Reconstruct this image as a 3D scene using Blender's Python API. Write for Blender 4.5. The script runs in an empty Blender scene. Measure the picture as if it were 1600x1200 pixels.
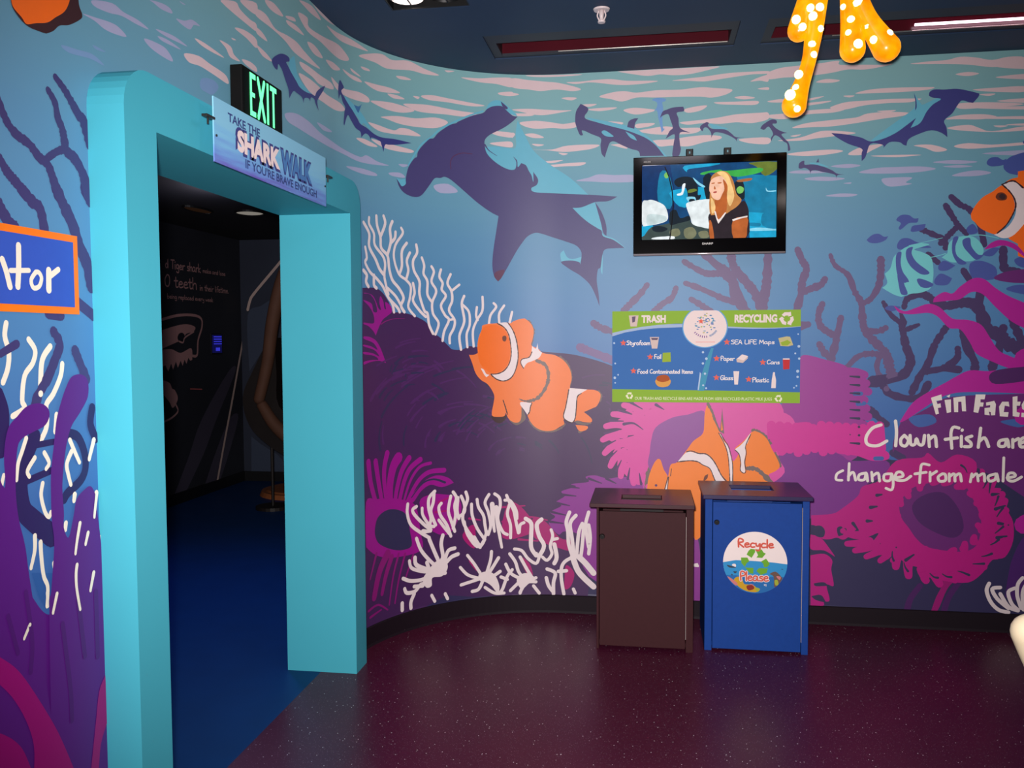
import bpy, bmesh, math, random
from mathutils import Vector, Matrix
from mathutils.geometry import tessellate_polygon
random.seed(7)
PI = math.pi
SC = bpy.context.scene
COL = SC.collection

# ------------------------------------------------------------------ camera
cam_d = bpy.data.cameras.new('camera')
cam_d.sensor_width = 36.0
cam_d.lens = 1345.5 / 1600 * 36.0
cam_d.clip_start = 0.02
cam = bpy.data.objects.new('camera', cam_d)
COL.objects.link(cam)
YAW, PITCH, ROLL = -0.1577, -0.0526, -0.0049
fw = Vector((math.sin(YAW)*math.cos(PITCH), math.cos(YAW)*math.cos(PITCH), math.sin(PITCH)))
rt = Vector((math.cos(YAW), -math.sin(YAW), 0))
up = rt.cross(fw)
rt, up = rt*math.cos(ROLL)+up*math.sin(ROLL), up*math.cos(ROLL)-rt*math.sin(ROLL)
cam.matrix_world = Matrix(((rt.x, up.x, -fw.x, 0), (rt.y, up.y, -fw.y, 0), (rt.z, up.z, -fw.z, 1.6), (0, 0, 0, 1)))
SC.camera = cam

# ------------------------------------------------------------------ world, lights, exposure
world = bpy.data.worlds.new('world')
SC.world = world
world.use_nodes = True
world.node_tree.nodes['Background'].inputs[0].default_value = (0.02, 0.025, 0.04, 1)
SC.view_settings.view_transform = 'Standard'
SC.view_settings.look = 'None'
SC.view_settings.exposure = 0.0
SC.view_settings.gamma = 1.0
SC.view_settings.use_curve_mapping = False

def lamp(name, kind, loc, energy, color, aim=None, **kw):
    d = bpy.data.lights.new(name, kind)
    d.energy = energy
    d.color = color
    for k, v in kw.items():
        setattr(d, k, v)
    o = bpy.data.objects.new(name, d)
    COL.objects.link(o)
    o.location = loc
    if aim is not None:
        o.rotation_euler = (Vector(aim)-Vector(loc)).to_track_quat('-Z', 'Y').to_euler()
    return o
# the camera's own flash, just above and left of the lens
lamp('camera_flash', 'SPOT', (-0.035, -0.01, 1.66), 860, (1.0, 0.94, 0.93), aim=(-0.55, 5.0, 1.45), spot_size=math.radians(90), spot_blend=1.0, shadow_soft_size=0.035)
# unseen area lamps added below the ceiling for ambient light
lamp('ambient_fill', 'AREA', (1.6, 0.2, 3.05), 12, (1.0, 0.86, 0.8), aim=(1.6, 0.2, 0), size=0.6)
lamp('ambient_fill', 'AREA', (0.2, 2.6, 3.06), 7, (0.95, 0.85, 0.95), aim=(0.2, 2.6, 0), size=0.5)
# blue wash in the dark corridor beyond the doorway
lamp('corridor_blue_light', 'SPOT', (-2.5, 4.9, 2.6), 85, (0.03, 0.30, 1.0), aim=(-2.7, 4.3, 0), spot_size=math.radians(110), spot_blend=1.0, shadow_soft_size=0.15)
lamp('corridor_dim_light', 'POINT', (-3.3, 6.2, 2.4), 7.0, (0.75, 0.7, 0.9), shadow_soft_size=0.2)

# ------------------------------------------------------------------ dimensions (metres)
XL, YB, H, RA = -1.4846, 4.9514, 3.096, 1.0
S0 = YB - RA
S1 = S0 + RA*PI/2
XP, XB = -1.3761, -1.7246                  # portal front, jamb back
Y0, Y1, Y2, Y3 = 2.1279, 2.2792, 3.8783, 4.0252
Z1, Z2 = 2.1871, 2.344
NSEG = 40
XR, YF = 4.2, -2.5

# ------------------------------------------------------------------ colour and materials
def lin(h):
    out = []
    for i in (0, 2, 4):
        c = int(h[i:i+2], 16)/255
        out.append(c/12.92 if c <= 0.04045 else ((c+0.055)/1.055)**2.4)
    return (*out, 1)
MATS = {}
def mat(name, hexc, rough=0.5, spec=0.4, metal=0.0, emit=0.0, grain=0.06, scale=40, coat=0.0):
    if name in MATS:
        return MATS[name]
    m = bpy.data.materials.new(name)
    m.use_nodes = True
    nt = m.node_tree
    b = nt.nodes['Principled BSDF']
    b.inputs['Roughness'].default_value = rough
    b.inputs['Specular IOR Level'].default_value = spec
    b.inputs['Metallic'].default_value = metal
    b.inputs['Coat Weight'].default_value = coat
    c = lin(hexc)
    if emit:
        b.inputs['Base Color'].default_value = (0.01, 0.01, 0.01, 1)
        b.inputs['Emission Color'].default_value = c
        b.inputs['Emission Strength'].default_value = emit
        b.inputs['Specular IOR Level'].default_value = 0.1
        if name.startswith('tv_'):
            b.inputs['Roughness'].default_value = 0.15
            tc = nt.nodes.new('ShaderNodeTexCoord')
            n = nt.nodes.new('ShaderNodeTexNoise')
            n.inputs['Scale'].default_value = 22; n.inputs['Detail'].default_value = 6
            mr = nt.nodes.new('ShaderNodeMapRange')
            mr.inputs[1].default_value = 0.3; mr.inputs[2].default_value = 0.7
            mr.inputs[3].default_value = emit*0.82; mr.inputs[4].default_value = emit*1.14
            nt.links.new(tc.outputs['Object'], n.inputs['Vector']); nt.links.new(n.outputs['Fac'], mr.inputs[0])
            nt.links.new(mr.outputs[0], b.inputs['Emission Strength'])
    elif grain:
        tc = nt.nodes.new('ShaderNodeTexCoord')
        n = nt.nodes.new('ShaderNodeTexNoise')
        n.inputs['Scale'].default_value = scale
        n.inputs['Detail'].default_value = 3
        mx = nt.nodes.new('ShaderNodeMix')
        mx.data_type = 'RGBA'
        mx.inputs[6].default_value = (*[v*(1-grain) for v in c[:3]], 1)
        mx.inputs[7].default_value = (*[min(1, v*(1+grain)) for v in c[:3]], 1)
        nt.links.new(tc.outputs['Object'], n.inputs['Vector'])
        nt.links.new(n.outputs['Fac'], mx.inputs[0])
        nt.links.new(mx.outputs[2], b.inputs['Base Color'])
    else:
        b.inputs['Base Color'].default_value = c
    MATS[name] = m
    return m
PAL = dict(glint='dcc2c6', glint2='a8aaca', glint3='7899c2', navy='3a3c80', navy2='3c70a8', teal='63b4cc', violet='484274', wine='5c3050', paleshark='6a9bd2',
    reef='432353', reef2='4e2660', reefnavy='302b52', reefdark='302c50', magenta='960f86', magenta2='86156f', magenta3='a5106a', plum='4a1a5c', plum2='67206e', plum3='4a1d68',
    white='e8d8d8', orchid='8a2f8e', pink='d5489c', pink2='b8429c', violetpink='8a4492', orchid2='98308e', rose='cc2690', violetmag='772a84', crimson='b4087a', crimson2='98086c',
    branch='65507a', branch2='735c8c', branch3='43315f', bluefish='44549c', aqua='6fc8cc', ribbon='b01090', orange='f07a38', orange2='f26c06', orange3='fa6a0a', orange4='f07c1c',  # orange is orange2 with the flash sheen washed into the colour
    blackbrown='3a1c20', brown='6a2c10', fringe='6e5c58', letter='ece2d8', reefblue='3f61a4',
    branchleft='3e356a', branchdark='2a1c56', ivory='efe6d2', purple='56147a', purple2='4c116c', blueleft='2d5a9c', ribbon2='96006e',
    ghost='a87e7e', ghostred='b85a5a', ghostline='c0a8a0', rays='403c4c', rays2='3a4458', corrwall='181822')  # rays: light bands on the corridor wall, put into the print colour
def print_mat(key):
    return mat('print_'+key, PAL[key], rough=0.48, spec=0.5, grain=0.03, scale=25)

# ------------------------------------------------------------------ mesh helpers
def link(name, me, parent=None):
    o = bpy.data.objects.new(name, me)
    COL.objects.link(o)
    if parent:
        o.parent = parent
    return o
def tag(o, label=None, cat=None, group=None, kind=None):
    if label: o['label'] = label
    if cat: o['category'] = cat
    if group: o['group'] = group
    if kind: o['kind'] = kind
    return o
def empty(name, loc, label, cat, group=None):
    o = link(name, None)
    o.location = loc
    o.empty_display_size = 0.1
    return tag(o, label, cat, group)
class MB:
    """collects geometry in world space and links it as one mesh"""
    def __init__(self):
        self.bm = bmesh.new()
    def box(self, a, b, bevel=0.0):
        g = bmesh.ops.create_cube(self.bm, size=1)
        vs = g['verts']
        for v in vs:
            v.co = Vector([a[i]+(v.co[i]+0.5)*(b[i]-a[i]) for i in range(3)])
        if bevel:
            es = list({e for v in vs for e in v.link_edges})
            bmesh.ops.bevel(self.bm, geom=es, offset=bevel, segments=2, affect='EDGES', profile=0.6)
        return self
    def face(self, pts):
        self.bm.faces.new([self.bm.verts.new(p) for p in pts])
        return self
    def prism(self, outline, fn0, fn1):
        """closed prism between two maps of a 2-D outline"""
        a = [self.bm.verts.new(fn0(*p)) for p in outline]
        b = [self.bm.verts.new(fn1(*p)) for p in outline]
        n = len(outline)
        for i in range(n):
            self.bm.faces.new((a[i], a[(i+1) % n], b[(i+1) % n], b[i]))
        tris = tessellate_polygon([[Vector((p[0], p[1], 0)) for p in outline]])
        for t in tris:
            for vs in (a, b):
                try: self.bm.faces.new([vs[k] for k in t])
                except ValueError: pass
        return self
    def cyl(self, p, q, r0, r1=None, seg=20, caps=True):
        p, q = Vector(p), Vector(q)
        d = q-p
        m = Matrix.Translation((p+q)/2) @ d.to_track_quat('Z', 'Y').to_matrix().to_4x4()
        bmesh.ops.create_cone(self.bm, cap_ends=caps, segments=seg, radius1=r0, radius2=r0 if r1 is None else r1, depth=d.length, matrix=m)
        return self
    def ball(self, c, r, seg=12):
        bmesh.ops.create_uvsphere(self.bm, u_segments=seg, v_segments=max(6, seg//2), radius=r, matrix=Matrix.Translation(c))
        return self
    def tube(self, pts, rad, seg=18, sub=5):
        P, Rr = [], []
        n = len(pts)
        V = [Vector(p) for p in pts]
        for i in range(n-1):
            p0, p1, p2, p3 = V[max(0, i-1)], V[i], V[i+1], V[min(n-1, i+2)]
            r0, r1, r2, r3 = rad[max(0, i-1)], rad[i], rad[i+1], rad[min(n-1, i+2)]
            for k in range(sub):
                t = k/sub
                P.append(0.5*((2*p1)+(p2-p0)*t+(2*p0-5*p1+4*p2-p3)*t*t+(3*p1-p0-3*p2+p3)*t**3))
                Rr.append(0.5*((2*r1)+(r2-r0)*t+(2*r0-5*r1+4*r2-r3)*t*t+(3*r1-r0-3*r2+r3)*t**3))
        P.append(V[-1]); Rr.append(rad[-1])
        def cap(c, d, r):
            out = []
            for k in range(1, 5):
                a = k/5*PI/2
                out.append((c+d*math.sin(a)*r, r*math.cos(a)))
            out.append((c+d*r, r*0.02))
            return out
        d0 = (P[0]-P[1]).normalized(); d1 = (P[-1]-P[-2]).normalized()
        seq = list(reversed(cap(P[0], d0, Rr[0]))) + list(zip(P, Rr)) + cap(P[-1], d1, Rr[-1])
        rings = []
        nrm = Vector((0, 1, 0)) if abs(d1.y) < 0.9 else Vector((1, 0, 0))
        for i, (c, r) in enumerate(seq):
            a = seq[max(0, i-1)][0]; b = seq[min(len(seq)-1, i+1)][0]
            tg = (b-a).normalized()
            nrm = (nrm-tg*nrm.dot(tg)).normalized()
            bi = tg.cross(nrm)
            rings.append([self.bm.verts.new(c+(nrm*math.cos(2*PI*k/seg)+bi*math.sin(2*PI*k/seg))*r) for k in range(seg)])
        for a, b in zip(rings, rings[1:]):
            for k in range(seg):
                self.bm.faces.new((a[k], a[(k+1) % seg], b[(k+1) % seg], b[k]))
        self.bm.faces.new(rings[0]); self.bm.faces.new(list(reversed(rings[-1])))
        return self
    def build(self, name, m, parent=None, smooth=False):
        bmesh.ops.recalc_face_normals(self.bm, faces=self.bm.faces)
        me = bpy.data.meshes.new(name)
        if parent is not None:
            loc = parent.matrix_basis.translation.copy()
            pp = parent.parent
            while pp is not None:
                loc += pp.matrix_basis.translation
                pp = pp.parent
            bmesh.ops.translate(self.bm, verts=self.bm.verts, vec=-loc)
        if smooth:
            for f in self.bm.faces: f.smooth = True
        self.bm.to_mesh(me); self.bm.free()
        me.materials.append(m)
        o = link(name, me, parent)
        return o

def spline(pts, closed, sub=4):
    """Catmull-Rom through (x, y, corner) points; a corner stays sharp"""
    n = len(pts)
    if n < 3:
        return [(p[0], p[1]) for p in pts]
    out = []
    rng = n if closed else n-1
    for i in range(rng):
        p0 = pts[(i-1) % n] if closed or i > 0 else pts[0]
        p1 = pts[i]; p2 = pts[(i+1) % n]
        p3 = pts[(i+2) % n] if closed or i+2 < n else pts[-1]
        if p1[2]: p0 = p1
        if p2[2]: p3 = p2
        for k in range(sub):
            t = k/sub
            out.append(tuple(0.5*((2*p1[j])+(p2[j]-p0[j])*t+(2*p0[j]-5*p1[j]+4*p2[j]-p3[j])*t*t+(3*p1[j]-p0[j]-3*p2[j]+p3[j])*t**3) for j in (0, 1)))
    if not closed:
        out.append((pts[-1][0], pts[-1][1]))
    return out

SUB = [0]
KR = random.Random(11)
class Art:
    """flat artwork in (u, v): polygons and strokes in layers, one mesh, many inks"""
    def __init__(self, mats):
        self.bm = bmesh.new(); self.lay = self.bm.verts.layers.float.new('lay')
        self.mats = []; self.get = mats
    def mi(self, key):
        if key not in self.mats: self.mats.append(key)
        return self.mats.index(key)
    def sub(self, layer):
        # every shape of a layer lies a hair above the one before, so no two inks share a plane
        SUB[0] += 1
        return layer + (SUB[0] % 37)*0.012
    def tri(self, pts, layer, key):
        vs = []
        layer = self.sub(layer)
        for p in pts:
            v = self.bm.verts.new((p[0], p[1], 0)); v[self.lay] = layer; vs.append(v)
        f = self.bm.faces.new(vs); f.material_index = self.mi(key)
    def poly(self, pts, layer, key, raw=False):
        if len(pts) < 3: return
        vs = []
        layer = layer if raw else self.sub(layer)
        for p in pts:
            v = self.bm.verts.new((p[0], p[1], 0)); v[self.lay] = layer; vs.append(v)
        for t in tessellate_polygon([[Vector((p[0], p[1], 0)) for p in pts]]):
            if len(set(t)) < 3: continue
            a, b, c = (vs[k].co for k in t)
            ar = (b.x-a.x)*(c.y-a.y)-(b.y-a.y)*(c.x-a.x)
            if abs(ar) < 1e-12: continue
            tt = t if ar > 0 else tuple(reversed(t))
            try:
                f = self.bm.faces.new([vs[k] for k in tt]); f.material_index = self.mi(key)
            except ValueError: pass
    def disc(self, c, rx, ry, layer, key, n=24):
        self.tri([(c[0]+rx*math.cos(2*PI*k/n), c[1]+ry*math.sin(2*PI*k/n)) for k in range(n)], layer, key)
    def stroke(self, pts, w0, w1, layer, key, capn=8, knob=0.0):
        q = [pts[0]]
        for p in pts[1:]:
            if math.hypot(p[0]-q[-1][0], p[1]-q[-1][1]) > 1e-6: q.append(p)
        n = len(q)
        if n < 2:
            self.disc(q[0], w0/2, w0/2, layer, key, 10); return
        L, Rr = [], []
        for i in range(n):
            a = q[max(0, i-1)]; b = q[min(n-1, i+1)]
            tx, ty = b[0]-a[0], b[1]-a[1]
            l = math.hypot(tx, ty) or 1
            w = (w0+(w1-w0)*i/(n-1))/2*(1+knob*KR.uniform(-1, 1))
            L.append((q[i][0]-ty/l*w, q[i][1]+tx/l*w)); Rr.append((q[i][0]+ty/l*w, q[i][1]-tx/l*w))
        for i in range(1, n):               # no folding back on the inside of a tight bend
            dx, dy = q[i][0]-q[i-1][0], q[i][1]-q[i-1][1]
            for E in (L, Rr):
                if (E[i][0]-E[i-1][0])*dx+(E[i][1]-E[i-1][1])*dy <= 0: E[i] = E[i-1]
        la = self.sub(layer)
        rise = min(0.012, 0.45/n)           # the pen line climbs a hair, so a loop never shares a plane with itself
        rows = []
        for i in range(n):
            pr = []
            for p in (Rr[i], L[i]):
                v = self.bm.verts.new((p[0], p[1], 0)); v[self.lay] = la+rise*i; pr.append(v)
            rows.append(pr)
        for a, b in zip(rows, rows[1:]):
            f = self.bm.faces.new((a[0], b[0], b[1], a[1])); f.material_index = self.mi(key)
        self.disc(q[0], w0/2, w0/2, layer+0.02, key, capn+2); self.disc(q[-1], w1/2, w1/2, layer+0.48, key, capn+2)
    def text(self, s, u0, u1, v0, v1, layer, key, bold=0.0):
        """block capitals from the built-in font, stretched into the box"""
        cu = bpy.data.curves.new('t', 'FONT')
        cu.body = s; cu.offset = bold; cu.resolution_u = 3; cu.fill_mode = 'FRONT'
        o = bpy.data.objects.new('t', cu); COL.objects.link(o)
        me = bpy.data.meshes.new_from_object(o.evaluated_get(bpy.context.evaluated_depsgraph_get()))
        xs = [v.co.x for v in me.vertices]; ys = [v.co.y for v in me.vertices]
        x0, x1, y0, y1 = min(xs), max(xs), min(ys), max(ys)
        for p in me.polygons:
            c = [me.vertices[k].co for k in p.vertices]
            self.poly([(u0+(k.x-x0)/(x1-x0)*(u1-u0), v0+(k.y-y0)/(y1-y0)*(v1-v0)) for k in c], layer, key, True)
        bpy.data.objects.remove(o); bpy.data.curves.remove(cu); bpy.data.meshes.remove(me)
    def hand(self, s, u0, u1, v0, cap, w, layer, key):
        """hand lettering drawn with the pen strokes in GLYPH"""
        adv = sum(GLYPH[c][0] for c in s)
        k = (u1-u0)/adv; x = 0
        for c in s:
            a, strokes = GLYPH[c]
            for st in strokes:
                pts = spline([(p[0], p[1], False) for p in st], False, 3)
                self.stroke([(u0+(x+p[0])*k, v0+p[1]/100*cap) for p in pts], w, w, layer, key, 4)
            x += a
    def build(self, name, place, parent=None, cuts=(), eps=0.0008):
        for s in cuts:
            bmesh.ops.bisect_plane(self.bm, geom=self.bm.verts[:]+self.bm.edges[:]+self.bm.faces[:], plane_co=(s, 0, 0), plane_no=(1, 0, 0), dist=1e-6)
        loc = Vector((0, 0, 0)); pp = parent
        while pp is not None:
            loc += pp.matrix_basis.translation; pp = pp.parent
        for v in self.bm.verts:
            v.co = place(v.co.x, v.co.y, v[self.lay]*eps) - loc
        me = bpy.data.meshes.new(name)
        for f in self.bm.faces: f.smooth = True
        self.bm.to_mesh(me); self.bm.free()
        for k in self.mats: me.materials.append(self.get(k))
        return link(name, me, parent)

G = {
 'a': (54, '38,50 18,55 4,32 8,6 26,4 38,28 40,52 42,10 52,2'), 'b': (48, '6,100 6,2 30,2 40,25 28,50 8,40'), 'c': (44, '38,48 18,52 5,28 14,4 40,8'),
 'd': (52, '38,30 20,52 5,28 14,2 34,12 40,100 42,2'), 'e': (46, '6,28 36,34 30,52 12,48 4,24 16,2 42,10'), 'f': (34, '38,96 22,98 16,60 14,0;2,52 32,54'),
 'g': (50, '38,50 18,54 6,30 14,8 34,16 40,52 40,-25 24,-38 6,-28'), 'h': (46, '6,100 6,0;6,30 22,52 36,44 38,0'), 'i': (20, '8,52 8,0;8,76 9,79'),
 'k': (42, '6,100 6,0;34,52 8,24 36,0'), 'l': (18, '8,100 8,0'), 'm': (62, '4,52 5,0;5,32 20,52 28,44 29,0;29,32 44,52 52,44 54,0'),
 'n': (46, '5,52 6,0;6,30 24,52 36,42 38,0'), 'o': (48, '20,54 5,30 12,2 32,2 40,28 28,52 20,54'), 'p': (46, '6,52 6,-38;6,36 26,54 38,30 26,2 8,8'),
 'r': (38, '6,52 7,0;7,28 20,50 36,50'), 's': (42, '36,48 16,52 8,38 32,22 30,4 4,4'), 't': (38, '16,84 16,10 28,2 36,8;2,54 32,56'),
 'u': (48, '6,52 8,10 22,2 36,16 38,52 40,2'), 'v': (40, '4,52 18,0 34,52'), 'w': (54, '4,52 14,2 26,40 38,2 48,52'), 'y': (46, '6,52 10,22 26,18 38,52 38,-20 22,-38 6,-28'),
 'A': (52, '2,0 24,100 46,0;10,36 40,36'), 'C': (62, '56,90 30,98 6,55 20,6 58,14'), 'E': (50, '46,98 8,96 6,2 46,2;6,52 38,54'), 'F': (48, '46,98 8,96 6,0;6,52 38,54'),
 'G': (60, '52,88 28,98 6,52 18,4 50,8 52,44 32,44'), 'I': (20, '8,98 8,0'), 'L': (48, '8,98 8,2 44,4'), 'M': (68, '4,0 12,98 32,30 54,98 60,0'),
 'P': (50, '8,0 8,98 40,94 44,64 10,48'), 'R': (56, '8,0 8,98 40,94 44,66 10,50 50,0'), 'S': (52, '46,90 22,98 8,76 42,40 38,6 4,8'), 'T': (54, '2,96 52,98;28,97 26,0'),
 '0': (54, '26,98 6,60 10,10 34,4 46,50 40,90 26,98'), ' ': (30, ''), '.': (18, '6,2 8,3')}
GLYPH = {k: (a, [[tuple(float(x) for x in p.split(',')) for p in st.split()] for st in s.split(';') if st]) for k, (a, s) in G.items()}

# ------------------------------------------------------------------ the mural wall: left flat, quarter round, back flat
KN = [S0+(S1-S0)*i/NSEG for i in range(NSEG+1)]
def arc(i):
    th = (PI/2)*i/NSEG
    return Vector((XL+RA-RA*math.cos(th), S0+RA*math.sin(th)))
def on_wall(s, z, off=0.0):
    if s <= S0:
        return Vector((XL+off, s, z))
    if s >= S1:
        return Vector((XL+RA+s-S1, YB-off, z))
    t = (s-S0)/(S1-S0)*NSEG
    i = min(int(t), NSEG-1); f = t-i
    a, b = arc(i), arc(i+1)
    p = a.lerp(b, f)
    c = Vector((XL+RA, S0))
    n = (c-a.lerp(b, 0.5)).normalized()
    na, nb = (c-a).normalized(), (c-b).normalized()
    n = na.lerp(nb, f).normalized()
    return Vector((p.x+n.x*off, p.y+n.y*off, z))

def mural_material():
    m = bpy.data.materials.new('mural_sea_gradient')
    m.use_nodes = True
    nt = m.node_tree; b = nt.nodes['Principled BSDF']
    b.inputs['Roughness'].default_value = 0.48; b.inputs['Specular IOR Level'].default_value = 0.5
    tc = nt.nodes.new('ShaderNodeTexCoord'); sp = nt.nodes.new('ShaderNodeSeparateXYZ')
    nt.links.new(tc.outputs['Object'], sp.inputs[0])
    mr = nt.nodes.new('ShaderNodeMapRange'); mr.inputs[1].default_value = 0.0; mr.inputs[2].default_value = H
    nt.links.new(sp.outputs['Z'], mr.inputs[0])
    n = nt.nodes.new('ShaderNodeTexNoise'); n.inputs['Scale'].default_value = 1.0; n.inputs['Detail'].default_value = 4
    mp = nt.nodes.new('ShaderNodeMapping'); mp.inputs['Scale'].default_value = (0.8, 0.8, 9)
    nt.links.new(tc.outputs['Object'], mp.inputs[0]); nt.links.new(mp.outputs[0], n.inputs['Vector'])
    ad = nt.nodes.new('ShaderNodeMath'); ad.operation = 'MULTIPLY_ADD'; ad.inputs[1].default_value = 0.05
    nt.links.new(n.outputs['Fac'], ad.inputs[0]); nt.links.new(mr.outputs[0], ad.inputs[2])
    cr = nt.nodes.new('ShaderNodeValToRGB')
    e = cr.color_ramp.elements
    e[0].position = 0.0; e[0].color = lin('2c4a90')
    e[1].position = 1.0; e[1].color = lin('82b2b6')
    for pos, c in ((0.40, '3c68a8'), (0.58, '4e82b2'), (0.72, '5c90b4'), (0.82, '689eb4'), (0.92, '78acb6')):
        k = e.new(pos); k.color = lin(c)
    nt.links.new(ad.outputs[0], cr.inputs[0]); nt.links.new(cr.outputs[0], b.inputs['Base Color'])
    return m
SEA = mural_material()

TH = XL - XB                                # wall thickness
w = MB()
w.box((XB, YF, 0), (XL, Y1-0.012, H)).box((XB, Y1-0.012, Z1+0.012), (XL, Y2+0.012, H))
wall_left = tag(w.build('wall_left', SEA), 'blue sea mural wall with the doorway', kind='structure')
w = MB()
run = [Y2+0.012, S0-0.02]+KN+[S1+0.02, S1+XR-XL-RA]
A_ = [w.bm.verts.new(on_wall(k, 0)) for k in run]; B_ = [w.bm.verts.new(on_wall(k, H)) for k in run]
for i in range(len(run)-1):
    f = w.bm.faces.new((A_[i], A_[i+1], B_[i+1], B_[i])); f.smooth = True
outer = [(XB, Y2+0.012)]
for i in range(NSEG+1):
    th = (PI/2)*i/NSEG
    outer.append((XL+RA-(RA+TH)*math.cos(th), S0+(RA+TH)*math.sin(th)))
outer.append((XR, YB+TH))
shell = [(XL, Y2+0.012)]+outer+[(XR, YB)]
a = [w.bm.verts.new((p[0], p[1], 0)) for p in shell]; b = [w.bm.verts.new((p[0], p[1], H)) for p in shell]
for i in range(len(shell)-1):
    w.bm.faces.new((a[i], b[i], b[i+1], a[i+1]))
wall_back = tag(w.build('wall_back', SEA), 'blue sea mural wall with rounded corner behind the bins', kind='structure')
plain = mat('wall_paint_blue', '3f6fa8', rough=0.5)
wall_right = tag(MB().box((XR, YF-TH, 0), (XR+TH, YB+TH, H)).build('wall_right', plain), kind='structure')
wall_front = tag(MB().box((XB, YF-TH, 0), (XR, YF, H)).build('wall_front', plain), kind='structure')

# skirting
def skirting(name, s_list, label):
    w = MB(); hh, t = 0.1018, 0.012
    prof = [(0.0, 0.0), (t+0.006, 0.0), (t, 0.012), (t, hh-0.004), (t-0.004, hh), (0.0, hh)]
    rows = [[w.bm.verts.new(on_wall(s, z, off+0.0005)) for off, z in prof] for s in s_list]
    for r0, r1 in zip(rows, rows[1:]):
        for k in range(len(prof)):
            w.bm.faces.new((r0[k], r0[(k+1) % len(prof)], r1[(k+1) % len(prof)], r1[k]))
    w.bm.faces.new(rows[0]); w.bm.faces.new(rows[-1])
    return tag(w.build(name, mat('skirting_rubber', '1a1018', rough=0.6, spec=0.2)), label, kind='structure')
skirting('baseboard_back', [Y3+0.001]+[k for k in KN if k > Y3+0.002]+[S1+XR-XL-RA], 'black rubber skirting along the curved mural wall')
skirting('baseboard_left', [YF, Y0], 'black rubber skirting left of the doorway')

# floor with glitter flecks
def floor_material():
    m = bpy.data.materials.new('floor_purple_flecked')
    m.use_nodes = True
    nt = m.node_tree; b = nt.nodes['Principled BSDF']
    b.inputs['Roughness'].default_value = 0.33; b.inputs['Specular IOR Level'].default_value = 0.27
    tc = nt.nodes.new('ShaderNodeTexCoord')
    n = nt.nodes.new('ShaderNodeTexNoise'); n.inputs['Scale'].default_value = 3; n.inputs['Detail'].default_value = 6
    nt.links.new(tc.outputs['Object'], n.inputs['Vector'])
    base = nt.nodes.new('ShaderNodeMix'); base.data_type = 'RGBA'
    base.inputs[6].default_value = lin('44102a'); base.inputs[7].default_value = lin('521830')
    nt.links.new(n.outputs['Fac'], base.inputs[0])
    prev = base.outputs[2]
    for sc, lo, col in ((70, 0.08, 'ffffff'), (150, 0.10, '9c8490'), (250, 0.12, '704e62')):
        v = nt.nodes.new('ShaderNodeTexVoronoi'); v.inputs['Scale'].default_value = sc
        nt.links.new(tc.outputs['Object'], v.inputs['Vector'])
        lt = nt.nodes.new('ShaderNodeMath'); lt.operation = 'LESS_THAN'; lt.inputs[1].default_value = lo*1.6
        nt.links.new(v.outputs['Distance'], lt.inputs[0])
        sx = nt.nodes.new('ShaderNodeSeparateColor'); nt.links.new(v.outputs['Color'], sx.inputs[0])
        gt = nt.nodes.new('ShaderNodeMath'); gt.operation = 'GREATER_THAN'; gt.inputs[1].default_value = 0.82 if sc < 100 else 0.5
        nt.links.new(sx.outputs[0], gt.inputs[0])
        mu = nt.nodes.new('ShaderNodeMath'); mu.operation = 'MULTIPLY'
        nt.links.new(lt.outputs[0], mu.inputs[0]); nt.links.new(gt.outputs[0], mu.inputs[1])
        mx = nt.nodes.new('ShaderNodeMix'); mx.data_type = 'RGBA'
        mx.inputs[7].default_value = lin(col)
        nt.links.new(prev, mx.inputs[6]); nt.links.new(mu.outputs[0], mx.inputs[0])
        prev = mx.outputs[2]
    nt.links.new(prev, b.inputs['Base Color'])
    return m
XT = -1.556                                  # joint of the two floor colours
tag(MB().box((XT, YF-TH, -0.08), (XR+TH, YB+TH, 0)).build('floor', floor_material()), 'dark purple vinyl floor with glitter flecks', kind='structure')
tag(MB().box((-6.5, 1.0, -0.08), (XT, 9.4, 0)).build('floor_corridor', mat('floor_blue', '083466', rough=0.5, spec=0.2, grain=0.15, scale=6)), 'dark blue floor beyond the doorway', kind='structure')

# ceiling with two recessed light slots and one recessed lamp box
def plate(x0, x1, y0, y1, z0, z1, holes):
    w = MB()
    xs = sorted({x0, x1, *[h[0] for h in holes], *[h[1] for h in holes]})
    ys = sorted({y0, y1, *[h[2] for h in holes], *[h[3] for h in holes]})
    def solid(i, j):
        if not (0 <= i < len(xs)-1 and 0 <= j < len(ys)-1): return False
        cx, cy = (xs[i]+xs[i+1])/2, (ys[j]+ys[j+1])/2
        return not any(h[0] < cx < h[1] and h[2] < cy < h[3] for h in holes)
    V = {}
    def v(x, y, z):
        k = (x, y, z)
        if k not in V: V[k] = w.bm.verts.new(k)
        return V[k]
    for i in range(len(xs)-1):
        for j in range(len(ys)-1):
            if not solid(i, j): continue
            a, b, c, d = xs[i], xs[i+1], ys[j], ys[j+1]
            w.bm.faces.new((v(a, c, z0), v(a, d, z0), v(b, d, z0), v(b, c, z0)))
            w.bm.faces.new((v(a, c, z1), v(b, c, z1), v(b, d, z1), v(a, d, z1)))
            if not solid(i-1, j): w.bm.faces.new((v(a, c, z0), v(a, c, z1), v(a, d, z1), v(a, d, z0)))
            if not solid(i+1, j): w.bm.faces.new((v(b, c, z0), v(b, d, z0), v(b, d, z1), v(b, c, z1)))
            if not solid(i, j-1): w.bm.faces.new((v(a, c, z0), v(b, c, z0), v(b, c, z1), v(a, c, z1)))
            if not solid(i, j+1): w.bm.faces.new((v(a, d, z0), v(a, d, z1), v(b, d, z1), v(b, d, z0)))
    return w
SLOTS = [(-0.82, 0.425, 4.275, 4.635), (0.555, 1.955, 4.275, 4.635)]
BOXH = (-1.16, -0.80, 3.50, 3.88)
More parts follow.
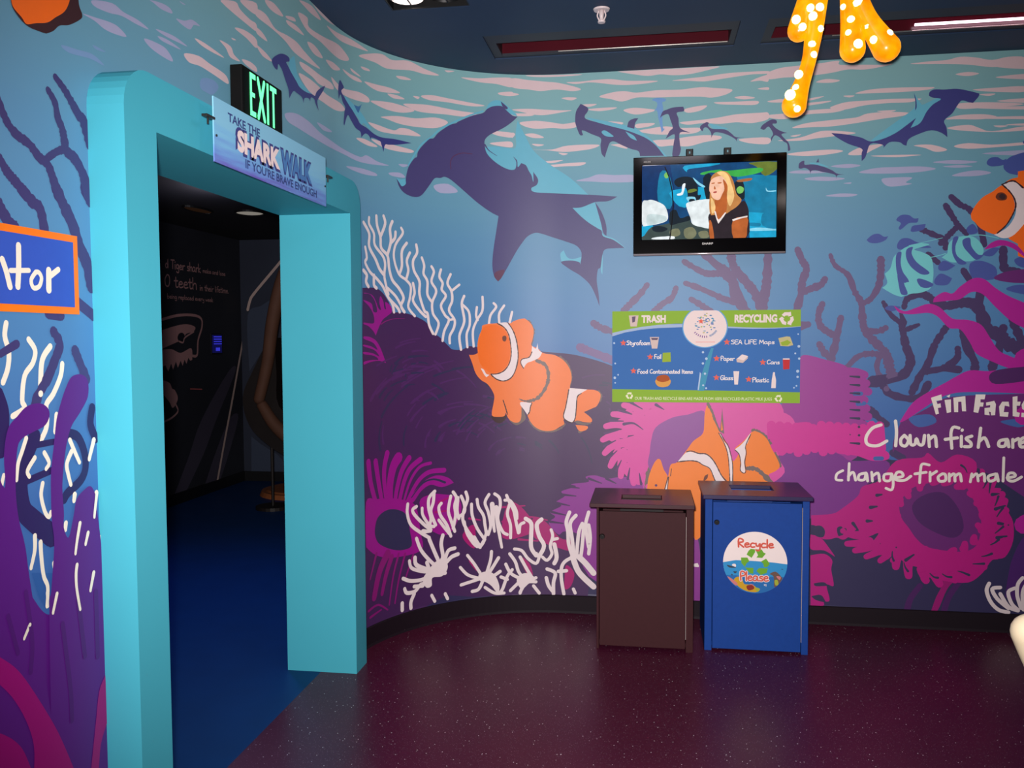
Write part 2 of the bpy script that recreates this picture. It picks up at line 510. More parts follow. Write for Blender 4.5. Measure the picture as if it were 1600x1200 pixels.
ceil_m = mat('ceiling_navy', '1e3552', rough=0.6, grain=0.12, scale=3)
tag(plate(XB, XR+TH, YF-TH, YB+TH, H, H+0.02, SLOTS+[BOXH]).build('ceiling', ceil_m), 'dark navy ceiling with recessed light slots', kind='structure')

# ------------------------------------------------------------------ teal doorway surround
TEAL = mat('portal_teal', '44a6b8', rough=0.55, spec=0.15, grain=0.03, scale=4)
def rounded_portal():
    r = 0.115; pts = [(Y0, 0)]
    for k in range(9):
        t = k/8*PI/2; pts.append((Y0+r-r*math.cos(t), Z2-r+r*math.sin(t)))
    for k in range(9):
        t = k/8*PI/2; pts.append((Y3-r+r*math.sin(t), Z2-r+r*math.cos(t)))
    pts += [(Y3, 0), (Y2, 0), (Y2, Z1), (Y1, Z1), (Y1, 0)]
    return pts
w = MB().prism(rounded_portal(), lambda y, z: (XL, y, z), lambda y, z: (XP, y, z))
door_1 = tag(w.build('door_1', TEAL), 'turquoise doorway surround with rounded top corners', kind='structure')
w = MB().box((XB, Y1-0.011, 0), (XL, Y1, Z1)).box((XB, Y2, 0), (XL, Y2+0.011, Z1)).box((XB, Y1-0.011, Z1), (XL, Y2+0.011, Z1+0.011))
w.build('jamb_lining', TEAL, door_1)

# ------------------------------------------------------------------ dark corridor beyond the doorway
cw = mat('corridor_wall_dark', '22242c', rough=0.6, grain=0.25, scale=2)
ce = mat('corridor_end_dark', '2a3040', rough=0.6, grain=0.25, scale=2)
wall_corridor = tag(MB().box((-4.75, 1.0, 0), (-4.55, 9.35, 2.72)).build('wall_corridor', cw), 'dark corridor wall with shark drawing and lettering', kind='structure')
wall_corridor_end = tag(MB().box((-4.55, 9.15, 0), (XB, 9.35, 2.72)).build('wall_corridor_end', ce), kind='structure')
tag(MB().box((-4.55, 0.8, 0), (XB, 1.0, 2.72)).build('wall_corridor_near', cw), kind='structure')
tag(MB().box((XB-0.02, S0+0.3, 0), (XB, 9.15, 2.72)).build('wall_corridor_right', cw), kind='structure')
tag(MB().box((-4.75, 0.8, 2.72), (XB, 9.35, 2.80)).build('ceiling_corridor', mat('corridor_ceiling', '0c0e14', rough=0.7)), 'black corridor ceiling', kind='structure')
tag(MB().box((-4.55, 1.0, 0), (-4.535, 9.15, 0.11)).build('baseboard_corridor', mat('corridor_skirting', '0a0a0e', rough=0.5)), kind='structure')
tag(MB().box((-4.535, 9.135, 0), (XB-0.02, 9.15, 0.11)).build('baseboard_corridor_end', mat('corridor_skirting', '0a0a0e', rough=0.5)), kind='structure')

# ------------------------------------------------------------------ the painted mural, in wall coordinates (along the wall, height; millimetres)
MURAL = [
    ('B', 'painted_water_glints', 'pale pink streaks of sunlit water painted along the wall top', '''P|1|glint2|1||2165,2516 2253,2541 2305,2536 2375,2539 2432,2531 2367,2524 2297,2522 2237,2509 2174,2503
P|1|glint2|1||2122,2465 2180,2475 2243,2485 2280,2485 2317,2471 2264,2460 2214,2457 2172,2464
P|1|glint2|1||2441,2621 2506,2636 2551,2638 2564,2626 2505,2617 2462,2620
P|1|glint2|1||2609,2682 2647,2684 2628,2679
P|1|glint2|1||2587,2619 2635,2629 2685,2650 2736,2647 2695,2637 2669,2613 2615,2612
P|1|glint2|1||2467,2545 2529,2555 2584,2559 2651,2553 2593,2547 2519,2542
P|1|glint2|1||2479,2528 2537,2535 2611,2530 2555,2524 2501,2521
P|1|glint2|1||2406,2496 2474,2505 2527,2503 2562,2477 2490,2474 2430,2481
P|1|glint|1||2698,2595 2766,2601 2899,2596 2830,2588 2744,2586
P|1|glint|1||2885,2789 2993,2824 3029,2810 3106,2802 3159,2804 3158,2776 3078,2775 2978,2777 2907,2781
P|1|glint|1||3031,2845 3163,2883 3161,2840 3081,2834
P|1|glint|1||2982,2727 3064,2747 3157,2746 3155,2712 3076,2722
P|1|glint|1||2867,2646 2948,2651 2972,2630 3020,2620 2947,2611 2912,2633
P|1|glint|1||2630,2524 2721,2545 2795,2542 2896,2539 2925,2525 2918,2510 2827,2513 2730,2514 2659,2505
P|1|glint|1||2956,2684 2993,2688 2968,2680
P|1|glint|1||3034,2632 3099,2644 3152,2639 3151,2621 3071,2621
P|1|glint3|1||2739,2477 2815,2494 2853,2480 2813,2444 2769,2438 2727,2444
P|1|glint3|1||2032,2354 2095,2363 2161,2371 2209,2356 2147,2356 2062,2344
P|1|glint3|1||2162,2397 2218,2396 2175,2389
P|1|glint|1||3162,2861 3246,2871 3332,2846 3441,2858 3539,2864 3625,2852 3715,2842 3809,2832 3677,2817 3520,2812 3424,2829 3302,2835 3161,2834
P|1|glint|1||3241,2924 3322,2942 3412,2925 3350,2909 3276,2907
P|1|glint|1||3159,2791 3214,2789 3255,2770 3185,2767 3158,2773
P|1|glint|1||3436,2934 3519,2957 3535,2946 3460,2929
P|1|glint|1||3444,2920 3543,2932 3628,2921 3558,2911 3459,2906
P|1|glint|1||3562,2992 3668,3010 3684,2975 3855,2991 4015,3015 4100,3004 4146,2976 4065,2952 3954,2951 3814,2956 3665,2951
P|1|glint|1||3582,3053 3725,3080 3828,3057 3724,3044 3634,3046
P|1|glint|1||3717,3104 3821,3115 3899,3101 4062,3110 3960,3086 3820,3079
P|1|glint|1||3663,2905 3736,2916 3812,2905 3840,2889 3753,2876 3689,2886
P|1|glint|1||3897,3056 4017,3068 4178,3083 4313,3068 4206,3056 4051,3042
P|1|glint|1||3880,2894 3973,2912 4055,2903 3971,2878
P|1|glint|1||3570,2790 3658,2801 3807,2803 3948,2808 3967,2784 3805,2760 3711,2768 3604,2770
P|1|glint|1||3559,2737 3674,2750 3786,2747 3883,2738 4041,2743 4099,2720 4003,2695 3841,2690 3671,2694
P|1|glint|1||3949,2838 4078,2822 4228,2842 4308,2834 4308,2809 4199,2795 4077,2791 3988,2804
P|1|glint|1||4081,2914 4159,2910 4230,2910 4257,2897 4187,2890 4112,2900
P|1|glint|1||4160,2941 4231,2929 4244,2921 4174,2926
P|1|glint|1||4233,3021 4338,3063 4423,3081 4492,3069 4601,3090 4705,3069 4800,3050 4715,3040 4611,3042 4457,3016 4362,3025
P|1|glint|1||4252,2975 4311,2979 4324,2970 4272,2964
P|1|glint|1||4519,2993 4579,3001 4621,2993 4546,2982
P|1|glint|1||4277,2906 4384,2916 4478,2921 4545,2910 4466,2894 4372,2885
P|1|glint|1||4455,2887 4523,2893 4577,2883 4500,2872
P|1|glint|1||4631,2910 4673,2913 4662,2899
P|1|glint|1||4683,2919 4754,2935 4853,2932 4978,2924 5072,2914 4997,2904 4853,2910 4734,2906
P|1|glint|1||4327,2822 4431,2841 4522,2847 4640,2835 4565,2809 4465,2803 4382,2810
P|1|glint|1||4566,2856 4651,2871 4754,2879 4901,2872 5025,2866 4959,2843 4833,2842 4682,2833 4609,2842
P|1|glint|1||4405,2757 4521,2784 4650,2794 4773,2817 4852,2801 4783,2762 4660,2749 4542,2746 4452,2754
P|1|glint|1||4305,2708 4380,2711 4497,2705 4542,2725 4607,2728 4680,2704 4585,2694 4474,2684 4380,2683
P|1|glint|1||4202,2606 4277,2618 4378,2600 4303,2590
P|1|glint|1||4329,2628 4427,2630 4616,2622 4616,2605 4518,2599 4414,2603
P|1|glint|1||4932,3056 5045,3063 5138,3074 5230,3074 5230,3025 5138,3039 5045,3041
P|1|glint|1||5152,2991 5230,2999 5230,2976 5166,2978
P|1|glint|1||4835,3082 4894,3086 4855,3074
P|1|glint|1||3156,2725 3239,2721 3296,2705 3210,2700
P|1|glint|1||5104,2774 5229,2770 5229,2743 5137,2753
P|1|glint|1||5099,2706 5192,2720 5229,2716 5229,2689 5164,2692
P|1|glint2|1||3410,2530 3526,2560 3666,2560 3796,2542 3936,2537 4101,2527 4235,2521 4289,2539 4377,2522 4460,2515 4352,2502 4220,2495 4067,2504 3873,2501 3681,2501 3540,2503 3441,2505
P|1|glint2|1||3759,2580 3857,2585 3948,2581 3836,2562
P|1|glint2|1||4528,2533 4594,2538 4561,2521
P|1|glint2|1||4099,2449 4233,2465 4351,2461 4363,2446 4246,2439
P|1|glint2|1||4759,2445 4849,2462 4907,2422 4799,2409
P|1|glint2|1||4459,2477 4538,2488 4571,2467 4482,2464
P|1|glint|1||5230,3074 5322,3067 5413,3058 5504,3046 5621,3009 5576,2998 5485,3011 5394,3005 5322,3014 5230,3025
P|1|glint|1||5230,2994 5271,2986 5230,2976
P|1|glint|1||5322,3094 5612,3090 5576,3083 5367,3084
P|1|glint|1||5540,3049 5622,3049 5703,3054 5792,3054 5882,3040 6041,3032 6023,3024 5917,3017 5819,3021 5739,3034 5667,3042 5594,3037
P|1|glint|1||5828,3096 5952,3098 6128,3093 6380,3093 6320,3075 6216,3058 6128,3058 6067,3066 5997,3061 5917,3074
P|1|glint|1||6129,3028 6216,3036 6303,3041 6414,3052 6517,3055 6645,3053 6645,3040 6560,3040 6475,3032 6389,3023 6303,3015 6216,3023
P|1|glint|1||6552,3002 6594,3021 6645,3032 6645,2997 6603,3004
P|1|glint|1||5725,2960 5792,2979 5864,2984 5935,2972 6041,2980 6173,2977 6286,2985 6355,2977 6454,2964 6424,2939 6347,2925 6286,2933 6173,2938 6041,2940 5935,2945 5855,2927 5792,2943
P|1|glint|1||5512,2961 5549,2965 5599,2959 5567,2947
P|1|glint|1||5630,2920 5712,2920 5667,2906
P|1|glint|1||5658,2892 5739,2897 5824,2896 5793,2885 5721,2880
P|1|glint|1||5230,2900 5321,2906 5412,2901 5503,2894 5571,2891 5503,2881 5412,2870 5339,2875 5284,2888
P|1|glint|1||5860,2878 5917,2889 5997,2880 6041,2870 5980,2855 5918,2853
P|1|glint|1||6195,2867 6260,2881 6321,2883 6286,2858 6217,2848
P|1|glint|1||5229,2878 5348,2879 5339,2866 5248,2865
P|1|glint|1||5275,2829 5366,2839 5458,2828 5521,2817 5594,2823 5594,2796 5530,2790 5457,2797 5366,2794 5302,2807
P|1|glint|1||5766,2820 5855,2812 5846,2799 5784,2803
P|1|glint|1||5935,2799 6033,2800 6006,2783 5936,2777
P|1|glint|1||6174,2798 6287,2806 6382,2815 6476,2828 6604,2831 6647,2829 6647,2794 6562,2777 6477,2785 6391,2780 6304,2788 6217,2783
P|1|glint|1||6360,2899 6476,2897 6591,2895 6578,2875 6476,2880 6390,2887
P|1|glint|1||6467,2920 6518,2926 6578,2913 6518,2907
P|1|glint|1||6590,2961 6645,2967 6646,2952
P|1|glint|1||5302,2762 5357,2767 5412,2744 5348,2743
P|1|glint|1||5229,2770 5247,2762 5229,2741
P|1|glint|1||5343,2709 5412,2704 5375,2695
P|1|glint|1||5343,2677 5457,2676 5548,2695 5721,2693 5685,2672 5594,2662 5521,2660 5430,2672
P|1|glint|1||5494,2657 5548,2650 5521,2642
P|1|glint|1||5411,2609 5521,2615 5457,2599
P|1|glint|1||5420,2586 5548,2596 5648,2597 5621,2580 5530,2579 5448,2577
P|1|glint|1||5944,2759 6024,2773 6095,2779 6182,2767 6287,2762 6261,2737 6174,2732 6042,2737
P|1|glint|1||6024,2703 6130,2707 6218,2717 6305,2722 6391,2714 6391,2697 6305,2683 6218,2664 6130,2672 6060,2670
P|1|glint|1||6495,2692 6648,2695 6649,2660 6546,2669
P|1|glint|1||5793,2690 5864,2691 5882,2664 5811,2683
P|1|glint2|1||5594,2495 5667,2511 5721,2527 5811,2520 5918,2516 5918,2480 5775,2480 5685,2488
P|1|glint|1||6645,3044 6712,3067 6812,3074 6921,3081 7012,3089 7020,3067 7143,3061 7225,3056 7290,3057 7225,3044 7144,3035 7062,3040 6979,3027 6897,3019 6813,3014 6729,3014 6645,3010
P|1|glint|1||7379,3052 7467,3060 7562,3063 7626,3076 7705,3068 7783,3051 7861,3063 7939,3057 7940,3022 7862,3018 7784,3014 7666,3033 7547,3043
P|1|glint|1||7604,2986 7667,2995 7722,2984 7667,2974
P|1|glint|1||6897,2980 6947,2995 7021,2985 6980,2974
P|1|glint|1||7101,2910 7178,2928 7308,2931 7429,2928 7501,2924 7470,2913 7349,2907 7227,2908
P|1|glint|1||7039,2901 7097,2900 7072,2891
P|1|glint|1||6970,2840 7048,2866 7146,2870 7269,2873 7406,2870 7438,2865 7374,2851 7269,2852 7147,2845 7048,2828
P|1|glint|1||7692,2902 7787,2906 7943,2907 7943,2878 7826,2883 7748,2891
P|1|glint|1||7725,2876 7803,2876 7772,2865
P|1|glint|1||6848,2893 6940,2905 6898,2890 6848,2884
P|1|glint|1||6646,2892 6722,2899 6722,2882 6663,2884
P|1|glint|1||6848,2871 6977,2878 6940,2867 6849,2858
P|1|glint|1||6647,2816 6731,2821 6857,2832 6982,2835 7048,2828 6982,2814 6858,2811 6732,2791 6647,2803
P|1|glint|1||6775,2741 6850,2764 6983,2775 7107,2783 7164,2801 7270,2805 7375,2796 7343,2781 7230,2769 7107,2753 6983,2741 6883,2741
P|1|glint|1||7213,2812 7310,2813 7270,2803
P|1|glint|1||7615,2831 7710,2835 7828,2829 7945,2816 7867,2807 7750,2804 7631,2805
P|1|glint|1||7561,2754 7632,2772 7751,2771 7814,2755 7735,2746 7632,2751
P|1|glint|1||7570,2708 7673,2720 7728,2701 7792,2681 7948,2700 7948,2679 7792,2677 7634,2692
P|1|glint|1||7799,2710 7870,2707 7831,2699
P|1|glint|1||6699,2676 6817,2688 6925,2718 7025,2714 7108,2700 7009,2689 6901,2680 6817,2671
P|1|glint|1||6767,2699 6825,2705 6792,2693
P|1|glint|1||7403,2622 7491,2623 7572,2594 7516,2584 7459,2607
P|1|glint|1||7604,2610 7675,2624 7793,2611 7950,2617 7950,2604 7809,2597 7675,2594
P|1|glint|1||6759,2604 6860,2613 6985,2617 7043,2606 6969,2592 6860,2587 6768,2595
P|1|glint|1||7068,2588 7134,2624 7248,2636 7192,2605 7143,2583
P|1|glint|1||7184,2575 7314,2576 7444,2571 7315,2564
P|1|glint2|1||7501,2529 7597,2538 7724,2525 7637,2516
P|1|glint2|1||7550,2506 7637,2510 7701,2501 7622,2497
P|1|glint2|1||7128,2492 7218,2510 7316,2511 7437,2510 7518,2495 7438,2481 7316,2477 7169,2482
P|1|glint2|1||6978,2527 7069,2537 7135,2526 7069,2515
P|1|glint2|1||6760,2500 6819,2511 6970,2497 6862,2492
P|1|glint2|1||6845,2467 6929,2473 7054,2460 6987,2449 6879,2455
P|1|glint2|1||7599,2454 7654,2473 7733,2479 7793,2464 7718,2450
P|1|glint2|1||7243,2449 7300,2456 7398,2453 7366,2428 7398,2419 7317,2408 7268,2414
P|1|glint2|1||7046,2434 7087,2437 7079,2429
P|1|glint2|1||6955,2368 7030,2379 7121,2372 7072,2360
P|1|glint|1||8827,2798 8891,2818 8966,2820 9038,2814 8976,2785 8901,2782
P|1|glint|1||7674,2753 7865,2755 8086,2748 8302,2748 8117,2730 7897,2740
P|1|glint|1||9039,2623 9088,2633 9145,2634 9202,2632 9154,2611 9097,2611
P|1|glint|1||9164,2738 9311,2741 9479,2739 9648,2737 9505,2719 9334,2724
P|1|glint|1||8265,2995 8389,3007 8532,3009 8671,3002 8551,2970 8411,2974
P|1|glint2|1||9032,2505 9129,2520 9246,2522 9359,2518 9262,2490 9147,2491
P|1|glint|1||7937,2880 8088,2893 8265,2890 8437,2885 8290,2857 8113,2862
P|1|glint|1||8703,3006 8788,3011 8884,3012 8982,3007 8899,2993 8803,2995
P|1|glint2|1||8448,2510 8523,2530 8612,2533 8698,2527 8625,2497 8536,2494
P|1|glint|1||9576,3021 9669,3031 9778,3031 9886,3024 9795,3002 9686,3005
P|1|glint|1||7707,2805 7898,2806 8121,2799 8337,2799 8152,2781 7933,2788
P|1|glint|1||8980,2979 9106,2994 9254,2992 9400,2984 9275,2953 9130,2958
P|1|glint|1||8300,3058 8357,3071 8426,3073 8491,3070 8435,3047 8366,3048
P|1|glint|1||7800,3016 7924,3029 8069,3031 8213,3024 8092,2991 7947,2995
P|1|glint|1||8616,2796 8754,2799 8918,2794 9076,2793 8941,2774 8778,2781
P|1|glint|1||8938,2943 9070,2958 9224,2956 9376,2951 9248,2917 9094,2922
P|1|glint|1||7857,2712 8000,2716 8163,2715 8328,2711 8188,2694 8022,2698
P|1|glint2|1||8218,2397 8418,2400 8649,2396 8876,2398 8682,2378 8452,2382
P|1|glint2|1||9301,2361 9376,2378 9463,2381 9553,2375 9479,2349 9389,2349
P|1|glint|1||7810,2837 7966,2846 8141,2844 8318,2839 8170,2813 7991,2818
P|1|glint|1||9383,2997 9474,3011 9579,3014 9684,3005 9594,2976 9489,2979
P|1|glint|1||9006,2739 9106,2757 9226,2760 9342,2752 9244,2718 9125,2721
P|1|glint|1||8876,3061 9038,3064 9223,3056 9405,3052 9252,3033 9064,3040
P|1|glint|1||8685,2921 8797,2928 8925,2924 9051,2921 8943,2901 8815,2905
P|1|glint|1||8067,2650 8128,2667 8198,2674 8271,2668 8211,2638 8138,2637
P|1|glint2|1||7744,2566 7920,2576 8124,2575 8323,2574 8152,2544 7948,2549
P|1|glint|1||9167,2886 9314,2895 9487,2889 9656,2886 9513,2862 9340,2871
P|1|glint2|1||8294,2417 8402,2427 8526,2429 8648,2425 8545,2402 8421,2403
P|1|glint|1||9480,2789 9616,2795 9772,2790 9926,2789 9795,2771 9638,2778
P|1|glint|1||9591,2862 9637,2881 9694,2887 9749,2878 9704,2850 9646,2846
P|1|glint2|1||8016,2440 8219,2450 8450,2448 8677,2450 8484,2417 8254,2422
P|1|glint|1||7862,3029 7942,3042 8035,3040 8127,3035 8048,3016 7955,3018
P|1|glint2|1||9086,2365 9180,2375 9292,2374 9399,2374 9307,2355 9195,2358
P|1|glint|1||9030,2963 9087,2976 9149,2979 9215,2972 9162,2950 9096,2950
P|1|glint|1||9205,3017 9311,3029 9434,3029 9559,3022 9455,2996 9329,2997
P|1|glint|1||9242,2788 9410,2789 9605,2786 9800,2783 9633,2766 9439,2772
P|1|glint2|1||9159,2500 9329,2509 9525,2508 9716,2507 9554,2479 9358,2483
P|1|glint|1||7967,3043 8093,3046 8243,3041 8391,3040 8265,3021 8115,3029
P|1|glint|1||8994,3013 9151,3013 9332,3006 9510,3006 9358,2986 9177,2993
P|1|glint|1||7801,2960 7919,2970 8058,2970 8196,2962 8081,2939 7942,2943
P|1|glint|1||8584,2945 8702,2962 8836,2964 8970,2957 8855,2925 8721,2925
P|1|glint2|1||9013,2387 9059,2408 9116,2415 9171,2407 9123,2373 9069,2372
P|1|glint|1||9575,2653 9690,2664 9821,2664 9954,2658 9841,2636 9710,2638
P|1|glint|1||9571,3015 9702,3023 9851,3020 10002,3018 9874,2991 9725,2997
P|1|glint2|1||8353,2576 8509,2580 8688,2576 8864,2579 8715,2559 8534,2566
P|1|glint|1||9213,2733 9325,2743 9457,2743 9585,2740 9475,2714 9346,2717'''),
    ('B', 'painted_shark', 'dark hammerhead shark with turquoise back painted beside the exit sign', '''P|2|teal|1||3461,2756 3511,2795 3527,2767 3553,2722 3654,2696 3708,2690 3635,2677 3548,2680 3475,2718
P|3|navy|1||3289,2706 3312,2729 3374,2761 3429,2773 3461,2770 3461,2756c 3428,2744 3443,2735 3475,2718 3532,2695 3565,2681 3635,2680 3708,2690 3736,2691 3756,2714 3805,2745 3865,2773c 3834,2739 3783,2696 3763,2670 3781,2635c 3744,2657 3726,2674 3689,2671 3679,2651c 3661,2660 3616,2648 3606,2624c 3589,2644 3530,2648 3496,2645 3454,2604c 3447,2638 3417,2668 3387,2698 3372,2706 3349,2712 3340,2687 3310,2688'''),
    ('B', 'painted_shark', 'dark slim hammerhead shark with turquoise belly painted left of the largest shark', '''P|2|teal|1||4101,2789 4184,2768 4253,2741 4292,2709 4330,2677 4305,2680 4266,2696 4238,2674 4232,2704 4169,2737 4116,2763
P|2|navy2|1||4184,2768c 4227,2770 4254,2789c 4233,2752 4219,2737
P|3|navy|1||4045,2850 4078,2837 4086,2824 4060,2802 4093,2780 4139,2753 4169,2737 4211,2707 4238,2686 4292,2677 4355,2657 4415,2652 4508,2660 4617,2657c 4518,2633 4462,2623 4432,2618 4420,2579c 4403,2617 4391,2631 4329,2636 4323,2614c 4310,2640 4278,2646 4244,2619c 4237,2646 4196,2656 4152,2686 4122,2702 4088,2644c 4080,2654 4090,2710 4099,2735 4075,2752 4051,2784 4032,2756c 4025,2800'''),
    ('B', 'painted_shark', 'largest hammerhead shark, dark violet with turquoise dorsal fin, painted left of the television', '''P|2|teal|1||5261,2840c 5309,2746 5351,2672 5436,2598 5564,2510 5665,2414c 5350,2419 5308,2525 5233,2545 5136,2584 5076,2649 5076,2681 5136,2689 5190,2686 5249,2687 5250,2766
P|2|teal|1||5072,2875c 5094,2924 5129,2947 5170,2943 5224,2901 5258,2866 5202,2880 5159,2909 5116,2907
P|2|teal|1||5574,2343c 5627,2345 5702,2371c 5728,2316 5742,2252 5742,2205c 5718,2223 5649,2270
P|2|teal|1||5510,2040c 5504,2083 5523,2104c 5542,2066 5574,2053 5625,2065c 5619,2014 5611,2035 5563,2045
P|2|teal|1||4524,2437 4512,2457c 4543,2454 4579,2462c 4579,2434 4549,2415
P|2|teal|1||5733,2216c 5755,2183 5813,2161 5876,2107c 5807,2145 5749,2168
P|2|teal|1||5739,2068 5746,2062 5744,1962c 5736,1989
S|2|teal|1|9,9|4596,2536 4634,2593 4683,2659 4749,2709 4802,2756 4894,2809 4973,2848 5061,2882
P|3|violet|1||5261,2861c 5234,2834 5180,2795 5104,2755 5071,2722 5071,2685 5082,2649 5114,2615 5157,2585 5201,2565 5233,2561 5249,2572 5252,2608 5233,2638c 5257,2614 5261,2577 5281,2600c 5308,2588 5324,2557 5340,2530 5350,2493 5350,2551c 5377,2509 5369,2477 5339,2459 5355,2437 5457,2429 5670,2414 5828,2399c 5776,2375 5702,2372 5627,2345 5574,2343c 5617,2298 5670,2254 5718,2223 5739,2210 5749,2178 5807,2156 5870,2110c 5807,2109 5760,2104 5744,2073 5734,2005 5718,1989 5712,1925 5723,1851 5728,1782c 5702,1851 5670,1910 5617,1959 5563,1992 5515,2026c 5510,2040 5563,2045 5611,2035 5617,2020c 5625,2065 5622,2097 5595,2129 5542,2151 5456,2180 5403,2198 5360,2205 5317,2186 5285,2149 5252,2101 5209,2026 5165,1951 5143,1927c 5121,1956 5110,2014 5116,2099 5133,2205 5148,2298c 5101,2320 5025,2369 4936,2437 4869,2484 4829,2499 4800,2490 4765,2485 4729,2441 4680,2385 4631,2370 4568,2383 4530,2413 4511,2455c 4530,2436 4549,2418 4575,2434 4576,2463 4595,2526 4633,2576 4652,2588 4658,2614 4683,2647 4732,2694 4761,2703 4791,2737 4860,2786 4900,2801 4917,2813 4995,2851 5061,2872 5083,2894 5116,2912 5159,2918 5181,2910 5202,2890 5234,2865
P|3|violet|1||5165,2943c 5204,2911 5197,2900 5175,2915
P|3|violet|1||5702,2372c 5739,2315 5765,2241 5767,2180c 5749,2199 5733,2263
S|4|violet|1|8,2|5071,2696 5093,2666 5141,2637
S|4|wine|1|4,4|4866,2546 4864,2587 4887,2620 4938,2640 4994,2639
P|4|wine|1||5121,1956 5132,1982 5181,1994 5165,1951 5143,1927c'''),
    ('B', 'painted_shark', 'dark hammerhead shark painted directly above the television left corner', '''P|2|teal|1||5653,2845 5739,2828 5846,2801 5918,2780 5953,2759 6024,2703 6100,2616 6078,2625 6007,2690 5936,2733 5864,2767 5775,2793
P|3|violet|1||5621,2925c 5662,2900 5659,2878 5644,2857 5653,2838 5712,2818 5793,2792 5864,2771 5927,2747 5989,2717 6042,2675 6087,2617c 5954,2620c 5945,2648 5900,2663 5847,2688 5811,2707 5788,2703 5775,2677 5757,2620c 5739,2643 5733,2688 5734,2728 5685,2752 5630,2777 5635,2750c 5617,2751 5599,2792 5590,2828 5594,2881 5612,2912
P|3|violet|1||5882,2784c 5891,2815 5918,2829 5944,2830c 5927,2804 5922,2773c
P|4|teal|1||5739,2763 5757,2771 5793,2748 5806,2734 5775,2735 5752,2745
P|4|teal|1||5873,2760c 5918,2735 5937,2706c 5900,2724'''),
    ('B', 'painted_shark', 'dark hammerhead shark painted head on behind the television bracket', '''P|4|violet|1||6064,2825c 6077,2859 6103,2871 6138,2881 6191,2882c 6195,2858 6156,2851 6165,2820 6174,2767 6231,2738c 6174,2741 6174,2679 6179,2648 6166,2612 6133,2613 6139,2680 6143,2733 6095,2710c 6117,2752 6134,2769 6121,2813 6108,2845 6077,2837'''),
    ('B', 'painted_shark', 'pale blue distant hammerhead shark painted above the television', '''P|3|paleshark|1||6019,2928 6050,2938 6094,2930 6090,2916 6076,2912 6081,2877 6077,2824 6081,2771 6090,2766 6073,2745c 6068,2772 6055,2825 6046,2869 6028,2861 6046,2887 6046,2913'''),
    ('B', 'painted_shark', 'small hammerhead shark painted above the middle of the television', '''P|2|teal|1||6335,2782 6374,2772 6434,2752 6391,2747 6356,2754
P|3|violet|1||6283,2758c 6287,2775 6317,2792 6332,2787c 6326,2774 6348,2755 6417,2748 6452,2725 6477,2704 6525,2702c 6486,2697 6482,2677c 6473,2693 6434,2717 6391,2732 6361,2733 6344,2706c 6342,2734 6322,2761 6304,2761 6296,2744'''),
    ('B', 'painted_shark', 'small curved hammerhead shark painted above the television right corner', '''P|3|violet|1||6607,2745c 6620,2765 6664,2791 6691,2786 6692,2769 6671,2767 6688,2745 6716,2727 6750,2715c 6719,2709 6740,2681 6757,2663 6767,2624 6754,2618c 6750,2656 6730,2671 6706,2696 6682,2704 6665,2673c 6665,2694 6675,2711 6665,2736 6648,2754 6627,2737'''),
    ('B', 'painted_shark', 'tiny hammerhead shark painted right of the television', '''P|2|teal|1||6869,2550 6919,2546 6970,2523 6936,2528 6886,2539
P|3|violet|1||6811,2524c 6815,2550 6840,2562 6844,2540 6886,2541 6936,2528 6987,2505 7012,2487 7049,2481c 7016,2478 7008,2457c 7004,2479 6962,2493 6937,2498 6903,2508 6878,2505 6874,2487c 6868,2509 6844,2523 6823,2519
P|3|violet|1||6903,2551c 6915,2572c 6918,2551c'''),
    ('B', 'painted_shark', 'dark hammerhead shark rising to the right, painted right of the orange lamp', '''P|2|teal|1||7183,2652 7247,2704 7335,2768 7399,2816 7407,2849 7398,2900c 7414,2874 7431,2848 7443,2835 7471,2846 7519,2867 7574,2871 7535,2839 7504,2807 7472,2771 7433,2726 7385,2711 7369,2725 7312,2689 7248,2662
P|3|navy|1||7474,2880c 7478,2900 7502,2912 7550,2909 7613,2910 7677,2895 7724,2880c 7721,2864 7694,2832c 7674,2837 7638,2847 7615,2819 7592,2782 7553,2746 7566,2708 7571,2659c 7538,2684 7490,2698 7434,2684 7378,2657 7366,2622c 7350,2628 7330,2642 7281,2644 7249,2615c 7244,2632 7183,2639 7159,2572 7139,2549c 7138,2590 7138,2615 7068,2644 7009,2680 6980,2705c 7050,2696 7133,2675 7183,2652 7248,2664 7312,2693 7368,2733 7412,2767c 7385,2715c 7433,2739 7464,2796 7495,2833 7535,2860 7495,2869
P|3|navy|1||7398,2900c 7410,2866 7414,2824 7406,2806c 7407,2849'''),
